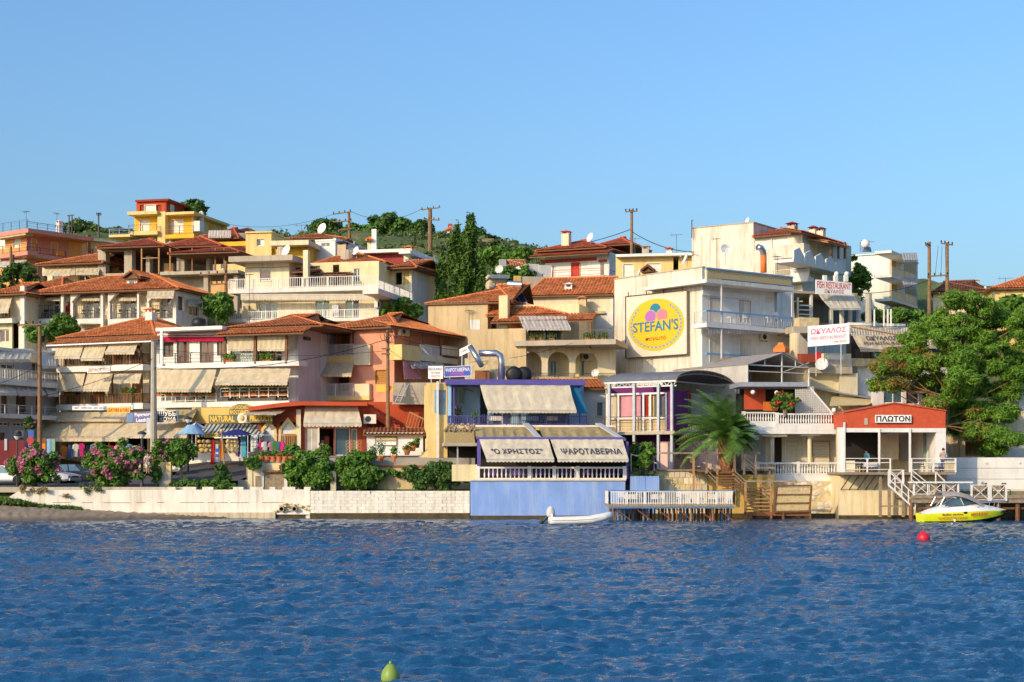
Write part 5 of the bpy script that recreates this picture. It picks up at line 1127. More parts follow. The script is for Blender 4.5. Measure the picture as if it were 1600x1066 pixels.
f.wall((452, 412, 592, 452), 6, 'cream2', [((458, 418, 470, 448), 'door', S(frame='wood')), ((484, 416, 500, 448), 'door', S(frame='wood')), ((520, 414, 530, 448), 'void'), ((553, 420, 562, 440), 'win', S())], d=2.6)
f.box('terrace_slab', (357, 452, 592, 459), -1.6, 1.0, 'white'); f.rail(358, 591, 437, 452, -1.5, 'white_paint', gap=.22, t=.045, left=1.5, post=2.4)
f.awning((376, 591, 459.5, -1.5), (376, 591, 461, -1.55), 'awning_pale', val=.55, arms=0, sag=0)
f.roof(456, 486, 424, -.3, 3, .5, kind='shed', mat='tile_old', cap=False); f.roof(452, 540, 430, .3, 2.2, .35, kind='shed', mat='tile_old', cap=False)
f.box('flue', (473.5, 391, 481, 452), -1.3, -.7, 'cream'); f.box('balcony_slab', (357, 499, 385, 504), -1.5, 0, 'white'); f.rail(358, 591, 488, 500, -1.4, 'white_paint', gap=.2, t=.04); f.box('balcony_slab', (385, 500, 591, 505), -1.5, -.01, 'white'); f.box('pillar', (380, 478, 388, 500), -1.45, -.9, 'tan')
for x in (412, 462, 507): f.box('wall_lamp', (x, 466, x + 2, 470), -.2, 0, 'dark_metal')
c = f.L(525, 486, -.6); f.part(MB().box(c.x - .3, -.8, c.z - .6, c.x + .3, -.5, c.z + .6), 'cage', 'grey_paint')
fs = f.side(xc); fs.wall((591, 459, 660, 540), 1, 'white', [((600, 470, 612, 484), 'win', S())], d=-.004, thin=True, zb=0, name='flank'); fs.box('terrace_slab', (591, 451, 655, 459), -1.5, -.01, 'white'); fs.rail(591, 654, 437, 452, -1.45, 'white_paint', style='v', gap=.22, t=.045)
fs.ac(587, 476, -.3)
# house above its right end
t = T('house', 'tiled hip roof house rising above the cream apartment terrace', 'building', 486, 161, -14, 10); f = t.fr
f.wall((512, 411, 600, 470), 8, 'cream', [((577, 418, 588, 430), 'win', S())], zb=0, d=.6); f.roof(486, 602, 412.5, -.8, 9, 1.75, il=3.0, ir=5); f.chimney(536, 378, 402, .9, 2.2, 'tan', 'dark_metal'); f.part(MB().lathe([(.7, 0), (.7, .9), (.6, 1.0)], tuple(f.L(543, 407, 1)), 12), 'water_tank', 'concrete'); f.dish(556, 392, .6, .45, 405)
t = T('house', 'house with tiled hip roof and blue grey flank beside the cypress', 'building', 594, 158.5, -20, 9); f = t.fr
xc = f.L(643, 440).x
f.wall((606, 420, 643, 500), 9, 'cream2', [((618, 426, 628, 445), 'void'), ((631, 424, 641, 445), 'shut', S(mat='yellow_pale'))], zb=0); fs = f.side(xc); fs.wall((643, 418, 671, 500), 1, 'white', [], d=-.004, thin=True, zb=0, name='flank'); f.roof(594, 650, 419, -1.2, 11, 1.3, il=3.2, ir=3)
# ================================================================== hillside, middle
# ---- tan blank-walled building with terrace roofs and solar heater
t = T('house', 'tan house with blank rendered wall, tiled roof and striped awning over its terrace', 'building', 668, 143.5, -14, 7); f = t.fr
f.wall((669, 474, 762, 600), 9, 'tan', [((734, 500, 750, 522), 'louvre')], zb=0, d=0)
f.wall((762, 478, 905, 600), 8, 'cream2', [((768, 494, 779, 520), 'door', S(frame='wood')), ((788, 497, 812, 540), 'door', S(frame='orange_paint', pane='orange_paint')), ((824, 512, 876, 545), 'void')], zb=0, d=1.4)
a = f.L(668, 473, -.1); b = f.L(765, 459, 3);
f.roof(664, 800, 474.5, -.2, 9, 2.0, il=8.5, ir=2.5, mat='tile'); f.roof(760, 884, 493, -.2, 5, 1.25, il=.8, ir=4.5, mat='tile'); f.roof(766, 926, 503.5, -2.0, 2.0, .75, kind='shed', mat='tile', cap=False)
f.box('parapet', (669, 472.5, 762, 474.5), -.12, .3, 'concrete'); f.box('flue', (779.5, 462, 793, 513), -1.1, -.3, 'cream2'); f.chimney(790, 461, 475, .9, 2.0, 'cream2')
f.awning((810, 884, 494, -1.4), (818, 892, 513, -3.2), 'striped', arms=0, val=.2)
f.box('terrace_wall', (731, 515, 822, 600), -2.6, -2.3, 'tan'); f.box('terrace_slab', (803, 533, 962, 541), -3.0, 3, 'concrete'); f.rail(822, 880, 516, 533, -2.7, 'dark_metal', gap=.18, t=.025)
f.rail(908, 958, 516, 533, -2.7, 'iron', gap=.2, t=.03); f.box('post', (921, 503, 923, 545), -1.95, -1.8, 'rust'); f.box('post', (823, 508, 825, 545), -1.9, -1.8, 'white_paint')
for k, x in enumerate((832, 846, 862, 918, 930, 944)): plantbox(f, x - 4, x + 4, 533, -2.3, ph=.55, seed=300 + k, fl='flower_red' if k == 1 else None)
# solar heater
h = T('solar_heater', 'solar water heater with steel drum and dark panels on the tiled roof', 'solar heater', 800, 145.5, -14, zpx(478, 145.5)); g = h.fr
A, B = g.L(794, 445), g.L(816, 446); g.part(MB().tube([A, B], .36, 14), 'tank', 'steel', smooth=False)
for i in range(2):
 p = [g.L(802 + 10 * i, 473, -1.2), g.L(814 + 10 * i, 473, -1.2), g.L(806 + 9.5 * i, 457, .2), g.L(795 + 9.5 * i, 457, .2)]; q = g.sbox('collector', p, .08, 'solar'); m = MB()
 for u, v in ((0, 1), (1, 2), (2, 3), (3, 0)): m.bar(p[u], p[v], .06)
 g.part(m, 'collector_frame', 'steel', q)
m = MB(); m.bar(A + Vector((0, 0, -.3)), A + Vector((-.2, .2, -1.7)), .06); m.bar(B + Vector((0, 0, -.3)), B + Vector((0, .2, -1.7)), .06); m.bar(A + Vector((0, 0, -.3)), A + Vector((.6, -1.0, -1.5)), .05); g.part(m, 'stand', 'steel')
# ---- arcade house under that terrace
t = T('arcade_house', 'cream house with three round arched loggias above the taverna', 'building', 803, 139.5, 6, 6); f = t.fr
f.wall((803, 552, 962, 640), 0, 'cream', [((803, 552, 803.01, 552.01), 'void')], d=2.2, th=.2, thin=True, zb=0, name='back_wall')
arches = [(809, 847), (856, 890), (899, 934)]; x0, z0, x1, z1 = f.R((803, 541, 962, 640)); m = MB(); zb_ = 0
def arch_wall(m, x0, x1, z0, z1, A, d, th, seg=14):
 xs = [x0]
 for (a, b, zs, zsp) in A: xs += [a, b]
 xs.append(x1)
 for k in range(0, len(xs), 2): m.box(xs[k], d, z0, xs[k + 1], d + th, z1)
 for (a, b, zs, zsp) in A:
  r, c = (b - a) / 2, (a + b) / 2; rise = min(r, zs - zsp); P_ = [(c - r * math.cos(math.pi * i / seg), zsp + rise * math.sin(math.pi * i / seg)) for i in range(seg + 1)]
  for i in range(seg): m.prism([(P_[i][0], d, P_[i][1]), (P_[i + 1][0], d, P_[i + 1][1]), (P_[i + 1][0], d, z1), (P_[i][0], d, z1)], (0, th, 0))
  if zsp > z0: pass
Al = []
for a, b in arches: p, q_ = f.L(a, 549), f.L(b, 567); Al.append((p.x, q_.x, p.z, q_.z))
arch_wall(m, x0, x1, z0, z1, Al, 0, .35); f.part(m, 'arcade', 'cream')
f.box('parapet', (803, 588, 962, 640), -.02, -.004, 'cream')
for a, b in arches: f.win((a + (b - a) * .08, 563, a + (b - a) * .42, 588), 2.15, n=2, pane='glass_blue')
f.ac(917, 558, 2.1, .9, .65); f.rail(805, 960, 583, 590, -.3, 'iron', style='h', gap=.2, t=.02)
fs = f.side(f.L(962, 560).x);
f.dish(930, 583, -.8, .35, 592)
# ---- cream house with long tiled roof
t = T('house', 'cream walled house with long sloping tiled roof left of the ice cream sign', 'building', 825, 151, -12, 8); f = t.fr
f.wall((826, 460, 958, 560), 8, 'cream', [], zb=0); f.wall((905, 490, 958, 560), 3, 'white', [], d=-1.2, zb=0); f.roof(820, 960, 462.5, -.5, 9, 2.1, il=1.0, ir=.4, mat='tile'); f.chimney(889, 443, 462, .7, 1.2, 'white', 'white_paint'); f.chimney(910, 464, 492, .8, -1.0, 'tan', 'tile_old')
fs = f.side(f.L(958, 500).x); fs.box('flank', (958, 455, 966, 560), -.005, .1, 'white'); f.box('lean_to_edge', (896, 487, 945, 491), -1.5, -1.0, 'tan')
# ---- house with red door
t = T('villa', 'white villa with brown hip roof, red band and red door on its balcony', 'building', 835, 181, -24, 14); f = t.fr
f.wall((852, 399, 952, 460), 9, 'white_clean', [((855, 415, 861, 434), 'win', S()), ((863, 415, 868, 434), 'win', S(pane='glass_green')), ((893, 411, 905, 434), 'shut', S(mat='red_paint')), ((906, 411, 918, 434), 'shut'), ((938, 410, 944, 434), 'win', S(n=1))], zb=0)
f.box('red_band', (845, 407, 932, 412), -.06, -.004, 'red_wall'); f.box('red_band', (935, 406, 948, 410), -.06, -.004, 'red_wall')
f.roof(836, 946, 392, -.8, 11, 1.7, il=4, ir=5.0, mat='tile_red'); f.roof(826, 950, 401.5, -1.9, 1.8, .55, kind='shed', mat='tile_red', cap=False); f.chimney(885, 361, 388, .85, 1.5, 'cream', 'tile_red')
f.box('balcony_slab', (862, 434, 944, 441), -1.6, -.01, 'concrete'); f.rail(863, 943, 423, 434, -1.5, 'red_wall', style='h', gap=.3, t=.035, post=2.5); fs = f.side(f.L(952, 420).x); fs.wall((952, 396, 986, 460), 1, 'white', [((958, 412, 966, 432), 'win', S()), ((972, 412, 980, 432), 'shut', S(mat='shutter_brown'))], d=-.004, thin=True, zb=0, name='flank'); fs.box('balcony_slab', (952, 433, 984, 440), -1.4, -.01, 'concrete'); fs.rail(952, 984, 422, 433, -1.35, 'purple', style='h', gap=.3, t=.03)
f.roof(928, 986, 384, 4, 7, 1.3, il=2.5, ir=2.5, mat='tile_red'); f.dish(922, 371, 1, .55, 384);
t = T('house', 'small pale house with tiled roof half hidden left of the white villa', 'building', 790, 190, 5, 18); f = t.fr
f.wall((795, 415, 825, 440), 5, 'cream', [], zb=0); f.roof(790, 829, 416, -.5, 6, 1.1, il=2.6, ir=2.4, mat='tile_old')
t = T('hut', 'flat roofed cream hut with white roof edge right of the cypress', 'hut', 762, 165, 10, 12); f = t.fr
f.wall((765, 435, 790, 480), 5, 'cream', [], zb=0); f.box('roof_slab', (763, 429, 796, 434.5), -.5, 5, 'white_clean'); f.dish(780, 421, 1, .45, 430); f.box('boiler', (781, 405, 791, 416), 2, 2.6, 'grey_wall')
t = T('storage_house', 'small white house with grey side wall and two windows left of the villa', 'building', 826, 172, 25, 14); f = t.fr
f.wall((826, 412, 842, 460), 5, 'white', [], zb=0); fs = f.side(f.L(842, 430).x); f2 = t.frame(842, 172.8, 25); f2.wall((842, 414, 861, 460), 4, 'white_clean', [((846, 428, 850, 433), 'win', S(n=1)), ((852, 433, 858, 438), 'win', S(n=1))], zb=0, d=-.3)
t = T('block_wall', 'grey concrete block wall running up behind the solar heater', 'wall', 812, 163, 8, 12); f = t.fr; f.box('wall', (814, 432, 862, 470), 0, .3, 'concrete'); f.box('plinth', (803, 431, 814, 445), -.1, .3, 'ochre')
# ---- chapel on the crest
t = T('chapel', 'tiny white chapel with red arched belfry on the hill crest', 'chapel', 700, 268, 0, 38); f = t.fr
f.wall((688, 367, 712, 385), 6, 'white_clean', [((698, 373, 702, 380), 'win', S(n=1))]); f.part(MB().prism([f.L(685, 367.5, -.2), f.L(715, 367.5, -.2), f.L(702, 359, -.2)], (0, 6.4, 0)), 'gable', 'white_clean'); m = MB(); A, B, C = f.L(684, 368, -.4), f.L(702, 358, -.4), f.L(716, 368, -.4); m.prism([A, B, B + Vector((0, 0, .3)), A + Vector((0, 0, .3))], (0, 6.8, 0)); m.prism([B, C, C + Vector((0, 0, .3)), B + Vector((0, 0, .3))], (0, 6.8, 0)); f.part(m, 'roof', 'tile_red')
x0, z0, x1, z1 = f.R((700, 350, 707, 362)); m = MB(); arch_wall(m, x0, x1, z0, z1, [(x0 + .18, x1 - .18, z1 - .15, z1 - .5)], -.3, .4); f.part(m, 'belfry', 'red_wall'); f.part(MB().lathe([(.16, 0), (.12, .15), (.05, .22)], ((x0 + x1) / 2, -.1, z0 + .5), 8), 'bell', 'rust')
for k, (x, y, w_, lb) in enumerate(((618, 366, 14, 'low white house among the trees on the crest'), (560, 368, 10, 'pale hut on the crest beside the pylon'))):
 t = T('house', lb, 'building', x, 262, 0, 37); t.fr.wall((x, y, x + w_, y + 14), 6, 'white', []); t.fr.box('roof_slab', (x - 1, y - 1.2, x + w_ + 1, y), -.4, 6.4, 'white_clean')
# ================================================================== right half, upper
# ---- ice cream house
t = T('apartment_house', 'white rendered house carrying the big ice cream sign, with two railed balconies', 'building', 959, 144.5, -52, 6); f = t.fr
xc = f.L(1097, 500).x
f.wall((960, 437, 1097, 640), 9, 'stucco', [], zb=0); f.box('coping', (959, 435.5, 1098, 437.2), -.05, .3, 'concrete')
fs = f.side(xc)
fs.wall((1097, 432, 1240, 640), 1, 'white_clean', [((1110, 466, 1126, 502), 'shut', S(mat='shutter_brown')), ((1156, 470, 1172, 503), 'shut', S(mat='shutter_brown')), ((1195, 463, 1206, 473), 'win', S(frame='shutter_wood', pane='glass_brown')), ((1109, 528, 1128, 565), 'shut'), ((1156, 530, 1174, 565), 'shut')], d=-.004, thin=True, zb=0, name='front_wall')
fs.box('roof_slab', (1104, 436, 1240, 441.5), -1.6, 6, 'white'); fs.box('roof_parapet', (1104, 419, 1128, 436), -1.6, -1.4, 'cream'); fs.rail(1105, 1238, 419.5, 436, -1.55, 'blue_paint', style='p');
m = fs.part(MB().box(fs.L(1105, 430, -1.56).x, -1.62, fs.L(1128, 436, -1.56).z, fs.L(1236, 430, -1.56).x, -1.58, fs.L(1128, 422, -1.56).z), 'reed_screen', 'straw')
fs.box('top_rail', (1104, 417.5, 1240, 420), -1.7, -1.5, 'blue_paint')
fs.box('balcony_slab', (1104, 504.5, 1238, 511), -1.6, -.01, 'white_clean'); fs.rail(1105, 1237, 486, 504.5, -1.55, 'grey_paint', gap=.25, t=.02, left=1.5); fs.box('top_rail', (1104, 484, 1238, 486.5), -1.66, -1.5, 'blue_paint')
fs.awning((1106, 1230, 512, -1.3), (1106, 1230, 514, -1.5), 'striped', val=.45, arms=0); fs.box('blind_box', (1098, 453, 1182, 461), -.14, -.01, 'white_clean')
for k, x in enumerate((1128, 1238)): fs.box('post', (x - .8, 440, x + .8, 560), -1.55, -1.47, 'white_paint')
for k, x in enumerate((1142, 1167, 1200, 1216)):
 c = fs.L(x, 504, -.9); m = MB().box(c.x - .25, -1.1, c.z + .4, c.x + .25, -.65, c.z + .45).box(c.x - .25, -.7, c.z + .45, c.x + .25, -.65, c.z + .9)
 for lx in (-.22, .22):
  for ly in (-1.07, -.68): m.box(c.x + lx - .025, ly - .025, c.z, c.x + lx + .025, ly + .025, c.z + .4)
 fs.part(m, 'balcony_chair', 'white_paint')
fs.ac(1192, 527, -.02, .8, .55); fs.box('top_rail', (1104, 551, 1180, 554), -.5, -.3, 'blue_paint'); fs.box('rainwater_pipe', (1214, 453, 1219, 500), -.3, -.05, 'steel')
# bent roof flue
c = fs.L(1193, 417, 1.0); m = MB().tube([c + Vector((0, 0, -.5)), c + Vector((0, 0, 1.0))], .28, 12); fs.part(m, 'flue', 'orange_paint', smooth=True); m = MB().tube([c + Vector((0, 0, 1.0)), c + Vector((-.05, 0, 1.35)), c + Vector((-.3, 0, 1.6)), c + Vector((-.7, 0, 1.65))], .28, 12); fs.part(m, 'flue_elbow', 'steel', smooth=True)
f.dish(1071, 404, 2.5, .62, 420); fs.dish(1135, 389, 3.0, .5, 415); f.dish(998, 427, 2.0, .5, 436); fs.antenna(1215, 400, 420, 2, 16)
# the sign
sg = T('billboard', 'large ice cream billboard reading STEFANS with three scoops in a dotted yellow oval', 'sign', 978, 142.75, -52, 12); g = sg.fr; g2 = g
A = [g.L(978.5, 560), g.L(1074.5, 553.5), g.L(1074, 453.5), g.L(978, 463.5)]; g.sbox('board', A, .06, 'sign_tan'); m = MB()
for i in range(4): m.bar(A[i] + Vector((0, -.05, 0)), A[(i + 1) % 4] + Vector((0, -.05, 0)), .06)
g.part(m, 'frame', 'iron')
def at(u, v): return A[0].lerp(A[1], u).lerp(A[3].lerp(A[2], u), v)
def disc(cu, cv, ru, rv, off, n=48):
 m = MB(); pts = [at(cu + ru * math.cos(2 * math.pi * i / n), cv + rv * math.sin(2 * math.pi * i / n)) + Vector((0, -off, 0)) for i in range(n)]; m.add(pts, [tuple(range(n))]); return m
g.part(disc(.495, .50, .455, .415, .012), 'oval', 'sign_gold')
for k in range(40):
 a = 2 * math.pi * k / 40
 if .30 * math.pi < a < .72 * math.pi: continue
 g.part(disc(.495 + .405 * math.cos(a), .50 + .36 * math.sin(a), .021, .022, .018, 12), 'dot', 'dot')
for nm, cu, cv, mt, o_ in (('scoop', .49, .745, 'txt_teal', .02), ('scoop', .60, .645, 'rose', .024), ('scoop', .41, .64, 'mauve', .028)):
 g.part(disc(cu, cv, .098, .105, o_ - .003), 'scoop_edge', 'sign_gold'); g.part(disc(cu, cv, .09, .098, o_), nm, mt)
g.part(MB().add([at(.28, .5) + Vector((0, -.031, 0)), at(.72, .5) + Vector((0, -.031, 0)), at(.72, .585) + Vector((0, -.031, 0)), at(.28, .555) + Vector((0, -.031, 0))], [(0, 1, 2, 3)]), 'scoop_base', 'sign_gold')
g.text('STEFAN\'S', [at(.12, .40), at(.86, .40), at(.86, .58), at(.12, .56)], 'txt_teal', off=.05, bold=.02); g.text('παγωτό', [at(.33, .24), at(.66, .24), at(.66, .33), at(.33, .32)], 'txt_brown', off=.05, shear=.25)
m = MB()
for u in (.04, .34, .62, .92): p = at(u, 1.0); m.bar(p + Vector((0, 0, -.1)), p + Vector((0, 0, .35)), .07)
g.part(m, 'bracket', 'rust')
# ---- yellow house behind
t = T('house', 'long yellow house with white roof edge behind the ice cream house', 'building', 962, 163, -10, 10); f = t.fr
f.wall((962, 402, 1082, 470), 8, 'yellow_pale', [((974, 413, 990, 435), 'shut'), ((1010, 412, 1032, 435), 'shut'), ((1052, 402, 1060, 425), 'void')], zb=0); f.box('roof_slab', (962, 397.5, 1082, 401.5), -.9, 8, 'white_clean'); f.chimney(1009, 384, 400, .7, 2, 'concrete', 'concrete'); f.chimney(1046, 387, 398, .6, 3, 'white', 'tile_red'); f.antenna(1057, 366, 402, -.5, 18); f.roof(1001, 1022, 422, -1.2, 1.6, .5, kind='gable_y', mat='tile_brown'); f.antenna(992, 372, 400, 1, 16)
# ---- tall white block with balconies down its right flank
t = T('apartment_block', 'tall white apartment block with tiled top floor and stepped balconies on its flank', 'building', 1081, 161, -34, 8); f = t.fr
xc = f.L(1254, 400).x
f.wall((1081, 357, 1177, 520), 12, 'stucco', [], zb=0); f.wall((1177, 369, 1254, 520), 12, 'stucco', [((1179, 372, 1203, 391), 'shut'), ((1206, 371, 1232, 389), 'shut')], zb=0, d=.01); f.box('coping', (1080, 355.6, 1178, 357.2), -.06, 12, 'concrete')
f.roof(1176, 1258, 369.5, -.5, 9, 1.1, il=.3, ir=3.5, mat='tile_red'); fs = f.side(xc)
fs.wall((1254, 361, 1322, 520), 1, 'white', [((1262, 374, 1270, 392), 'win', S()), ((1285, 378, 1294, 395), 'win', S()), ((1262, 412, 1278, 434), 'door', S(pane='curtain')), ((1290, 415, 1302, 434), 'win', S())], d=-.004, thin=True, zb=0, name='flank')
fs.roof(1252, 1324, 361, -1.2, 2.2, .5, kind='shed', mat='tile_red', cap=False)
fs.box('balcony_slab', (1240, 404, 1322, 409), -1.9, -.01, 'white_clean'); A, B = fs.L(1240, 404, -1.9), fs.L(1322, 404, -1.9); n = 5; dx = (B.x - A.x) / n
for k in range(n):
 x = A.x + dx * k + .1; fs.part(MB().prism([(x, -1.9, A.z), (x + dx - .2, -1.9, A.z), (x + dx - .2, -1.9, A.z + .45), (x + dx * .5, -1.9, A.z + 1.15), (x, -1.9, A.z + .75)], (0, .14, 0)), 'parapet', 'white_clean')
f.box('balcony_box', (1207, 384, 1256, 405), -1.3, -.01, 'stucco'); f.box('recess_shade_panel', (1211, 406, 1250, 430), -.1, -.005, 'concrete_dark'); f.box('balcony_slab', (1207, 436, 1262, 443), -1.5, -.01, 'white_clean'); f.rail(1208, 1236, 423, 436, -1.4, 'cream', gap=.2, t=.04); f.box('parapet', (1236, 421, 1264, 436), -1.45, -1.3, 'white_clean'); f.awning((1228, 1250, 406, -.5), (1238, 1260, 421, -1.7), 'tent', arms=0)  # dark panel on the wall face paints the shade of a recess under the balcony
f.chimney(1238, 348, 366, .8, 1.5, 'tan', 'maroon'); fs.chimney(1271, 354, 374, .7, 3.5, 'cream', 'maroon'); fs.chimney(1283, 356, 376, .7, 2.5, 'cream', 'maroon')
fs.roof(1294, 1326, 377, -2.2, 2.0, .45, kind='shed', mat='tile', cap=False, fascia='wood_light')
for x in (1300, 1311, 1321): fs.box('post', (x - .8, 378, x + .8, 404), -1.9, -1.75, 'wood')
f.part(MB().tube([f.L(1081, 372, -.3), f.L(1081, 344, -.3), f.L(1083, 344, -.3)], .05), 'standpipe', 'iron'); f.dish(1168, 345, 2, .35, 352)
# ---- pale block on the far right hill
t = T('apartment_block', 'pale mint white apartment block with awninged balconies on its right edge', 'building', 1318, 178, -30, 14); f = t.fr
xc = f.L(1393, 430).x; plaster('mint', (.74, .78, .70), .15)
f.wall((1318, 401, 1393, 520), 10, 'mint', [], zb=0); f.box('roof_slab', (1316, 399.5, 1394, 401.2), -.2, 10, 'white_clean'); fs = f.side(xc)
fs.wall((1393, 392, 1432, 520), 1, 'tan', [((1400, 403, 1412, 420), 'void'), ((1402, 440, 1414, 458), 'void'), ((1400, 470, 1412, 485), 'win', S())], d=-.004, thin=True, zb=0, name='flank')
for y in (391, 429, 466): fs.box('balcony_slab', (1393, y, 1434, y + 4), -1.8, -.01, 'white_clean')
for y in (416, 452): fs.rail(1393, 1432, y, y + 14, -1.7, 'cream', style='p')
for y in (395, 433): fs.awning((1408, 1432, y, -1.6), (1412, 1434, y + 12, -3.0), 'tent', arms=1)
fs.roof(1424, 1452, 487, -3, 3, .2, kind='shed', mat='tile_brown', cap=False)
h = T('solar_heater', 'solar heater drum on the roof of the mint white block', 'solar heater', 1352, 181, -20, zpx(392, 181)); g = h.fr; g.part(MB().ball(g.L(1352, 381), .5, 12, 8), 'drum', 'white_paint', smooth=True); g.sbox('collector', [g.L(1348, 393, -1.2), g.L(1362, 393, -1.2), g.L(1360, 386), g.L(1350, 386)], .06, 'solar'); m = MB()
for x in (1344, 1347): m.tube([g.L(x, 394), g.L(x, 378)], .04)
m.bar(g.L(1345, 376), g.L(1366, 378), .05); g.part(m, 'stand', 'iron')
# ---- houses at the right edge
t = T('house', 'cream house with brown hip roof rising behind the pine', 'building', 1455, 178, -18, 12); f = t.fr; xc = f.L(1541, 460).x
f.wall((1458, 455, 1541, 540), 9, 'cream', [((1520, 461, 1528, 467), 'win', S(pane='glass_brown'))], zb=0); f.roof(1453, 1545, 456.5, -.7, 10.5, 1.7, il=4.5, ir=5, mat='tile_brown'); fs = f.side(xc); fs.wall((1541, 447, 1566, 540), 1, 'white', [((1543, 462, 1547, 470), 'win', S(n=1))], d=-.004, thin=True, zb=0, name='flank'); f.chimney(1526, 437, 455, .5, 5, 'cream', 'concrete')
t = T('house', 'orange yellow house with tiled roof cut by the right edge', 'building', 1548, 172, -8, 12); f = t.fr
f.wall((1551, 449, 1680, 540), 9, 'yellow_pale', [], zb=0); f.roof(1546, 1690, 450.5, -.6, 10, 1.9, il=5, ir=5); f.antenna(1571, 434, 480, -1, 22); f.roof(1588, 1660, 496, -4, 4, .8, kind='shed', mat='tile_old', cap=False)
# ---- fish restaurant terraces
t = T('restaurant', 'fish restaurant on the slope with canvas roofed terrace and printed valance', 'restaurant', 1236, 138, 14, 7); f = t.fr
f.wall((1240, 560, 1268, 640), 5, 'cream', [], zb=0, d=1.0); f.box('shelter_floor', (1240, 510, 1330, 520), 0, 5, 'concrete'); f.box('tower', (1288, 552, 1330, 585), -2.4, 1, 'cream'); f.box('tower_shutter', (1293, 555, 1319, 563), -2.46, -2.41, 'shutter'); f.rail(1290, 1330, 562, 577, -2.6, 'grey_paint', style='h', gap=.25, t=.03)
f.box('ledge', (1262, 574, 1332, 583), -2.7, 2, 'concrete'); f.box('retaining_wall', (1250, 583, 1312, 760), -2.0, 2, 'cream2'); f.box('retaining_wall', (1312, 583, 1340, 760), -2.4, 2, 'cream'); f.box('retaining_wall', (1340, 572, 1500, 760), -1.5, 2, 'white')
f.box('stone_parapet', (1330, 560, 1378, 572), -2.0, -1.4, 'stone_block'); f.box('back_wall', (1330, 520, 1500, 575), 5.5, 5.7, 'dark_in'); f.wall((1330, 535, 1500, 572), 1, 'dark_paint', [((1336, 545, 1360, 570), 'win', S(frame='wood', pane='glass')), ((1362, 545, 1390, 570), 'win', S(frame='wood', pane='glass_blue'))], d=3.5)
# canvas roof strips and the printed drop
for k in range(6):
 x = 1326 + 25 * k; f.awning((x + 2, x + 27, 508.5 + k * .8, 3.0), (x + 4, x + 29, 524 + k * .8, -1.8), 'awning_pale', val=0, arms=0, sag=.15)
f.awning((1332, 1424, 524, -1.85), (1344, 1420, 546, -3.0), 'awning', val=.2, arms=0, scal=False)
Q = f.q(1351, 526.5, 1400, 533.5, -2.0);
def drop(u0, v0, u1, v1):
 A, B = f.L(1332, 524, -1.85), f.L(1424, 524, -1.85); C, D = f.L(1344, 546, -3.0), f.L(1420, 546, -3.0)
 p = lambda u, v: (C.lerp(D, u)).lerp(A.lerp(B, u), v) + Vector((0, -.06, .02)); return [p(u0, v0), p(u1, v0), p(u1, v1), p(u0, v1)]
f.text('ΩΚΥΑΛΟΣ', drop(.2, .62, .74, .92), 'txt_dark', off=.02, bold=.02); f.text('FISH RESTAURANT', drop(.12, .30, .9, .52), 'txt_dark', off=.02, bold=.015, shear=.15); f.text('...sea food', drop(.55, .08, .92, .22), 'txt_dark', off=.02, bold=.01)
f.awning((1426, 1488, 528, -1.85), (1436, 1484, 541, -2.6), 'awning', val=.2, arms=0, scal=False); f.text('ΩΚΥΑΛΟΣ', f.q(1440, 533, 1472, 540, -2.62), 'txt_dark', off=.05, bold=.02)
f.part(MB().tube([f.L(1330, 511, -1.9), f.L(1425, 527, -1.95), f.L(1490, 530, -2.0)], .07, 6), 'roof_beam', 'wood_light'); f.part(MB().tube([f.L(1430, 511, 1.0), f.L(1492, 529, -2.0)], .07, 6), 'roof_beam', 'white_paint'); f.box('roof_ridge', (1326, 504, 1415, 508), 2.8, 3.2, 'white_clean')
# lower shed roofs between the terraces
f.part(MB().sheet(f.L(1268, 606, -3), f.L(1382, 626, -3), f.L(1384, 620, 0), f.L(1262, 602, 0), .06), 'sheet_roof', 'corr'); f.part(MB().sheet(f.L(1296, 634, -5.5), f.L(1356, 632, -5.5), f.L(1384, 621, -2), f.L(1300, 617, -2), .06), 'sheet_roof', 'straw')
# stair shed, barbecue, clutter left of the white sign
f.box('shed_wall', (1242, 520, 1250, 600), -.6, .5, 'cream'); f.box('stone_stack', (1249, 496, 1280, 515), .2, 1.4, 'stone_block'); f.part(MB().prism([f.L(1248, 520, -1), f.L(1262, 535, -1), f.L(1262, 553, -1), f.L(1248, 553, -1)], (0, 1.2, 0)), 'sheet_screen', 'concrete'); f.box('counter', (1252, 553, 1276, 566), -1.6, -.8, 'brickred'); f.box('crate_stack', (1276, 550, 1282, 562), -1.8, -1.4, 'bright_red'); f.box('crate_stack', (1283, 553, 1292, 560), -1.8, -1.4, 'sign_blue')
f.dish(1284, 569, -3.0, .55, 578); c = f.L(1221, 545, -.8); f.part(MB().lathe([(.75, -.3), (.75, .0), (.35, .35), (.3, .5)], tuple(c), 4), 'barbecue_hood', 'orange_paint')
# upper pavilion with signs
t = T('pavilion', 'open sided restaurant pavilion with wide beige drop awning below its roof sign', 'pavilion', 1238, 145, 20, 10); f = t.fr
f.box('roof_slab', (1240, 454, 1340, 458), -.5, 6, 'concrete'); f.box('back_wall', (1242, 458, 1345, 510), 4, 4.2, 'concrete_dark'); f.box('column', (1267, 456, 1270, 512), -.4, -.1, 'white_paint')
for x in (1300, 1317, 1330, 1343): f.box('column', (x - 1.8, 482, x + 1.8, 512), .6, 1.0, 'white_clean')
for x in (1308, 1324, 1337): f.box('window', (x - 5, 485, x + 5, 508), 1.6, 1.7, 'glass_blue')
f.awning((1278, 1334, 459, -.5), (1297, 1346, 482, -2.6), 'awning_pale', val=.14, arms=2, scal=False)
for x in (1246, 1255): f.rail(1244, 1266, 495, 508, .3, 'white_paint', style='h', gap=.3) if x == 1246 else None
for k in range(3): f.box('plank', (1250, 476 + 7 * k, 1268, 478 + 7 * k), -.8 + .3 * k, -.7 + .3 * k, 'white_paint')
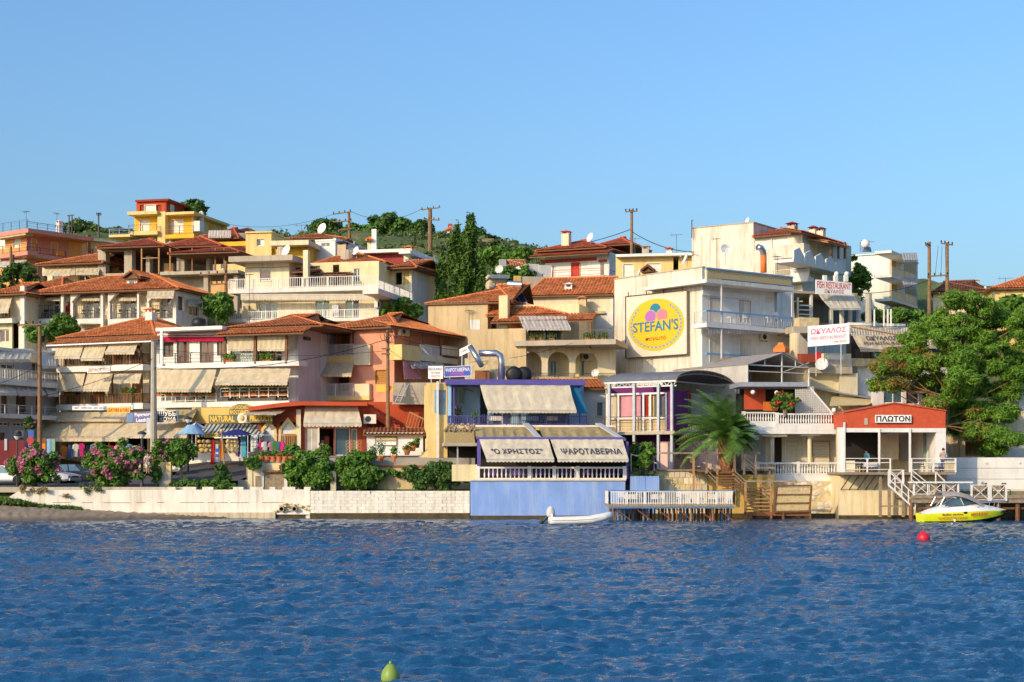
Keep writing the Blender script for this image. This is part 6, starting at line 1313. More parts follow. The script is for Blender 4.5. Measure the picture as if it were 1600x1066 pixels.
f.part(MB().bar(f.L(1246.5, 560, -1.6), f.L(1246.5, 465, -1.6), .14).bar(f.L(1239, 471, -1.6), f.L(1254, 471, -1.6), .1), 'mast', 'cream')
for x in (1290, 1307, 1323): f.box('globe_post', (x - 2.5, 430, x + 2.5, 440), 1.5, 1.8, 'white_clean') ;
for x in (1307, 1323): f.part(MB().ball(tuple(f.L(x, 428, 1.65)), .22, 10, 7), 'globe_lamp', 'sign_white', smooth=True)
sign('roof_sign', 'white roof sign with red FISH RESTAURANT lettering over the pavilion', 1275, 437, 1331, 459.5, 143.5, 20, 'sign_white', [('FISH RESTAURANT', .03, .42, .97, .92, 'txt_red', .01), ('ΩΚΥΑΛΟΣ', .24, .08, .78, .36, 'txt_maroon', .01)], y0b=442, y1b=461)
sign('restaurant_sign', 'white board with pink Greek letters ΩΚΥΑΛΟΣ above the tent', 1262, 510, 1327, 542, 134.2, -14, 'sign_white', [('ΩΚΥΑΛΟΣ', .07, .58, .93, .85, 'txt_pink', .015, .1), ('FISH RESTAURANT', .07, .30, .93, .46, 'txt_pink', .01, .2), ('...sea food', .58, .1, .92, .22, 'txt_maroon', .005, .2)], y0b=505, y1b=537, legs=2.5)
for k, (x, y, l, Y_) in enumerate(((848 * 0 + 1357, 459, 505, 142),)):
 one('concrete_post', MB().tube([(0, 0, 0), (0, 0, (l - y) * Y_ / F)], .28, 10), 'pole_grey', 'short grey concrete post standing on the restaurant roof line', 'post', (xpx(x, Y_), Y_, zpx(l, Y_)))
for k, x in enumerate((1366, 1381, 1387, 1392)):
 one('vine_post', MB().bar((0, 0, 0), (0, 0, 1.5), .12), 'white_paint', ORD[k] + ' white post from the left holding up the vine above the fish restaurant roof', 'post', (xpx(x, 142), 142, zpx(510, 142)), 'vine posts')
# ---- long white wall and sheds at the right edge
t = T('boundary_wall', 'long white plank faced wall along the right shore with small round lamps', 'wall', 1478, 122.5, 0, 0); f = t.fr
for k in range(5): f.box('board', (1479, 715 + 17 * k, 1680, 731.4 + 17 * k), 0 + .012 * (k % 2), .4, 'white_clean')
for x in (1505, 1523, 1541, 1593): c = f.L(x, 723, -.06); f.part(MB().lathe([(.09, 0), (.09, .06), (.05, .08)], (c.x, -.09, c.z), 10, 'y'), 'lamp', 'white_paint')
t = T('beach_bar', 'blue grey bar building behind the pine trunk', 'building', 1380, 131, 0, 4); f = t.fr
f.wall((1378, 596, 1500, 720), 4, 'sky_wall' if 0 else 'lilac', [((1381, 600, 1410, 630), 'win', S(frame='white_paint', pane='glass_blue', n=2)), ((1416, 600, 1436, 632), 'win', S(pane='glass', n=1)), ((1441, 604, 1474, 632), 'win', S(pane='glass_blue', n=3))], zb=0); f.wall((1500, 650, 1560, 715), 3, 'tan', [((1508, 690, 1540, 712), 'void')], d=-3)
t = T('shed', 'cream corrugated shed with flat canopy at the right edge', 'shed', 1556, 128, 0, 4); f = t.fr; m = MB(); x0, z0, x1, z1 = f.R((1572, 604, 1690, 690)); n = int((x1 - x0) / .16)
for k in range(n): m.box(x0 + k * .16, -.03 * (k % 2), z0, x0 + (k + 1) * .16, .2 + .001 * k, z1)
f.part(m, 'cladding', 'cream'); f.box('wall', (1560, 690, 1690, 720), -.5, .3, 'white'); f.box('post', (1575, 596, 1578, 690), -1.2, -1.0, 'cream')
m = MB()
for k in range(5): m.bar(f.L(1574, 597 + 3 * k, -1.3 + .5 * k), f.L(1690, 600 + 3 * k, -1.3 + .5 * k), .14)
f.part(m, 'canopy_slats', 'cream'); f.box('door', (1592, 615, 1600, 640), -.1, -.04, 'shutter')
# ================================================================== waterfront, middle and right
# ---- taverna, upper floor
t = T('taverna', 'taverna with purple roof edge, pale blue walls and big beige drop awning', 'restaurant', 668, 125.0, 6, 2); f = t.fr
f.wall((669, 598, 699, 730), 6, 'yellow_pale', [((686, 610, 697, 648), 'win', S(frame='blue_paint', pane='curtain'))], zb=0); f.box('shutter', (679, 609, 685.5, 645), -.08, -.004, 'blue_paint')
f.wall((699, 600, 912, 668), 3, 'sky_wall', [((716, 607, 727, 632), 'win', S(pane='glass_green', n=1)), ((750, 606, 762, 664), 'void'), ((770, 612, 800, 664), 'win', S(pane='glass_blue')), ((824, 612, 890, 664), 'void')], d=2.6)
f.box('roof_slab', (697, 592.5, 915, 601), -.9, 6, 'purple'); f.box('floor_slab', (697, 664, 916, 672), -.8, 6, 'yellow_pale'); f.box('front_wall', (697, 672, 916, 740), .3, .5, 'cream2')
f.box('column', (700, 601, 705, 664), -.6, -.3, 'sky_wall'); f.box('column', (708, 601, 710, 664), -.5, -.4, 'purple')
f.awning((750, 890, 601.5, -.85), (762, 901, 641, -1.9), 'awning_pale', val=.25, arms=2, sag=.12)
f.rail(700, 760, 650, 664, -.7, 'purple', gap=.16, t=.035); f.rail(760, 916, 650, 664, -.7, 'purple', gap=.16, t=.035)
f.part(MB().prism([f.L(891, 604, -.6), f.L(902, 604, -.6), f.L(912, 628, -.6), f.L(919, 646, -.6), f.L(900, 645, -.6)], (0, .08, 0)), 'side_curtain', 'blue_cloth')
for x in (906,): f.box('column', (x - 1, 601, x + 1, 664), -.55, -.45, 'purple')
# reed balcony
f.box('reed_screen', (695, 672, 741, 692), -2.6, -2.5, 'straw'); f.box('balcony_slab', (694, 692, 745, 697), -2.7, .3, 'concrete'); m = MB(); g = random.Random(3)
for k in range(46): x = f.L(695 + k, 680, -2.62).x; m.box(x, -2.66, f.L(700, 692, -2.6).z, x + .03, -2.61, f.L(700, g.uniform(663, 675), -2.6).z)
f.part(m, 'reeds', 'straw'); m = MB()
for k in range(60): p = f.L(g.uniform(695, 741), g.uniform(663, 673), -2.7); m.ball(tuple(p), g.uniform(.05, .14), 5, 4)
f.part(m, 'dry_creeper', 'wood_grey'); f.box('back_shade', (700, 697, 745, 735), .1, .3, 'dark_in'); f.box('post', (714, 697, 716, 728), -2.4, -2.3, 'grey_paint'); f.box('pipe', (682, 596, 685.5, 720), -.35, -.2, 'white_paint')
def table(px, py, Y, label, cloth_m, group, w=.9, cat='table'):
 t = T('table', label, cat, px, Y, 0, zpx(py, Y), group); f = t.fr; h = w / 2
 f.part(MB().box(-h, -h, .72, h, h, .75), 'table_top', 'wood_light')
 m = MB(); q = h + .02
 for (a, b) in (((-q, -q), (q, -q)), ((q, -q), (q, q)), ((q, q), (-q, q)), ((-q, q), (-q, -q))):
  for i in range(6):
   u, v = i / 6, (i + 1) / 6; P_ = lambda s_, z_, o_: ((a[0] + (b[0] - a[0]) * s_) * (1 + o_), (a[1] + (b[1] - a[1]) * s_) * (1 + o_), z_)
   m.quad(P_(u, .42, .06 * (i % 2)), P_(v, .42, .06 * ((i + 1) % 2)), P_(v, .757, 0), P_(u, .757, 0))
 m.quad((-q, -q, .757), (q, -q, .757), (q, q, .757), (-q, q, .757)); f.part(m, 'cloth', cloth_m)
 for i in (-1, 1):
  for j in (-1, 1): f.part(MB().box(i * h * .85 - .03, j * h * .85 - .03, 0, i * h * .85 + .03, j * h * .85 + .03, .72), 'leg', 'wood')
 return t
CH = {}
def chair(px, py, Y, label, mat, group, rz=0, w=.44):
 t = T('chair', label, 'chair', px, Y, 0, zpx(py, Y), group); t.root.rotation_euler = (0, 0, rz)
 if mat not in CH:
  a = mesh_of(MB().box(-w / 2, -w / 2, .43, w / 2, w / 2, .47), 'seat'); m = MB()
  for k in range(3): m.box(-w / 2, w / 2 - .03, .58 + .13 * k, w / 2, w / 2, .66 + .13 * k)
  b = mesh_of(m, 'backrest'); L_ = []
  for i in (-1, 1):
   for j in (-1, 1): L_.append(mesh_of(MB().box(i * (w / 2 - .02) - .02, j * (w / 2 - .02) - .02, 0, i * (w / 2 - .02) + .02, j * (w / 2 - .02) + .02, .94 if j > 0 else .43), 'leg'))
  for q in (a, b, *L_): q.materials.append(M(mat))
  CH[mat] = (a, b, L_)
 a, b, L_ = CH[mat]; link('seat', a, None, t.root); link('backrest', b, None, t.root)
 for q in L_: link('leg', q, None, t.root)
 return t
POS = ['leftmost', 'second from the left', 'third from the left', 'fourth from the left', 'fifth from the left', 'sixth from the left']
for k, x in enumerate((775, 832, 862)):
 table(x, 666, 126.3, ['left', 'middle', 'right'][k] + ' cloth covered table behind the purple railing of the upper taverna', 'white_cloth' if k != 1 else 'lightblue', 'tables on the taverna balcony')
 chair(x - 16, 666, 126.4, 'purple chair left of the ' + ['left', 'middle', 'right'][k] + ' table on the taverna balcony', 'purple', 'chairs on the taverna balcony', 1.2)
pot('tall potted oleander at the left corner of the taverna balcony', 716, 664, 125.6, .25, .4, 'leaf', 1.3, 401, 'flower_pink', mat='purple'); pot('potted plant beside the tables on the taverna balcony', 742, 664, 125.6, .22, .35, 'leaf', .7, 402, mat='purple')
# rooftop things
for k, x in enumerate((803, 818)): t = T('water_tank', ['left', 'right'][k] + ' black plastic water tank lying on the taverna roof', 'tank', x, 128.5, 0, zpx(597, 128.5)); f = t.fr; c = f.L(x, 585.5); f.part(MB().lathe([(.3, -.6), (.62, -.5), (.66, -.2), (.62, 0), (.66, .2), (.62, .5), (.3, .6)], (c.x, .2 * k, c.z), 14, 'y'), 'tank', 'black', smooth=True)
t = T('exhaust_duct', 'bent galvanised kitchen exhaust duct rising from the taverna roof', 'duct', 783, 128.0, 0, zpx(600, 128)); f = t.fr
f.part(MB().tube([f.L(783.5, 600), f.L(783.5, 565), f.L(781.5, 556), f.L(775, 552), f.L(748, 552.5)], .27, 12), 'duct', 'steel', smooth=True); f.part(MB().tube([f.L(734, 541, -1), f.L(753, 572, -1.5)], .22, 10), 'flue', 'steel', smooth=True); f.part(MB().lathe([(.12, 0), (.16, .02)], tuple(f.L(753, 573, -1.5)), 8), 'flue_mouth', 'dark_in')
t = T('chimney_block', 'rough brick chimney block behind the taverna signs', 'chimney', 726, 130, 0, zpx(600, 130)); f = t.fr; f.box('brickwork', (726, 560, 806, 600), 0, 1, 'stone_block'); f.box('rust_box', (742, 579, 765, 594), -.6, -.1, 'rust')
sign('tavern_sign', 'small white restaurant sign left of the blue Greek sign', 669, 572, 692, 592, 126.0, -6, 'sign_white', [('RESTAURANT', .04, .64, .96, .86, 'txt_dark', .0), ('FISH TAVERNA', .2, .38, .8, .55, 'txt_dark', .0), ('ΧΡΗΣΤΟΣ', .2, .1, .8, .3, 'txt_red', .0)], legs=.6)
sign('tavern_sign', 'blue Greek taverna sign on the roof edge with white and pink letters', 694, 573.5, 736, 589.5, 126.0, -6, 'sign_blue', [('ΨΑΡΟΤΑΒΕΡΝΑ', .05, .48, .95, .85, 'sign_white', .02), ('ΧΡΗΣΤΟΣ', .22, .12, .75, .4, 'txt_pink', .02)], y0b=571.5, y1b=587.5, frame='white_paint', legs=.6)
sign('road_sign', 'tilted white and red plate sign on the rusty post behind the taverna', 718, 546, 735, 557, 127.5, -30, 'sign_white', [('TAVERNA', .1, .3, .7, .7, 'txt_dark', 0)], y0b=538, y1b=549, legs=1.5)
# ---- taverna, waterfront terrace
t = T('taverna_terrace', 'waterfront taverna terrace on a blue wall with cream balustrade and two lettered awnings', 'terrace', 735, 118.6, 1, 0); f = t.fr
f.part(MB().box(f.L(735, 760).x, 0, -1.6, f.L(977, 760).x, 6, f.L(740, 751.5).z), 'base_wall', 'blue_wall'); f.part(MB().box(f.L(735, 760).x, -.1, -1.0, f.L(977, 760).x, -.003, .24), 'footing', 'algae')
f.box('floor', (735, 749.5, 978, 751.4), -.1, 6, 'marble'); f.balustrade(747, 976, 729.5, 749.4, .15, 'cream_b' if 0 else 'white_paint', n=34, posts=(0, .35, .52, .68, 1))
f.box('side_wall', (706, 726, 746, 752), .3, .6, 'cream2'); f.box('purple_post', (745.5, 683, 751, 729), .2, .5, 'purple'); f.box('back_wall', (742, 683, 980, 748), 5.6, 5.8, 'dark_in'); f.box('end_post', (978, 690, 982, 748), .2, .4, 'purple')  # back wall coloured near-black to stand for the dark interior
f.box('front_beam', (744, 683, 976, 686.5), .1, .3, 'purple'); f.box('ceiling_frame', (744, 684, 976, 686), .31, 5.5, 'wood')
for (a, b, c, e) in ((742, 836, 745, 842), (842, 960, 850, 972)): f.awning((a, b, 667.5, 5.5), (c, e, 684.5, .4), 'awning_tan', val=0, arms=0, sag=.1)
for (a, b) in ((817, 846), (930, 975)): f.part(MB().sheet(f.L(b - 5, 686, .2), f.L(b + 3, 686, .2), f.L(a + 9, 661, 5.4), f.L(a, 661, 5.4), .12), 'roof_gutter', 'grey_paint')
f.box('ridge_fascia', (741, 664.5, 962, 667), 5.5, 5.7, 'white_clean')
def dropq(a, b, c, e, yt, yb, dt, db):
 A, B, C, D = f.L(a, yt, dt), f.L(b, yt, dt), f.L(c, yb, db), f.L(e, yb, db)
 return lambda u0, v0, u1, v1: [(C.lerp(D, u)).lerp(A.lerp(B, u), v) for u, v in ((u0, v0), (u1, v0), (u1, v1), (u0, v1))]
aw = f.awning((749, 857, 686.5, .05), (760, 866, 717.5, -1.6), 'awning_pale', val=.24, arms=1, sag=.03); q = dropq(749, 857, 760, 866, 686.5, 717.5, .05, -1.6); f.text('"Ο ΧΡΗΣΤΟΣ"', q(.11, .24, .86, .5), 'txt_dark', aw, off=.05, bold=.015)
aw = f.awning((860, 973, 686.8, .05), (871, 982, 717.5, -1.6), 'awning_pale', val=.24, arms=1, sag=.03); q = dropq(860, 973, 871, 982, 686.8, 717.5, .05, -1.6); f.text('ΨΑΡΟΤΑΒΕΡΝΑ', q(.09, .22, .93, .52), 'txt_dark', aw, off=.05, bold=.015)
for k in range(6): table(772 + 36 * k, 751, 121.0 + .4 * (k % 2), POS[k] + ' purple cloth table behind the cream balustrade', 'purple_cloth', 'tables on the taverna terrace'); chair(790 + 36 * k, 751, 120.9, POS[k] + ' purple chair behind the cream balustrade', 'purple', 'chairs on the taverna terrace', .6 * k)
# white house right of it
t = T('house', 'narrow white house with one window between taverna and glazed pavilion', 'building', 902, 129.5, 4, 3); f = t.fr
f.wall((902, 609, 946, 740), 5, 'white_clean', [((932, 628, 943, 651), 'win', S(pane='glass_green', n=1, sill=True))], zb=0); f.roof(828, 950, 606, -.6, 6, 1.1, kind='shed', mat='tile', cap=False)
f.box('flank_wall', (946, 616, 962, 740), .4, 1, 'ochre')
# ---- glazed pavilion under a barrel roof
t = T('glazed_pavilion', 'two storey pavilion with grey barrel roof, striped curtains and steel posts', 'pavilion', 944, 127.0, -33, 2); f = t.fr
xa, xb = f.L(944, 598, -.6).x, f.L(1056, 600, -.6).x; ze = f.L(944, 598, -.6).z; rb = .95; D = 10.2; n = 12; m = MB(); V_ = []
for i in range(n + 1):
 a = math.pi * i / n; y = -.6 + D * (1 - math.cos(a)) / 2; z = ze + rb * math.sin(a)
 V_ += [(xa, y, z), (xb, y, z)]
m.add(V_, [(2 * i, 2 * i + 1, 2 * i + 3, 2 * i + 2) for i in range(n)]); f.part(m, 'barrel_roof', 'slate', smooth=True)
fs = f.side(xb, -.6); m = MB()
for rr in (0, .28):
 pts = [(D * (1 - math.cos(math.pi * i / 20)) / 2, -.03, ze + (rb - rr) * math.sin(math.pi * i / 20)) for i in range(21)]; m.tube(pts, .05, 5)
for i in range(1, 14): a = math.pi * i / 14; m.bar((D * (1 - math.cos(a)) / 2, -.03, ze + rb * math.sin(a)), (D * (1 - math.cos(a + .1)) / 2, -.03, ze + (rb - .28) * math.sin(a + .1)), .04)
m.bar((0, -.03, ze - .1), (D, -.03, ze - .1), .12); fs.part(m, 'arch_truss', 'wood_grey')
m = MB(); m.bar((xa, -.6, ze - .05), (xb, -.6, ze - .05), .12); m.bar((xa, -.5, ze - .4), (xb, -.5, ze - .4), .1)
for k in range(12): x = xa + (xb - xa) * k / 12; m.bar((x, -.55, ze - .05), (x + (xb - xa) / 24, -.55, ze - .4), .05); m.bar((x + (xb - xa) / 24, -.55, ze - .4), (x + (xb - xa) / 12, -.55, ze - .05), .05)
f.part(m, 'eave_truss', 'steel')
f.box('floor_slab', (944, 675, 1054, 680), -.8, 8, 'concrete'); f.box('back_wall', (948, 604, 1050, 676), 6.5, 6.7, 'purple_wall')
cols_ = [('curtain', 950, 958), ('awning', 958, 966), ('pinkcloth', 968, 989), ('pinkcloth', 993, 1001), ('denim', 1002, 1006), ('red_cloth', 1007, 1012), ('awning', 1013, 1016), ('ochre', 1018, 1022), ('glass', 1022, 1028), ('glass', 1031, 1038)]
for mt, a, b in cols_: f.box('curtain', (a, 619, b, 653), .35, .42, mt)
m = MB(); Zt, Zm, Zb = f.L(948, 617, .2).z, f.L(948, 655, .2).z, f.L(948, 676, .2).z
for z in (Zt, Zm, Zb): m.box(f.L(948, 620, .2).x, .1, z - .07, f.L(1042, 620, .2).x, .25, z + .07)
for x in (949, 967, 991, 1006, 1017, 1029, 1041): X_ = f.L(x, 620, .2).x; m.box(X_ - .07, .09, Zb, X_ + .07, .26, Zt)
f.part(m, 'window_frame', 'white_paint'); f.box('lower_panel', (948, 656, 1042, 675), .3, .4, 'tan'); f.box('side_wall', (1041, 610, 1050, 676), .3, 3, 'denim_w' if 0 else 'purple_wall')
f.rail(944, 1052, 652, 675, -.7, 'iron', style='h', gap=.28, t=.025, post=2.6)
for x, yb in ((951, 690), (990, 700), (1028, 762), (1049, 740)): f.box('steel_post', (x - 1.8, 600, x + 1.8, yb), -.75, -.55, 'grey_paint')
f.box('ground_wall', (960, 680, 1050, 770), 1.5, 1.8, 'purple_wall'); f.box('pink_wall', (1030, 690, 1052, 740), .6, .8, 'pale_pink')
# pink stair behind the palm
t = T('staircase', 'pale pink walled stair with iron rail climbing behind the palm', 'stairs', 1050, 126, 0, 4); f = t.fr
f.part(MB().prism([f.L(1040, 736), f.L(1040, 696), f.L(1072, 730), f.L(1072, 736)], (0, .3, 0)), 'wing_wall', 'pale_pink'); f.part(MB().prism([f.L(1062, 735, .8), f.L(1062, 678, .8), f.L(1090, 668, .8), f.L(1140, 700, .8), f.L(1140, 735, .8)], (0, .3, 0)), 'stair_wall', 'pale_pink')
for k in range(8): f.box('step', (1050 + 6 * k, 735 - 7 * (7 - k), 1058 + 6 * k, 737 - 7 * (7 - k)), -.9, .8, 'concrete')
m = MB(); A, B = f.L(1052, 668, -.95), f.L(1104, 714, -.95);
for k in range(3): o_ = Vector((0, 0, .35 * k)); m.bar(A + o_, B + o_, .045)
for k in range(6): p = A.lerp(B, k / 5); m.bar(p, p + Vector((0, 0, .75)), .045)
f.part(m, 'railing', 'iron'); f.box('orange_cloth', (1050, 664, 1070, 677), .5, .56, 'orange_cloth')
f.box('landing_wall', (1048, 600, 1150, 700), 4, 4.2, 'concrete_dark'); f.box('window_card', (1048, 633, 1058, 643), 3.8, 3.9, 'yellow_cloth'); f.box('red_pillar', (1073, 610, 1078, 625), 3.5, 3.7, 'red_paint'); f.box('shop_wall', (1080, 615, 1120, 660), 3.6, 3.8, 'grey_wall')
# terrace edge: blue planters, stone wall
t = T('terrace_wall', 'cream stone quay wall below the palm with yellow plastered part', 'wall', 978, 120.5, 0, 0); f = t.fr
f.part(MB().box(f.L(1026, 770).x, 0, -1.5, f.L(1105, 770).x, 2, f.L(1026, 736).z), 'wall', 'cream'); f.part(MB().box(f.L(1105, 770).x, .1, -1.5, f.L(1212, 770).x, 2, f.L(1105, 742).z), 'wall', 'ochre'); f.part(MB().box(f.L(960, 770).x, .2, -1.5, f.L(1026, 770).x, 2, f.L(1026, 772).z), 'wall', 'blue_wall'); f.part(MB().box(f.L(960, 770).x, -.4, -1.2, f.L(1316, 770).x, -.01, .35), 'rock_footing', 'algae')
for r in range(3):
 for k in range(9): f.box('stone', (1028 + 8.6 * k - 3 * (r % 2) + .4, 737 + 10 * r, 1036 + 8.6 * k - 3 * (r % 2), 746.4 + 10 * r), -.05 - .02 * rnd.random(), -.004, ['cream', 'marble', 'stone_block'][rnd.randrange(3)])
f.box('landing', (1030, 733.5, 1212, 736), -.2, 5, 'wood_grey')
for k, (a, b) in enumerate(((985, 1008), (1008.5, 1030))):
 o = T('planter', ['left', 'right'][k] + ' pale blue painted planter box right of the taverna balustrade', 'planter', a, 118.9, 0, zpx(770, 118.9)); o.fr.box('box', (a, 744, b, 768), 0, .8, 'blue_wall'); leaf_cloud('plant', [(.5, .4, 1.25 + .1, .6, .4, .35, 160)], .14, 'leaf_olive', o.root, seed=410 + k)
t = T('metal_gate', 'thin white rail gate with diagonal cable beside the blue planters', 'gate', 985, 119.8, 0, 2); f = t.fr; m = MB()
for x in (986, 1000, 1022): m.bar(f.L(x, 744), f.L(x, 711), .06)
m.bar(f.L(986, 711), f.L(1022, 714), .05); m.bar(f.L(985, 709), f.L(1026, 724, -.5), .05); f.part(m, 'rails', 'white_paint')
# ---- tent
t = T('party_tent', 'white framed tent with grey canvas roof above the balustrade building', 'tent', 1168, 130, 33, 8); f = t.fr
x0, z0, x1, z1 = f.R((1168, 571, 1264, 600)); A = f.L(1168, 570); B = f.L(1264, 571); R0 = Vector(((A.x + B.x) / 2 + .35, 0, f.L(1222, 552).z)); DD = 9.5; bk = Vector((0, DD, 0)); B.z = A.z
m = MB(); m.sheet(A + Vector((-.1, -.2, 0)), R0 + Vector((0, -.2, 0)), R0 + bk, A + Vector((-.1, 0, 0)) + bk, -.03); m.sheet(R0 + Vector((0, -.2, 0)), B + Vector((.15, -.2, 0)), B + Vector((.15, 0, 0)) + bk, R0 + bk, -.03); f.part(m, 'canvas', 'grey_canvas')
m = MB(); zf = z0
for p in (A, B, A + bk, B + bk): m.bar(p, (p.x, p.y, zf), .09)
m.bar(A, B, .09); m.bar(A, R0, .09); m.bar(R0, B, .09); m.bar(R0, (R0.x, 0, zf), .09); m.bar(A.lerp(R0, .5), (A.lerp(R0, .5).x, 0, A.z), .06); m.bar(R0.lerp(B, .5), (R0.lerp(B, .5).x, 0, A.z), .06); m.bar(A + Vector((0, 0, -.5)), B + Vector((0, 0, -.5)), .06); m.bar((R0.x, 0, A.z - .5), (B.x, 0, A.z + .4), .05); f.part(m, 'frame', 'white_paint')
f.lbox('side_cloth', A.x - .04, .05, zf, A.x, DD, A.z, 'tent'); f.lbox('side_cloth', B.x, .05, zf, B.x + .04, DD, A.z, 'awning'); f.lbox('floor', A.x - .3, -.3, zf - .75, B.x + .3, DD, zf - .01, 'white_clean'); f.lbox('back_cloth', A.x, DD - .1, zf, B.x, DD - .05, A.z, 'awning')
f.lbox('base', A.x, .5, zf - 9, B.x, DD, zf - .76, 'concrete_dark')
# ---- balustrade building
t = T('cafe_building', 'two storey cafe with white balustrades, cream columns and lattice screen', 'building', 1158, 121.8, 3, 0); f = t.fr
x0, z0, x1, z1 = f.R((1196, 752, 1312, 810)); f.part(MB().box(x0, -.55, -1.5, x1, 6, z1), 'rock_base', 'stone_block'); m = MB(); g = random.Random(8)
for k in range(70): p = f.L(g.uniform(1198, 1311), g.uniform(754, 803)); m.ball((p.x, -.55, p.z), g.uniform(.1, .3), 6, 4, (1.4, .35, .9))
o = f.part(m, 'rock_face', 'stucco'); o['kind'] = 'stuff'
f.box('floor', (1180, 750, 1312, 753), -.1, 6, 'white_clean'); f.box('parapet_foot', (1183, 742, 1311, 750), -.02, .12, 'white_clean'); f.balustrade(1184, 1310, 722.5, 742, .05, n=30, posts=(0, .5, 1))
f.wall((1196, 672, 1306, 752), 4, 'cream', [((1210, 684, 1222, 740), 'void'), ((1228, 684, 1254, 740), 'shut', S(mat='cream', frame='white_paint')), ((1270, 690, 1296, 742), 'shut', S(mat='cream', frame='shutter_wood'))], d=2.4); f.box('shade_wall', (1160, 685, 1196, 740), 2.4, 2.8, 'grey_wall')
for x in (1206.5, 1265): f.part(MB().tube([f.L(x, 745, .4), f.L(x, 684, .4)], .16, 10).box(f.L(x - 5, 684, .4).x, .15, f.L(x, 684, .4).z, f.L(x + 5, 684, .4).x, .65, f.L(x, 681, .4).z), 'column', 'cream')
f.box('lintel', (1190, 677, 1230, 682), -.1, .6, 'cream'); f.box('lintel', (1252, 676.5, 1282, 681), -.1, .6, 'cream'); f.box('upper_slab', (1160, 672.5, 1306, 678), -.35, 5, 'white_clean'); f.box('upper_parapet', (1213, 664, 1306, 672.4), -.33, -.15, 'white_clean'); f.box('upper_parapet', (1160, 660, 1212, 672.4), -.1, .1, 'white_clean')
f.balustrade(1214, 1305, 646, 664, -.22, n=23, posts=(0, 1)); f.balustrade(1162, 1211, 644, 660, .0, n=12, posts=(0,))
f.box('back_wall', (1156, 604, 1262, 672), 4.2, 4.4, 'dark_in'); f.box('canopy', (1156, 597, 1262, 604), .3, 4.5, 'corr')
m = MB(); A, B, C = f.L(1243, 607, .6), f.L(1264, 604, .6), f.L(1300, 646, .6); E_ = f.L(1243, 646, .6); n = 16
for k in range(n + 1):
 x = E_.x + (C.x - E_.x) * k / n; zt_ = A.z if x < B.x else B.z + (C.z - B.z) * (x - B.x) / (C.x - B.x); m.bar((x, .6, E_.z), (x, .6, max(zt_, E_.z + .02)), .05)
for k in range(12):
 z = E_.z + (A.z - E_.z) * k / 12; xr = B.x + (C.x - B.x) * (z - B.z) / (C.z - B.z); m.bar((E_.x, .6, z), (xr, .6, z), .05)
m.bar(B, C, .12); f.part(m, 'lattice', 'white_paint'); f.part(MB().prism([E_ + Vector((.02, .1, 0)), C + Vector((-.1, .1, .02)), B + Vector((0, .1, -.1)), A + Vector((.02, .1, -.1))], (0, .02, 0)), 'lattice_backing', 'awning')
for x, y in ((1176.5, 613), (1213.5, 614), (1211, 634.5), (1303, 641)): f.part(MB().ball(tuple(f.L(x, y, -.1)), .17, 10, 7), 'globe_lamp', 'sign_white', smooth=True)
f.box('red_fabric', (1163, 608, 1196, 640), 2.5, 2.6, 'red_wall'); f.box('orange_chairs', (1193, 628, 1215, 642), 1.8, 2.0, 'orange_cloth')
f.part(MB().sheet(f.L(1150, 688, -1.4), f.L(1187, 688, -1.4), f.L(1184, 674, .6), f.L(1150, 674, .6), .04), 'small_canopy', 'grey_canvas')
bush('bougainvillea', 'bougainvillea climbing beside the lattice on the cafe balcony', 'plant', 1226, 648, 121.6, 2.4, 2.0, .8, 14, .35, 70, .12, 'leaf', 420, ['flower_red'], 220)
# ---- PLOTON
t = T('restaurant', 'restaurant with red gable front on a cream concrete base over the water', 'restaurant', 1308, 118.8, 2, 0); f = t.fr
plaster('cream_base', (.80, .68, .42), .5, dcol=(.55, .24, .08)); x0, z0, x1, z1 = f.R((1312, 742, 1480, 806)); f.part(MB().box(x0, .3, -1.5, x1, 9, z1), 'base', 'cream_base'); f.part(MB().box(x0 - .02, .1, -1.0, x1, .298, .25), 'footing', 'algae')
f.part(MB().prism([f.L(1318, 669), f.L(1477, 669), f.L(1477.5, 643), f.L(1398, 631), f.L(1319, 645)], (0, .25, 0)), 'gable', 'red_roof'); A, R_, B = f.L(1317, 645, -.1), f.L(1398, 630.5, -.1), f.L(1479, 642.5, -.1); bk = Vector((0, 9, 0));
f.part(MB().sheet(A, R_, R_ + bk, A + bk, -.08).sheet(R_, B, B + bk, R_ + bk, -.08), 'roof', 'red_roof'); f.lbox('side_panel', A.x + .05, .26, f.L(1318, 668).z, A.x + .15, 7, A.z - .05, 'red_roof')
f.box('header', (1316, 669, 1478, 675.5), -.02, .3, 'white_clean'); f.box('pillar', (1310, 668, 1318, 742), .0, .4, 'white_clean'); f.box('pillar', (1463, 669.3, 1478, 742), .01, 9, 'white_clean')
for x in (1319.5, 1374, 1422): f.box('post', (x - 1.5, 660 if x < 1330 else 670, x + 1.5, 742), -.12, .0, 'white_paint')
f.box('back_wall', (1316, 668, 1470, 742), 6.5, 6.7, 'cream2'); f.box('bay_shade_sheet', (1318, 674, 1372, 720), 4.5, 4.6, 'dark_in'); f.box('mural', (1407, 680, 1442, 720), 6.3, 6.4, 'grey_wall'); f.box('glass_screen', (1443, 674, 1463, 722), 2.5, 2.55, 'glass_green'); f.box('partition', (1376, 676, 1404, 718), 4.0, 4.1, 'awning'); f.box('heater', (1383, 676, 1398, 679), 2, 2.4, 'steel')  # black sheet added to stand for the shade inside the left bay
f.box('deck', (1317, 738, 1494, 741.8), -1.6, 6, 'wood_grey'); f.rail(1319, 1391, 716.5, 738, -1.5, 'white_paint', style='h', gap=.42, t=.05, post=1.6); f.rail(1424, 1493, 716.5, 738, -1.5, 'white_paint', style='h', gap=.42, t=.05, post=1.6); f.box('rail_panel', (1321, 720, 1336, 737), -1.44, -1.4, 'cream'); f.box('rail_panel', (1476, 720, 1492, 737), -1.44, -1.4, 'awning')
m = MB()
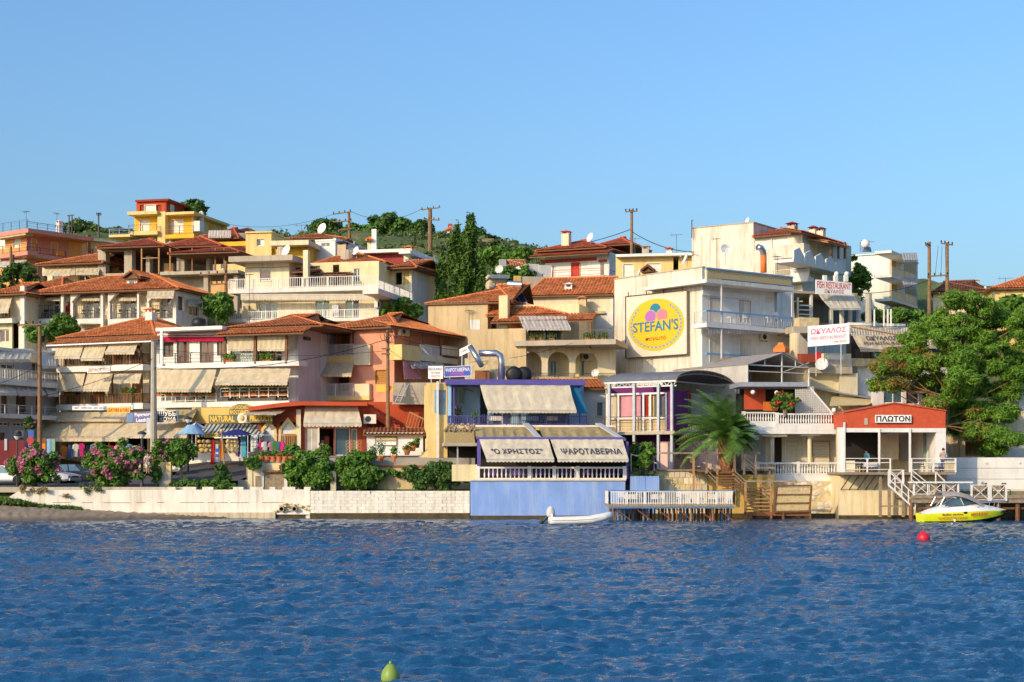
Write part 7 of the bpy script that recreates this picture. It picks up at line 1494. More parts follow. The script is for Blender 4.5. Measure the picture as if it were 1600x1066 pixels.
for k in range(5): p = f.L(1330 + 13 * k, 742, -1.4); m.bar(p, (p.x - .35, .28, p.z - 1.1), .06)
f.part(m, 'strut', 'iron');
for k, x in enumerate((1376, 1390, 1412, 1423)): f.box('pile', (x - 2, 742, x + 2, 808), -1.3, -1.1, 'wood_grey')
f.box('tie_beam', (1376, 790, 1425, 792), -1.25, -1.15, 'wood_grey')
w_ = f.box('roof_vent', (1351, 653.5, 1356, 664), -.06, -.004, 'concrete')
sign('restaurant_sign', 'white sign with black Greek letters ΠΛΩΤΟΝ on the red gable', 1367.5, 648.5, 1424, 660.5, 118.68, 2, 'sign_white', [('ΠΛΩΤΟΝ', .03, .12, .97, .88, 'black', .03)], th=.06)
for k in range(4): chair([1342, 1352, 1366, 1440][k], 739, [119.2, 119.0, 119.3, 119.0][k], ['leftmost', 'second', 'third', 'rightmost'][k] + ' dark chair behind the white deck rail of the red gabled restaurant', 'black', 'dark chairs on the restaurant deck', k * .9)
for k, x in enumerate((1360, 1464)): table(x, 739, 118.6, ['left', 'right'][k] + ' white cloth table at the deck rail of the red gabled restaurant', 'white_cloth', 'tables on the restaurant deck', .8)
table(1335, 738, 121.5, 'white table inside the dark left bay of the red gabled restaurant', 'white_cloth', None, .9)
# ---- lower quay deck with crossed white rails
t = T('quay_deck', 'timber quay deck with white crossed railings and steps below the red gabled restaurant', 'deck', 1390, 114.5, 1, 0); f = t.fr
f.box('deck', (1425, 774, 1690, 779), 0, 7, 'wood_grey'); f.box('edge_beam', (1425, 779, 1690, 786), .1, .3, 'wood_grey')
for (a, b) in ((1428, 1450), (1451, 1474), (1475, 1497)): f.rail(a, b, 754.5, 774, .1, 'white_paint', style='x', t=.06)
for (a, b) in ((1518, 1545), (1548, 1572)): f.rail(a, b, 758, 783, .0, 'white_paint', style='x', t=.06)
m = MB(); m.box(f.L(1420, 753, .0).x, -.1, f.L(1420, 755, 0).z, f.L(1520, 755, 0).x, .25, f.L(1420, 752.6, 0).z); f.part(m, 'handrail', 'white_paint')
for k in range(7): f.box('step', (1388 + 6.5 * k, 741 + 5.2 * k, 1396 + 6.5 * k, 742.6 + 5.2 * k), .4, 1.6, 'wood_grey')
for d_ in (.35, 1.6):
 m = MB(); A, B = f.L(1388, 736, d_), f.L(1430, 774, d_); m.bar(A, B, .07); m.bar(A + Vector((0, 0, -.55)), B + Vector((0, 0, -.55)), .06); m.bar(A + Vector((0, 0, -1.0)), B + Vector((0, 0, -1.0)), .12)
 for k in range(5): p = A.lerp(B, k / 4); m.bar(p + Vector((0, 0, -1)), p, .07)
 f.part(m, 'stair_rail', 'white_paint')
f.rail(1390, 1411, 734.5, 756, .4, 'white_paint', style='x', t=.06)
m = MB(); A, B = f.L(1424, 734, 2.2), f.L(1446, 752, 2.2)
for q in range(3): m.bar(A + Vector((0, 0, -.35 * q)), B + Vector((0, 0, -.35 * q)), .06)
m.bar(f.L(1424, 722, 2.2), f.L(1424, 754, 2.2), .08); f.part(m, 'stair_rail', 'white_paint'); m = MB(); m.bar(f.L(1462, 738, 2.2), f.L(1476, 752, 2.2), .08); m.bar(f.L(1462, 738, 2.2), f.L(1462, 756, 2.2), .08); f.part(m, 'stair_rail', 'white_paint')
for k, x in enumerate((1424, 1452, 1486, 1520, 1560, 1590)): f.part(MB().tube([f.L(x, 815, .4), f.L(x, 779, .4)], .16, 8), 'pile', 'wood')
f.box('tide_beam', (1430, 793, 1600, 796), .5, .7, 'wood')
for k in range(5): table([1436, 1462, 1488, 1532, 1560][k], 775, 117.0 + .3 * k, POS[k] + ' wooden table on the quay deck behind the crossed rails', 'wood_grey', 'tables on the quay deck', .8)
for k in range(5): chair([1445, 1472, 1498, 1545, 1572][k], 775, 116.6, POS[k] + ' dark chair on the quay deck behind the crossed rails', 'black', 'chairs on the quay deck', .5 * k)
f.box('tank', (1448, 780, 1462, 806), 1.0, 1.4, 'grey_paint')
# ---- pier with white pickets
t = T('pier', 'small timber pier with white picket rail on many thin piles', 'pier', 951, 113.6, 0, 0); f = t.fr
f.box('deck', (951, 788, 1148, 792), 0, 4.5, 'wood_grey'); f.box('edge_beam', (951, 792, 1148, 794.5), .05, .25, 'blue_rail')
f.rail(952, 1147, 768.5, 788, .1, 'white_paint', gap=.16, t=.055, left=4, right=4, post=1.3)
g = random.Random(12)
for k in range(52):
 x = 953 + 194 * ((k * .618) % 1); d_ = g.uniform(.15, 4.2); p = f.L(x, 792, d_); f.part(MB().tube([(p.x + g.uniform(-.05, .05), d_, -1.4), (p.x, d_, f.L(960, 791, 0).z)], g.uniform(.05, .1), 6), 'pile', g.choice(['wood_grey', 'wood', 'rust', 'blue_rail']))
m = MB()
for k in range(6): a = f.L(960 + 32 * k, 794, .3); m.bar(a, a + Vector((1.2, .1, -.9)), .06)
f.part(m, 'brace', 'rust')
for k in range(4): table(984 + 44 * k, 789, 115.3, POS[k] + ' white table standing on the picket railed pier', 'white_cloth', 'tables on the pier', .8)
for k in range(6): chair(970 + 31 * k, 789, 114.8, POS[k] + ' white chair standing on the picket railed pier', 'white_paint', 'chairs on the pier', .7 * k)
m = MB(); P_ = [f.L(950, 766, .1), f.L(1010, 767.5, .1), f.L(1080, 766.5, .1), f.L(1150, 767, .1)]; m.tube(P_, .03, 5); f.part(m, 'rope', 'blue_rail')
# ---- wooden stairs to the water
t = T('wooden_stairs', 'rustic wooden stairs with rails descending from the palm landing to the water', 'stairs', 1080, 117.2, 0, 0); f = t.fr
for x, yt, yb in ((1084, 708, 768), (1121, 732, 770), (1146, 732, 772), (1165, 753, 812), (1189, 753, 800), (1205, 763, 812), (1181, 708, 745), (1163, 708, 742), (1203, 730, 760), (1104, 710, 740), (1148, 708, 738)): f.box('post', (x - 1.6, yt, x + 1.6, yb), -.1 if yb > 800 else 1.5, .08 if yb > 800 else 1.68, 'wood_light' if yb > 760 else 'wood_grey')
for (a, b, y, d_) in ((1030, 1188, 708, 1.5), (1180, 1212, 731, 1.2), (1165, 1245, 752, .5)): f.box('handrail', (a, y - 1.2, b, y + 1.4), d_, d_ + .15, 'wood_grey')
for k in range(7): f.box('step', (1122 + 1.2 * k, 738 + 4.2 * k, 1150 + 2.6 * k, 740 + 4.2 * k), 1.5 - .2 * k, 1.9 - .2 * k, 'wood')
for k in range(8): f.box('step', (1166, 762 + 5.6 * k, 1203, 764 + 5.6 * k), .9 - .1 * k, 1.3 - .1 * k, 'wood_light' if k > 2 else 'wood')
m = MB()
for (a, b, c, e, d_) in ((1110, 722, 1122, 733, 1.4), (1148, 736, 1170, 757, .8), (1164, 714, 1182, 730, 1.5), (1190, 758, 1206, 770, .4), (1106, 730, 1122, 745, 1.4)):
 for q in range(3): m.bar(f.L(a, b + 6 * q, d_), f.L(c, e + 6 * q, d_), .06)
f.part(m, 'side_rail', 'wood_grey'); f.box('lower_beam', (1163, 800, 1207, 806), -.15, .05, 'rust'); f.box('platform', (1080, 735.5, 1150, 738), 1.7, 4, 'wood')
# reed panel on stilts
t = T('reed_panel', 'reed filled wooden panel on stilts standing at the water edge', 'screen', 1210, 116.8, 2, 0); f = t.fr
m = MB(); A = f.q(1211, 760, 1264, 801)
fr_ = [f.L(1209, 800), f.L(1265, 799), f.L(1268, 759), f.L(1212, 759)]
for i in range(4): m.bar(fr_[i], fr_[(i + 1) % 4], .13)
m.bar(fr_[0].lerp(fr_[3], .33), fr_[1].lerp(fr_[2], .33), .09); m.bar(fr_[0].lerp(fr_[3], .66), fr_[1].lerp(fr_[2], .66), .09); f.part(m, 'frame', 'wood')
m = MB(); g = random.Random(7)
for k in range(64): u = (k + .5) / 64; p, q = fr_[0].lerp(fr_[1], u), fr_[3].lerp(fr_[2], u); m.bar(p + Vector((0, .06 + .02 * g.random(), .08)), q + Vector((g.uniform(-.02, .02), .06, -.08 - g.random() * .05)), .034)
f.part(m, 'reeds', 'straw')
for x in (1224, 1266): f.box('stilt', (x - 1.6, 799, x + 1.6, 815), 0, .15, 'wood')
f.box('stringer', (1208, 800, 1266, 806), .16, .3, 'rust')
# ================================================================== trees and shrubs
def cyl_path(m, pts, r0, r1, n=8): m.tube(pts, r0, n, r1)
# oleanders before the clothes shop
bush('oleander', 'big pink flowering oleander left of the silver pickup', 'shrub', 54, 765, 122.5, 3.7, 3.4, 2.6, 44, .55, 120, .15, 'leaf', 501, ['flower_pink'], 4200, fl_lo=.35, fsize=.15, low=.0)
bush('oleander', 'wide pink flowering oleander leaning right before the clothes shop', 'shrub', 181, 766, 122.5, 4.7, 3.7, 2.6, 50, .55, 115, .15, 'leaf', 502, ['flower_pink'], 4200, fl_lo=.3, fsize=.15, low=.0)
bush('oleander', 'small pink oleander behind the black lamp post near the walking women', 'shrub', 256, 742, 128.0, 2.2, 3.0, 1.6, 18, .45, 90, .14, 'leaf', 503, ['flower_pink'], 900, fl_lo=.3)
bush('potted_oleander', 'pink flowers on the shaded balcony behind the wooden power pole', 'shrub', 47, 676, 128.5, 1.0, 1.3, .8, 8, .3, 60, .12, 'leaf_dark', 504, ['flower_pink'], 160)
def tree(name, label, px, py, Y, w, h, trunk_h, mat='leaf', k=40, cr=.6, n=130, size=.16, seed=1, group=None, dep=None, tr=.14, lean=0.):
 zb = zpx(py, Y); t = T(name, label, 'tree', px, Y, 0, zb, group); dep = dep or w; c = trunk_h + (h - trunk_h) / 2
 cl = clumps_in(lean, 0, c, w / 2 - cr * .4, dep / 2 - cr * .4, (h - trunk_h) / 2 - cr * .3, k, cr, n, seed); leaf_cloud('crown', cl, size, mat, t.root, seed=seed)
 m = MB(); m.tube([(0, 0, -.5), (lean * .2, 0, trunk_h * .6), (lean * .5, 0, trunk_h + .2), (lean, 0, c)], tr, 8, tr * .45); g = random.Random(seed)
 for i in range(7): a = g.uniform(0, 6.28); m.tube([(lean * .4, 0, trunk_h * .9), (lean * .6 + math.cos(a) * w * .15, math.sin(a) * dep * .15, c - .1 * h), (lean + math.cos(a) * w * .33, math.sin(a) * dep * .33, c + g.uniform(-.1, .25) * h)], tr * .5, 6, tr * .15)
 t.fr.part(m, 'trunk', 'wood_grey'); return t
tree('young_tree', 'young round leafed street tree with whitewashed trunk before the ramp', 283, 748, 124.6, 2.1, 3.4, .9, 'leaf', 26, .45, 150, .13, 510)
tree('clipped_tree', 'round clipped shrub on a thin stem before the terrace wall', 395, 752, 122.9, 1.25, 1.9, .75, 'leaf', 16, .32, 140, .1, 511, tr=.06)
bush('shrub', 'dark bluish shrub left of the terrace wall hatch', 'shrub', 346, 765, 122.6, 1.3, 1.9, 1, 12, .35, 100, .12, 'leaf_dark', 512)
bush('hedge', 'low green hedge behind the white blocks of the sea wall', 'hedge', 336, 768, 121.9, 3.2, .95, .8, 16, .36, 110, .12, 'leaf', 513, trunk=False); bush('hedge', 'short dark hedge below the young street tree', 'hedge', 288, 766, 122.0, 2.6, .8, .8, 13, .34, 100, .12, 'leaf_dark', 514, trunk=False)
bush('bush', 'small bush by the yellow utility box left of the young tree', 'shrub', 244, 757, 123.4, .8, 1.5, .8, 9, .3, 90, .12, 'leaf', 515)
bush('vine', 'thick green vine spilling over the terrace edge below the boutique', 'vine', 482, 768, 122.7, 3.9, 3.0, 1.6, 44, .5, 170, .17, 'leaf', 516, ['flower_red'], 60, low=.05); bush('vine', 'dark green vine mass hanging beside the stone pier', 'vine', 560, 768, 122.7, 3.6, 3.1, 1.7, 44, .5, 170, .17, 'leaf', 517, low=.05); bush('vine', 'loose vine trailing over the rusty coping at the foot of the steps', 'vine', 626, 748, 123.3, 3.2, .9, .6, 10, .3, 70, .14, 'leaf', 518, trunk=False)
bush('bush', 'large glossy green bush on the sea wall left of the blue taverna base', 'shrub', 682, 768, 121.4, 4.9, 2.25, 2.2, 44, .48, 170, .15, 'leaf_dark', 519, low=.02)
for k, (x, y, lb) in enumerate(((458, 713, 'leafy potted shrub behind the terracotta pots'), (505, 715, 'leafy shrub growing before the boutique windows'))): bush('shrub', lb, 'shrub', x, y, 125.0, 1.2, 1.0, .8, 10, .3, 90, .12, 'leaf', 520 + k)
bush('cordyline', 'spiky green plant with dry flower stems by the blue planters', 'plant', 1010, 744, 119.4, 1.1, 2.4, .8, 12, .35, 90, .2, 'leaf', 523); bush('shrub', 'dark shrub beside the right end of the taverna awning', 'shrub', 996, 745, 120.6, 1.6, 2.6, 1, 14, .4, 90, .14, 'leaf_dark', 524)
bush('bougainvillea', 'red bougainvillea climbing between two hotel balconies', 'plant', 107, 510, 153.6, .9, 2.2, .7, 8, .35, 90, .14, 'flower_red', 525); bush('vine', 'green climber on the hotel pillar right of the second balcony', 'vine', 166, 506, 153.4, .6, 2.2, .6, 7, .3, 80, .14, 'leaf', 526)
# mid-slope greenery
for k, (x, y, Y, w_, h_, lb) in enumerate(((70, 545, 146, 4.5, 2.4, 'green hedge below the hotel behind the wooden power pole'), (100, 535, 146.5, 3.2, 2.6, 'round bush at the left end of the guest house roof'), (28, 470, 176, 5.5, 4.2, 'dark tree in shade below the orange block'), (340, 512, 152, 3.2, 3.4, 'green tree in the gap between hotel and cream apartments'), (628, 512, 152, 3.8, 2.8, 'leafy shrub against the flank of the cream apartments'), (800, 446, 172, 5.0, 2.2, 'vine covered pergola right of the cypress'), (1330, 488, 165, 3.8, 5.5, 'green tree before the mint white block'), (1300, 470, 164, 4, 4, 'dark green tree behind the roof sign'), (1395, 508, 150, 5.4, 1.6, 'green vine spreading over the restaurant roof line'))):
 bush('bush' if h_ < 3 else 'leafy_tree', lb, 'tree' if h_ > 3 else 'shrub', x, y, Y, w_, h_, w_ * .7, 26, .6, 120, .2, 'leaf_dark' if 'dark' in lb else 'leaf', 530 + k)
# trees on the crest
crest = [(122, 376, 8, 4, 'olive'), (150, 378, 7, 3, 'olive'), (185, 378, 6, 3, 'olive'), (303, 338, 3, 2.4, 'dark'), (508, 368, 6, 3.4, 'dark'), (556, 374, 5, 3, 'dark'), (575, 378, 5, 3.5, 'leaf'), (598, 372, 6, 5, 'dark'), (624, 374, 6, 4, 'leaf'), (650, 374, 6, 4, 'dark'), (632, 388, 9, 3, 'leaf'), (660, 392, 8, 3.4, 'leaf'), (690, 396, 8, 3.0, 'leaf'), (742, 372, 3, 2.2, 'dark'), (760, 388, 6, 3, 'dark'), (790, 400, 6, 2.5, 'dark'), (815, 398, 5, 2, 'leaf'), (775, 412, 5, 2.5, 'leaf'), (800, 420, 7, 3, 'leaf'), (1598, 520, 6, 5, 'leaf')]
WH = ['far left', 'left of the first pylons', 'behind the unfinished house', 'beside the red penthouse', 'left of the leaning pylon', 'right of the leaning pylon', 'beside the white chimney stack', 'tallest left of the chapel', 'third left of the chapel', 'next left of the double pylon', 'below the white crest house', 'below the double pylon', 'just below the chapel', 'right of the cypress tip', 'on the dry slope right of the cypress', 'above the small tiled hut', 'left of the white villa', 'behind the cypress', 'above the flat roofed hut', 'at the right edge below the orange house']
for k, (x, y, w_, h_, c) in enumerate(crest):
 Y = 258 if k not in (3, 17, 18, 19) else (206 if k == 3 else 200 if k < 19 else 168); tree('hill_tree', {'olive': 'olive green tree ', 'dark': 'dark green tree ', 'leaf': 'fresh green tree '}[c] + 'on the hill ' + WH[k], x, y + 3, Y, w_ * .85, h_ * .85, h_ * .13, {'olive': 'leaf_olive', 'dark': 'leaf_dark', 'leaf': 'leaf'}[c], 22, 1.0, 90, .42, 560 + k, 'trees on the hill', tr=.15)
# cypress: two joined spires
t = T('cypress_tree', 'tall dark cypress with two spires standing in the middle of the town', 'tree', 716, 160, 0, zpx(505, 160)); cl = []; g = random.Random(77)
def spire(x0, y0, xt, yt, wmax, n):
 for i in range(n):
  u = i / (n - 1); u = u ** .9; px = x0 + (xt - x0) * u; py = y0 + (yt - y0) * u; w_ = wmax * (1 - u) ** .62 * (1 - .25 * (1 - u) ** 3) + .1
  for q in range(1 + int(5 * (1 - u))):
   a = g.uniform(0, 6.28); r = w_ * g.uniform(.35, .9); p = t.fr.L(px, py); cl.append((p.x + math.cos(a) * r, math.sin(a) * r, p.z + g.uniform(-.4, .4), .3, .3, .8, 75))
spire(714, 490, 738, 341, 1.75, 52); spire(708, 490, 712, 360, 1.4, 40); spire(738, 490, 752, 415, 1.2, 26); spire(696, 490, 690, 405, .9, 22); spire(722, 490, 724, 376, 1.5, 30)
leaf_cloud('crown', cl, .17, 'cypress', t.root, elong=3.0, seed=78); t.fr.part(MB().tube([(0, 0, -2), (.2, 0, 4), (.6, 0, 8)], .28, 8, .1), 'trunk', 'wood_grey')
# pine leaning over the right shore
t = T('pine_tree', 'large spreading pine with green and browning needles over the right shore', 'tree', 1474, 126.5, 0, zpx(712, 126.5)); f = t.fr; g = random.Random(21); cl = []; br = []; limbs = MB()
pads = [(1500, 468, 22, 12), (1530, 480, 22, 12), (1470, 500, 24, 14), (1515, 505, 30, 16), (1560, 500, 26, 16), (1440, 515, 14, 10), (1480, 530, 26, 14), (1535, 535, 32, 16), (1580, 530, 26, 16), (1600, 505, 18, 22), (1600, 560, 22, 20), (1400, 555, 18, 10), (1378, 575, 14, 8), (1372, 600, 12, 8), (1425, 550, 20, 11), (1450, 565, 24, 13), (1500, 565, 28, 15), (1550, 570, 30, 16), (1415, 580, 22, 10), (1470, 595, 24, 13), (1520, 605, 28, 15), (1565, 610, 22, 14), (1400, 600, 16, 7), (1440, 600, 16, 8), (1500, 640, 22, 13), (1540, 645, 26, 15), (1575, 645, 16, 12), (1525, 675, 20, 12), (1555, 680, 22, 12), (1580, 685, 14, 10), (1495, 668, 14, 10), (1550, 702, 16, 6), (1425, 530, 14, 8), (1590, 590, 20, 14), (1486, 550, 22, 10), (1462, 630, 10, 8), (1486, 618, 20, 14), (1478, 655, 12, 10), (1505, 590, 22, 12)]
for (x, y, rx, ry) in pads:
 d0 = g.uniform(-3.2, 3.0) if x > 1430 else g.uniform(-1.5, 1.0); s_ = (126.5 + d0) / F; p = f.L(x, y, d0)
 for q in range(18):
  a = g.uniform(0, 6.28); r = g.random() ** .5 * 1.02; c = (p.x + math.cos(a) * r * rx * s_, d0 + g.uniform(-1, 1) * rx * s_ * .8, p.z + math.sin(a) * r * ry * s_); rr = g.uniform(.4, .75)
  brown = (g.random() < .5 and x < 1470 and y > 545) or (g.random() < .3 and 1480 < x < 1550 and y > 640)
  (br if brown else cl).append((*c, rr, rr, rr * .62, int(150 * rr * rr / .2 * (.4 if brown else 1))))
  if brown and g.random() < .55: cl.append((*c, rr, rr, rr * .6, 110))
 y0 = min(665, y + 45); xt = np.interp(y0, [530, 575, 620, 655, 690], [1505, 1490, 1480, 1477, 1470]); limbs.tube([f.L(xt, y0), f.L(xt + (x - xt) * .45, y0 - (y0 - y) * .3, d0 * .4), tuple(p)], .07, 6, .02)
leaf_cloud('needles', cl, .07, 'needle', t.root, elong=5.2, seed=22); leaf_cloud('dry_needles', br, .075, 'needle_brown', t.root, elong=4.0, seed=23)
limbs.tube([f.L(1474, 735), f.L(1470, 690), f.L(1477, 655), f.L(1480, 620), f.L(1490, 575), f.L(1505, 530)], .42, 10, .12); limbs.tube([f.L(1478, 630), f.L(1450, 612), f.L(1422, 614), f.L(1400, 600)], .2, 8, .06); f.part(limbs, 'trunk', 'pole')
# palm
t = T('palm_tree', 'date palm with long arching green fronds beside the wooden stairs', 'tree', 1134, 119.5, 0, zpx(737, 119.5)); f = t.fr; c = f.L(1136, 690); g = random.Random(31); m = MB()
prof = [(.42, 0), (.5, .5), (.55, 1.1), (.6, 1.7), (.56, 2.3), (.3, 2.8)]; m.lathe([(r, z) for r, z in prof], (c.x, 0, -.1), 12); tk = f.part(m, 'trunk', 'wood'); mm = MB()
for k in range(90):
 a = k * 2.399; z = .25 + 2.0 * k / 90; r = .5 + .12 * (z / 2); mm.sheet((c.x + math.cos(a - .2) * r, math.sin(a - .2) * r, z), (c.x + math.cos(a + .2) * r, math.sin(a + .2) * r, z), (c.x + math.cos(a + .1) * (r + .16), math.sin(a + .1) * (r + .16), z + .3), (c.x + math.cos(a - .1) * (r + .16), math.sin(a - .1) * (r + .16), z + .3), .03)
f.part(mm, 'leaf_bases', 'wood_light', tk)
for k in range(96):
 a = k * 2.399 + g.uniform(-.2, .2); up = 1.5 - 1.6 * (k / 96) + g.uniform(-.1, .1); L_ = g.uniform(3.8, 4.8); m = MB(); pts = []
 if math.cos(a) > .1: L_ *= .55
 dirh = Vector((math.cos(a), math.sin(a), 0)); p = Vector((c.x, 0, 2.45)); ang_ = up; N = 14
 for i in range(N + 1):
  pts.append(p.copy()); p = p + (dirh * math.cos(ang_) + Vector((0, 0, math.sin(ang_)))) * (L_ / N); ang_ -= .035 + .12 * (i / N)
 m.tube(pts, .035, 4, .008); side = dirh.cross(Vector((0, 0, 1))).normalized()
 for i in range(1, N):
  for q in (0, .5):
   u = (i + q) / N; b0 = pts[i].lerp(pts[i + 1], q); tg = (pts[i + 1] - pts[i]).normalized(); ll = .8 * math.sin(math.pi * min(1, u * .9 + .12)) ** .6
   for sgn in (-1, 1):
    tip = b0 + side * sgn * ll * .8 + tg * ll * .6 + Vector((0, 0, -.10 - .12 * u)) * (ll / .5); w_ = tg * .042; mid = b0.lerp(tip, .5) + Vector((0, 0, .05)); m.add([b0 - w_, b0 + w_, mid + w_, tip, mid - w_], [(0, 1, 2, 4), (4, 2, 3)])
 f.part(m, 'frond', 'frond')
f.part(MB().ball((c.x + .15, -.65, 1.75), .16, 8, 6), 'red_fruit', 'bright_red')
# ================================================================== poles and wires
def pole(label, px, yt, yb, Y, r=.13, mat='pole', arms=(), name='power_pole', lean=0, ins=True):
 t = T(name, label, 'pole', px, Y, 0, zpx(yb, Y)); f = t.fr; f.part(MB().tube([f.L(px, yb + 30), f.L(px + lean, yt)], r * 1.15, 9, r * .85), 'shaft', mat)
 for (a, b, y, y2) in arms:
  A, B = f.L(a, y, -.2), f.L(b, y2, -.2); o = f.part(MB().bar(A, B, .13), 'cross_arm', mat if mat != 'pole_grey' else 'iron')
  if ins:
   for k in range(4): p = A.lerp(B, .04 + .3 * k); f.part(MB().lathe([(.05, 0), (.09, .06), (.05, .12), (.08, .18), (.04, .26)], (p.x, p.y, p.z + .06), 7), 'insulator', 'dark_metal', o)
 return t
pole('wooden power pole with cross arm before the shaded block', 62, 506, 690, 130.8, .17, arms=((28, 65, 508, 507),)); tp = pole('thick grey concrete pole before the white house', 240, 534, 693, 130.6, .25, 'pole_grey', name='concrete_pole')
pole('wooden pole with white lattice brace below the unfinished house', 353, 408, 512, 160, .17, arms=((312, 355, 430, 427), (330, 356, 445, 443)), name='power_pole'); pole('short wooden pole tangled with cables before the pink house', 606, 516, 640, 131.6, .15, 'pole', arms=((596, 610, 545, 545), (596, 610, 553, 553)), ins=False)
pole('leaning pylon with three long cross arms on the hill', 547, 331, 378, 206, .2, arms=((520, 549, 335, 331), (521, 550, 347, 345), (528, 550, 360, 357)), lean=-2); pole('twin post pylon with two cross arms above the cypress', 672, 325, 390, 218, .3, arms=((658, 688, 328, 324.5), (662, 687, 343, 344))); pole('dark pole with one cross arm behind the yellow house roof', 987, 328, 405, 172, .17, arms=((977, 996, 331, 330),))
pole('left tall wooden pole of the transformer pair on the right hill', 1452, 378, 500, 165, .19, arms=((1446, 1454, 383, 387),)); pole('right tall wooden pole of the transformer pair on the right hill', 1480, 379, 470, 165, .18, arms=((1470, 1489, 380, 383), (1449, 1482, 432, 430)))
pole('thin dark pole on the crest behind the long grey block', 154, 333, 382, 225, .12, 'iron', arms=((151, 158, 336, 336),)); pole('left thin post of the pair on the crest', 108, 336, 372, 225, .1, 'iron', arms=((105, 116, 337, 336),), ins=False); pole('right thin post of the pair on the crest', 112.5, 336, 372, 225.5, .1, 'iron', ins=False); pole('pair pole left in front of the orange block', 17, 386, 470, 178, .17); pole('pair pole right in front of the orange block', 21, 398, 470, 178.4, .14); pole('thin wire post beside the white hut', 700, 500, 560, 150, .05, 'iron', ins=False)
# tangle at the top of the cable pole
t = T('cable_coil', 'tangled black cable coils at the head of the short wooden pole', 'cable', 606, 131.4, 0, zpx(540, 131.4)); g = random.Random(5)
for k in range(5):
 c = t.fr.L(606 + g.uniform(-4, 6), 521 + g.uniform(-3, 10)); r = g.uniform(.2, .45); t.fr.part(MB().tube([(c.x + r * math.cos(a * .5), -.2 + .1 * math.sin(a), c.z + r * 1.1 * math.sin(a * .5)) for a in range(14)], .022, 5), 'coil', 'black')
def wire(label, pts, r=.02, sag=.6):
 P_ = [Vector((xpx(x, Y), Y, zpx(y, Y))) for x, y, Y in pts]; m = MB()
 for a, b in zip(P_[:-1], P_[1:]): m.tube([a.lerp(b, i / 12) + Vector((0, 0, -sag * 4 * (i / 12) * (1 - i / 12))) for i in range(13)], r, 4)
 o = P_[0]; m.v = [(v[0] - o.x, v[1] - o.y, v[2] - o.z) for v in m.v]; return one('power_line', m, 'black', label, 'cable', o)
wire('black cable from the concrete pole to the cable pole before the pink house', [(240, 575, 130.4), (606, 530, 131.3)], .025, .9); wire('lower thin cable crossing the white house from the concrete pole', [(240, 545, 130.4), (606, 548, 131.3)], .015, .5); wire('black cable crossing the guest house awnings to the wooden pole', [(62, 620, 130.6), (240, 560, 130.4)], .02, .3); wire('second cable sagging from the cross arm pole toward the left edge', [(62, 570, 130.6), (-60, 612, 129)], .02, .4)
wire('cable from the cable pole down to the taverna roof', [(606, 545, 131.3), (740, 612, 127.5)], .018, .4); wire('upper cable from the cable pole toward the taverna chimney', [(606, 522, 131.3), (735, 548, 129)], .018, .3); wire('long cable over the arcade terrace', [(735, 566, 129), (895, 536, 135)], .018, .3); wire('thick skyline cable from the dark pole to the white villa', [(780, 381, 215), (987, 358, 172)], .04, 1.2); wire('skyline cable from the dark pole to the tall white block', [(987, 362, 172), (1085, 394, 160)], .04, .5); wire('thin skyline cable between the leaning pylon and twin post pylon', [(549, 331, 206), (660, 326, 218)], .025, 1.2); wire('thin skyline cable left of the leaning pylon', [(330, 345, 215), (521, 335, 206)], .02, 1.2); wire('cable from the transformer pair to the mint white block', [(1452, 437, 165), (1345, 458, 160)], .03, .4)
for k, (a, b) in enumerate(((1466, 1461), (1472, 1470), (1477, 1478))): wire(['left', 'middle', 'right'][k] + ' drop wire between the transformer pair poles', [(a, 384, 165), (b, 433, 165)], .02, 0)
# ================================================================== street lamps, signs, boxes
def lamp(label, px, yt, yb, Y, r=.06):
 t = T('street_lamp', label, 'street lamp', px, Y, 0, zpx(yb, Y)); f = t.fr; a = f.L(px, yt); f.part(MB().tube([(0, 0, -.05), (0, 0, .4)], r * 1.8, 8, r * 1.4).tube([(0, 0, .4), (0, 0, a.z - .55)], r, 8), 'post', 'dark_metal')
 z = a.z - .55; f.part(MB().lathe([(.08, 0), (.3, .28), (.34, .3), (.34, .38), (.1, .52)], (0, 0, z), 12), 'hood', 'dark_metal'); f.part(MB().lathe([(.09, .02), (.29, .27), (.2, .28)], (0, -.012, z - .012), 12), 'glass', 'sign_white'); return t
lamp('street lamp with pale glass bowl at the far left', 27, 676, 765, 124.0); lamp('black street lamp post between the two large oleanders', 222, 673, 763, 122.4, .1); lamp('street lamp head by the blue white parasol', 294, 650, 740, 130.0)
t = T('road_sign', 'blue parking plate above a red round sign by the shaded block', 'sign', 48, 127, 0, zpx(745, 127)); f = t.fr; f.box('post', (47.5, 672, 48.8, 748), 0, .06, 'grey_paint'); f.box('plate', (44, 672, 52.5, 683), -.05, -.01, 'sign_blue'); c = f.L(47.5, 688, -.05); f.part(MB().lathe([(.28, 0), (.28, .03)], (c.x, -.06, c.z), 16, 'y'), 'disc', 'red_paint')
t = T('utility_box', 'pair of yellow utility cabinets on grey plinth beside the street', 'cabinet', 250, 123.6, 0, zpx(764, 123.6)); f = t.fr; f.box('cabinet', (250, 722, 257, 736), 0, .5, 'yellow_pale'); f.box('cabinet', (258.5, 722, 267, 736), 0, .5, 'yellow_pale'); f.box('plinth', (249, 736.5, 267, 764), -.05, .55, 'concrete')
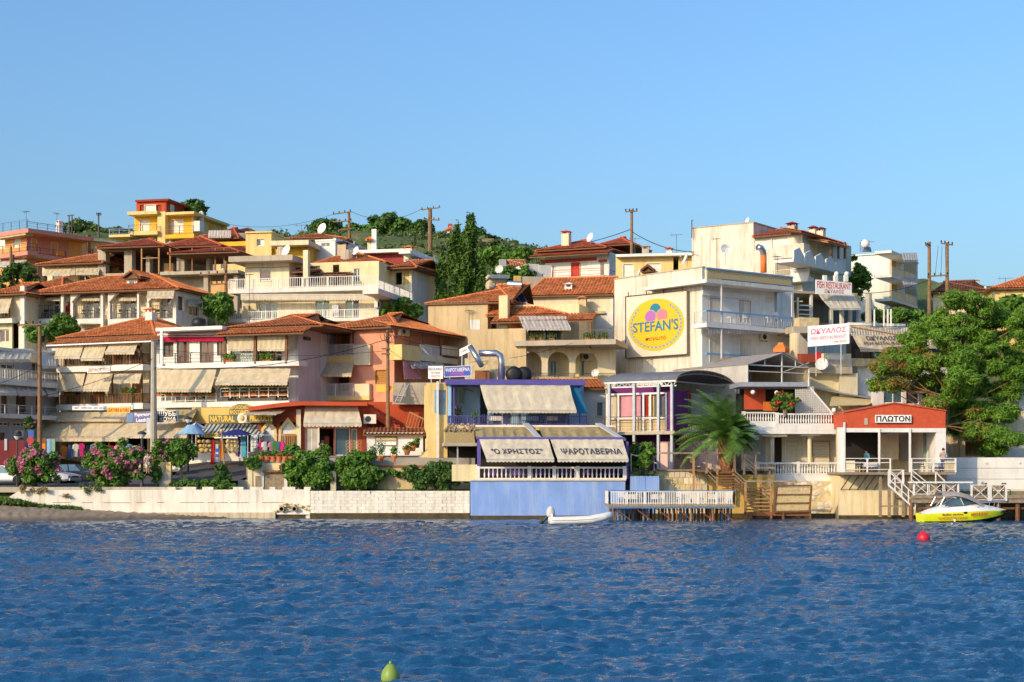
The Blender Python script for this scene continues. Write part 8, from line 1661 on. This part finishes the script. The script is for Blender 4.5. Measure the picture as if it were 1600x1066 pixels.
# ================================================================== vehicles
def car(label, px, py, Y, rz, mat, kind='suv', cat='car', L=4.4, W=1.75, Hh=1.5):
 t = T('parked_car' if kind != 'pickup' else 'pickup_truck', label, cat, px, Y, rz, zpx(py, Y), 'vehicles parked behind the oleanders'); f = t.fr
 hood, roof = (.98, Hh) if kind != 'sedan' else (.85, Hh)
 st = [(0, .45, .80, .78), (.05, .3, .92, .93), (.25 * L, .26, hood + .02, 1), (.5 * L, .26, hood + .02, 1), (.70 * L, .26, hood, 1), (.9 * L, .28, hood - .12, .97), (.985 * L, .34, hood - .24, .9), (L, .42, hood - .36, .8)]; m = MB(); R_ = []
 for x, z0, z1, k in st:
  h = W / 2 * k; R_.append([(x, -h * .9, z0), (x, -h, z0 + .12), (x, -h, z1 - .15), (x, -h * .9, z1), (x, h * .9, z1), (x, h, z1 - .15), (x, h, z0 + .12), (x, h * .9, z0)])
 n = 8; m.add([p for r in R_ for p in r], [(i * n + j, i * n + (j + 1) % n, (i + 1) * n + (j + 1) % n, (i + 1) * n + j) for i in range(len(R_) - 1) for j in range(n)] + [tuple(range(n)), tuple(range((len(R_) - 1) * n, len(R_) * n))[::-1]]); b = f.part(m, 'body', mat)
 c0, c1, r0, r1 = ((.04 * L, .68 * L, .12 * L, .5 * L) if kind == 'suv' else (.36 * L, .7 * L, .4 * L, .56 * L) if kind == 'pickup' else (.1 * L, .72 * L, .26 * L, .54 * L)); h, ht = W / 2 * .9, W / 2 * .74; zz = hood - .02
 f.part(MB().add([(c0, -h, zz), (c1, -h, zz), (c1, h, zz), (c0, h, zz), (r0, -ht, roof), (r1, -ht, roof), (r1, ht, roof), (r0, ht, roof)], [(0, 1, 5, 4), (1, 2, 6, 5), (2, 3, 7, 6), (3, 0, 4, 7)]), 'windows', 'glass_blue'); f.part(MB().box(r0, -ht, roof, r1, ht, roof + .04), 'roof', mat)
 m = MB()
 for s_ in (-1, 1):
  for (xa, xb) in ((c0, r0), (c1, r1), ((c0 + c1) / 2, (r0 + r1) / 2)): m.bar((xa, s_ * (h + .005), zz), (xb, s_ * (ht + .005), roof), .07)
 f.part(m, 'pillars', mat)
 for x in (.19 * L, .8 * L):
  for s_ in (-1, 1): y = s_ * (W / 2 - .09); w_ = f.part(MB().lathe([(.2, -.11), (.33, -.11), (.36, -.06), (.36, .06), (.33, .11), (.2, .11)], (x, y, .35), 16, 'y'), 'wheel', 'rubber'); f.part(MB().lathe([(.05, -.01), (.2, .0), (.2, .03), (.08, .035)], (x, y + s_ * .1, .35), 10, 'y'), 'rim', 'chrome', w_)
 for s_ in (-1, 1): f.part(MB().ball((L - .08, s_ * W * .36, hood - .32), .15, 8, 6, (.7, 1.2, .7)), 'headlight', 'chrome')
 f.part(MB().box(L - .05, -W * .42, .32, L + .06, W * .42, .5), 'bumper', mat); f.part(MB().box(L - .1, -W * .22, .55, L + .005, W * .22, .68), 'grille', 'dark_metal'); return t
car('silver pickup with wide wheel arches parked between the two oleanders', 34, 757, 128.6, -20, 'silver_paint', 'pickup', 'pickup', 5.0, 1.85, 1.75); car('dark blue car parked right of the silver pickup', 96, 755, 131.6, -30, 'dark_paint', 'suv'); car('pale silver car parked at the left edge', -32, 757, 125.6, -8, 'white_car', 'sedan', L=4.3, Hh=1.42); car('dark grey car parked up the side street', 22, 722, 137.5, 40, 'dark_paint', 'sedan', Hh=1.4)
# ================================================================== boats and buoys
def loft(m, secs):
 n = len(secs[0]); m.add([p for s_ in secs for p in s_], [(i * n + j, i * n + j + 1, (i + 1) * n + j + 1, (i + 1) * n + j) for i in range(len(secs) - 1) for j in range(n - 1)])
t = T('speedboat', 'white and yellow rescue speedboat with grey bimini moored at the quay', 'boat', 1438, 111.0, 4, 0); t.root.scale = (.94, .94, 1.28); f = t.fr; L_ = 6.1; hull, top, bot = MB(), MB(), MB(); SH, SD, SB = [], [], []
for i in range(17):
 u = i / 16; x = L_ * u; b = 1.15 * (1 - max(0, (u - .45) / .55) ** 2.2) * (.93 + .07 * min(1, u * 4)); b = max(b, .03); sh = .46 + .16 * u + .04 * math.sin(u * 3); ch = .06 + .34 * u ** 3.2; xo = .25 * u ** 4
 SH.append([(x, -b * .86, ch), (x + xo, -b, ch + .28), (x + xo, -b, sh)] ); SB.append([(x - xo * .4, 0, -.25 + .5 * u ** 4), (x, -b * .86, ch)]); dk = sh + .42 * math.sin(math.pi * min(1, u * 1.02)) ** .7 * (1 if u < .8 else .9); SD.append([(x + xo, -b, sh), (x + xo, -b * .82, sh + .6 * (dk - sh)), (x + xo, -b * .4, dk), (x + xo, 0, dk + .03)])
for S_, mb in ((SH, hull), (SB, bot), (SD, top)): loft(mb, S_); loft(mb, [[(p[0], -p[1], p[2]) for p in s_][::-1] for s_ in S_])
hull.add([SB[0][0], SH[0][0], SH[0][1], SH[0][2], (0, 1.07, SH[0][2][2]), (0, 1.07, SH[0][1][2]), (0, .92, SH[0][0][2])], [(0, 1, 2, 3, 4, 5, 6)]); f.part(hull, 'hull', 'hull_yellow', smooth=True); f.part(bot, 'keel', 'black'); f.part(top, 'deck', 'gelcoat', smooth=True)
def sheer(x): u = x / L_; i = min(15, int(u * 16)); return SH[i][2]
f.text('Bayline services', [(1.25, -1.14, .33), (2.75, -1.17, .35), (2.75, -1.17, .5), (1.25, -1.14, .47)], 'txt_maroon', off=.03, bold=.02); f.text('ΝΑΥΑΓΟΣΩΣΤΙΚΟ ΣΚΑΦΟΣ', [(.95, -1.13, .14), (3.1, -1.17, .2), (3.1, -1.17, .33), (.95, -1.13, .29)], 'txt_red', off=.03, bold=.01); f.text('RESCUE BOAT', [(3.35, -1.16, .34), (4.7, -.98, .42), (4.7, -.98, .57), (3.35, -1.16, .5)], 'txt_red', off=.05, bold=.03)
ws = [(1.5, -.98, .86), (2.9, -.95, .92), (4.1, -.5, 1.0), (1.9, -.8, 1.22), (2.7, -.78, 1.3), (3.45, -.4, 1.22)]; m = MB(); m.add(ws + [(4.3, 0, 1.02), (3.6, 0, 1.24)], [(0, 1, 4, 3), (1, 2, 5, 4), (2, 6, 7, 5)]); m.add([(p[0], -p[1], p[2]) for p in ws] + [(4.3, 0, 1.02), (3.6, 0, 1.24)], [(3, 4, 1, 0), (4, 5, 2, 1), (5, 7, 6, 2)]); f.part(m, 'windscreen', 'glass_blue'); m = MB()
for a, b in ((0, 3), (1, 4), (2, 5), (3, 4), (4, 5)):
 for s_ in (1, -1): m.bar((ws[a][0], s_ * ws[a][1], ws[a][2]), (ws[b][0], s_ * ws[b][1], ws[b][2]), .045)
f.part(m, 'screen_frame', 'chrome'); m = MB(); V_ = []
for i in range(9):
 u = i / 8; V_ += [(1.35 + 2.9 * u, y, 1.42 + .26 * math.sin(math.pi * min(1, u * .75 + .22)) - .24 * (abs(y) > .9) - .35 * u * u) for y in (-1.0, -.75, .75, 1.0)]
m.add(V_, [(i * 4 + j, i * 4 + j + 1, (i + 1) * 4 + j + 1, (i + 1) * 4 + j) for i in range(8) for j in range(3)]); f.part(m, 'bimini', 'grey_canvas', smooth=True); m = MB()
for s_ in (-1, 1):
 f.part(MB().tube([(1.1, s_, .85), (1.45, s_, 1.34)], .016, 5).tube([(1.1, s_, .85), (2.2, s_, 1.4)], .016, 5).tube([(2.1, s_, .9), (1.5, s_, 1.34)], .016, 5), 'bimini_strut', 'steel')
 f.part(MB().tube([(3.9, s_ * .95, .8), (4.4, s_ * .85, 1.02), (5.4, s_ * .5, 1.06), (6.3, s_ * .08, 1.1)], .018, 5).tube([(4.8, s_ * .75, .75), (4.9, s_ * .68, 1.03)], .015, 4).tube([(5.6, s_ * .45, .75), (5.7, s_ * .36, 1.07)], .015, 4), 'bow_rail', 'steel')
f.part(MB().ball((2.2, -1.08, .12), .1, 8, 6), 'fender', 'gelcoat'); f.part(MB().ball((2.95, -1.165, .52), .12, 8, 5, (1.4, .2, .5)), 'porthole', 'black')
# dinghy
t = T('dinghy', 'white inflatable dinghy with covered outboard motor floating before the taverna', 'boat', 858, 104.5, 3, 0); f = t.fr; m = MB()
P_ = [(0, -.62, .32), (1.5, -.64, .32), (2.7, -.58, .36), (3.5, -.36, .52), (3.95, 0, .64), (3.5, .36, .52), (2.7, .58, .36), (1.5, .64, .32), (0, .62, .32)]; Q = []
for a, b in zip(P_[:-1], P_[1:]): Q += [Vector(a).lerp(Vector(b), i / 4) for i in range(4)]
Q.append(Vector(P_[-1])); m.tube(Q, .24, 12); f.part(m, 'tube', 'inflatable', smooth=True); f.part(MB().prism([(.2, -.5, .12), (2.9, -.45, .18), (3.5, 0, .36), (2.9, .45, .18), (.2, .5, .12)], (0, 0, .05)), 'floor', 'grey_paint'); f.part(MB().box(.1, -.45, .1, .2, .45, .75), 'transom', 'gelcoat'); f.part(MB().lathe([(.2, 0), (.3, .15), (.27, .42), (.18, .62), (.04, .72)], (.1, 0, .52), 12), 'motor_cover', 'white_cloth', smooth=True); f.part(MB().tube([(-.1, 0, .6), (-.35, 0, .3), (-.5, 0, .2)], .12, 8, .06).ball((-.48, 0, .2), .16, 8, 6, (1, .8, .8)), 'motor_leg', 'black'); f.part(MB().tube([(.1, -.86, .36), (1.6, -.885, .36), (2.75, -.8, .42), (3.55, -.54, .58)], .03, 5), 'rub_strake', 'grey_paint')
one('buoy', MB().ball((0, 0, .1), .33, 16, 10).lathe([(.05, .4), (.05, .5), (.02, .52)], n=8), 'buoy_red', 'round red mooring buoy floating off the quay at right', 'buoy', (xpx(1443, 82), 82, 0), smooth=True)
t = T('buoy', 'yellow green cone topped buoy floating in the near water', 'buoy', 610, 27.3, 0, .0); t.fr.part(MB().lathe([(.05, -.15), (.15, -.08), (.158, .02), (.155, .08), (.13, .15), (.075, .23), (.03, .26)], n=20), 'float', 'buoy_green', smooth=True); t.fr.part(MB().lathe([(.028, .258), (.03, .27), (.02, .30), (.005, .305)], n=10), 'eye', 'buoy_green')
# ================================================================== people
def person(label, px, py, Y, J, shirt, pants, hair='hair', rz=0, skirt=None, short=False):
 """J: joints in metres (x right, y back, z up); body is one skinned mesh, clothes and hair are its children"""
 t = T('person', label, 'person', px, Y, rz, zpx(py, Y)); f = t.fr
 def skin(name, V, E, R_, mat):
  me = bpy.data.meshes.new(name); me.from_pydata(V, E, []); me.materials.append(M(mat)); o = link(name, me, None, t.root); sk = o.modifiers.new('skin', 'SKIN'); sk.use_smooth_shade = True
  for i, r in enumerate(R_): me.skin_vertices[0].data[i].radius = (r, r)
  me.skin_vertices[0].data[0].use_root = True; ss = o.modifiers.new('sub', 'SUBSURF'); ss.levels = 1; ss.render_levels = 2; return o
 N = ['pel', 'chest', 'neck', 'head', 'top', 'shl', 'ell', 'wrl', 'hal', 'shr', 'elr', 'wrr', 'har', 'hil', 'knl', 'anl', 'tol', 'hir', 'knr', 'anr', 'tor']; ix = {n: i for i, n in enumerate(N)}; V = [J[n] for n in N]
 E = [(a, b) for a, b in (('pel', 'chest'), ('chest', 'neck'), ('neck', 'head'), ('head', 'top'), ('chest', 'shl'), ('shl', 'ell'), ('ell', 'wrl'), ('wrl', 'hal'), ('chest', 'shr'), ('shr', 'elr'), ('elr', 'wrr'), ('wrr', 'har'), ('pel', 'hil'), ('hil', 'knl'), ('knl', 'anl'), ('anl', 'tol'), ('pel', 'hir'), ('hir', 'knr'), ('knr', 'anr'), ('anr', 'tor'))]
 Rr = dict(pel=.13, chest=.13, neck=.055, head=.095, top=.07, shl=.06, ell=.042, wrl=.032, hal=.03, shr=.06, elr=.042, wrr=.032, har=.03, hil=.085, knl=.058, anl=.04, tol=.035, hir=.085, knr=.058, anr=.04, tor=.035)
 skin('body', V, [(ix[a], ix[b]) for a, b in E], [Rr[n] for n in N], 'skin')
 def sub(name, names, ed, mat, k): V = [J[n] for n in names]; skin(name, V, [(names.index(a), names.index(b)) for a, b in ed], [Rr[n] * k + .012 for n in names], mat)
 sub('shirt', ['pel', 'chest', 'shl', 'ell', 'shr', 'elr'], [('pel', 'chest'), ('chest', 'shl'), ('shl', 'ell'), ('chest', 'shr'), ('shr', 'elr')], shirt, 1.14)
 sub('trousers', ['pel', 'hil', 'knl', 'hir', 'knr'] + ([] if short else ['anl', 'anr']), [('pel', 'hil'), ('hil', 'knl'), ('pel', 'hir'), ('hir', 'knr')] + ([] if short else [('knl', 'anl'), ('knr', 'anr')]), pants, 1.12)
 h = Vector(J['head']).lerp(Vector(J['top']), .7); f.part(MB().ball((h.x, h.y + .02, h.z + .02), .115, 10, 8, (1, 1.05, 1.05)), 'hair', hair, smooth=True); hd = Vector(J['head']); m = MB(); m.ball((hd.x, hd.y - .105, hd.z - .0), .02, 6, 4); f.part(m, 'nose', 'skin'); f.part(MB().ball((hd.x - .035, hd.y - .092, hd.z + .03), .013, 6, 4).ball((hd.x + .035, hd.y - .092, hd.z + .03), .013, 6, 4), 'eyes', 'black')
 for i, (w_, a_) in enumerate((('wrl', 'hal'), ('wrr', 'har'))):
  A, B = Vector(J[w_]), Vector(J[a_]); d = (B - A).normalized(); s_ = d.cross(Vector((0, 1, .2))).normalized(); m = MB()
  for q in range(4): b0 = B + s_ * (.03 - .02 * q); m.tube([b0, b0 + d * (.045 + .01 * (q in (1, 2))), b0 + d * .075 + Vector((0, -.02, -.01))], .009, 5, .007)
  m.tube([A + s_ * .03, A + s_ * .055 + d * .05], .01, 5, .008); f.part(m, 'fingers', 'skin')
 return t
ST = dict(pel=(0, 0, .95), chest=(0, 0, 1.3), neck=(0, 0, 1.48), head=(0, -.02, 1.6), top=(0, 0, 1.68), shl=(-.19, 0, 1.4), ell=(-.26, .04, 1.13), wrl=(-.24, -.06, .9), hal=(-.23, -.09, .82), shr=(.19, 0, 1.4), elr=(.26, .04, 1.13), wrr=(.24, -.06, .9), har=(.23, -.09, .82), hil=(-.1, 0, .88), knl=(-.11, -.01, .5), anl=(-.11, .03, .09), tol=(-.12, -.12, .05), hir=(.1, 0, .88), knr=(.11, -.01, .5), anr=(.11, .03, .09), tor=(.12, -.12, .05))
person('person in grey shirt standing at the deck rail of the red gabled restaurant', 1474, 738.5, 118.2, {**ST, 'wrl': (-.05, -.22, 1.08), 'hal': (.02, -.25, 1.06), 'ell': (-.27, -.02, 1.12), 'wrr': (.05, -.22, 1.06), 'har': (-.02, -.25, 1.04), 'elr': (.27, -.02, 1.12)}, 'greyshirt', 'denim')
person('person in turquoise vest seen behind the deck tables, turned to the left', 1354, 739, 121.0, {**ST, 'wrl': (-.3, -.25, 1.0), 'hal': (-.33, -.32, 1.0)}, 'turq', 'navy_cloth', rz=-60)
person('person in white shirt bending forward before the boutique door', 511, 717, 127.0, {**ST, 'pel': (.1, 0, .85), 'hil': (.05, 0, .8), 'hir': (.15, 0, .8), 'chest': (-.22, 0, 1.05), 'neck': (-.42, 0, 1.12), 'head': (-.52, -.02, 1.12), 'top': (-.58, -.02, 1.16), 'shl': (-.28, -.18, 1.05), 'ell': (-.36, -.2, .8), 'wrl': (-.48, -.2, .62), 'hal': (-.52, -.2, .56), 'shr': (-.28, .18, 1.05), 'elr': (-.36, .2, .8), 'wrr': (-.48, .2, .62), 'har': (-.52, .2, .56)}, 'white_cloth', 'denim')
WK = {**ST, 'knl': (-.1, -.16, .5), 'anl': (-.1, -.1, .1), 'tol': (-.1, -.26, .08), 'knr': (.1, .05, .5), 'anr': (.1, .28, .14), 'tor': (.1, .16, .05), 'wrl': (-.25, .15, .92), 'hal': (-.25, .2, .86), 'wrr': (.25, -.22, .95), 'har': (.25, -.28, .9)}
person('walking woman in white dress on the street right of the black lamp post', 231, 741, 129.5, WK, 'white_cloth', 'white_cloth', 'hair', 20, short=True); person('walking woman in black top and white skirt beside the woman in white', 236, 741, 129.7, WK, 'black_cloth', 'white_cloth', 'hair', 15, short=True); person('person in blue shirt standing under the clothes shop awning', 218, 728, 133.5, ST, 'denim', 'navy_cloth', 'hair', 0); person('person in pink top at the shop awning by the concrete pole', 204, 730, 133.0, ST, 'pinkcloth', 'white_cloth', 'hair', 10)
for x, yt, yb, Y, lb in ((733, 484, 530, 142.2, 'tall tv antenna before the blank tan wall'), (700, 436, 500, 148, 'tall thin antenna mast rising beside the tan house roof'), (390, 428, 505, 152.5, 'thin antenna mast before the cream apartment terrace'), (316, 470, 512, 147, 'tv antenna above the flat white roof'), (512, 500, 530, 136.5, 'small tv antenna on the pink house roof'), (1288, 505, 560, 135, 'thin mast left of the pink lettered board'), (1120, 372, 420, 141, 'tv antenna on the roof of the ice cream house')):
 t = T('tv_antenna', lb, 'antenna', x, Y, 0, zpx(yb, Y)); t.fr.antenna(x, yt, yb, 0, 13, 7, rnd.uniform(-.5, .5))
wire('mooring rope from the speedboat bow to the quay pile', [(1571, 801, 111.4), (1590, 789, 114.5)], .02, .15); wire('thin mooring line from the dinghy to the pier', [(958, 800, 104.7), (975, 795, 113.6)], .015, .25)
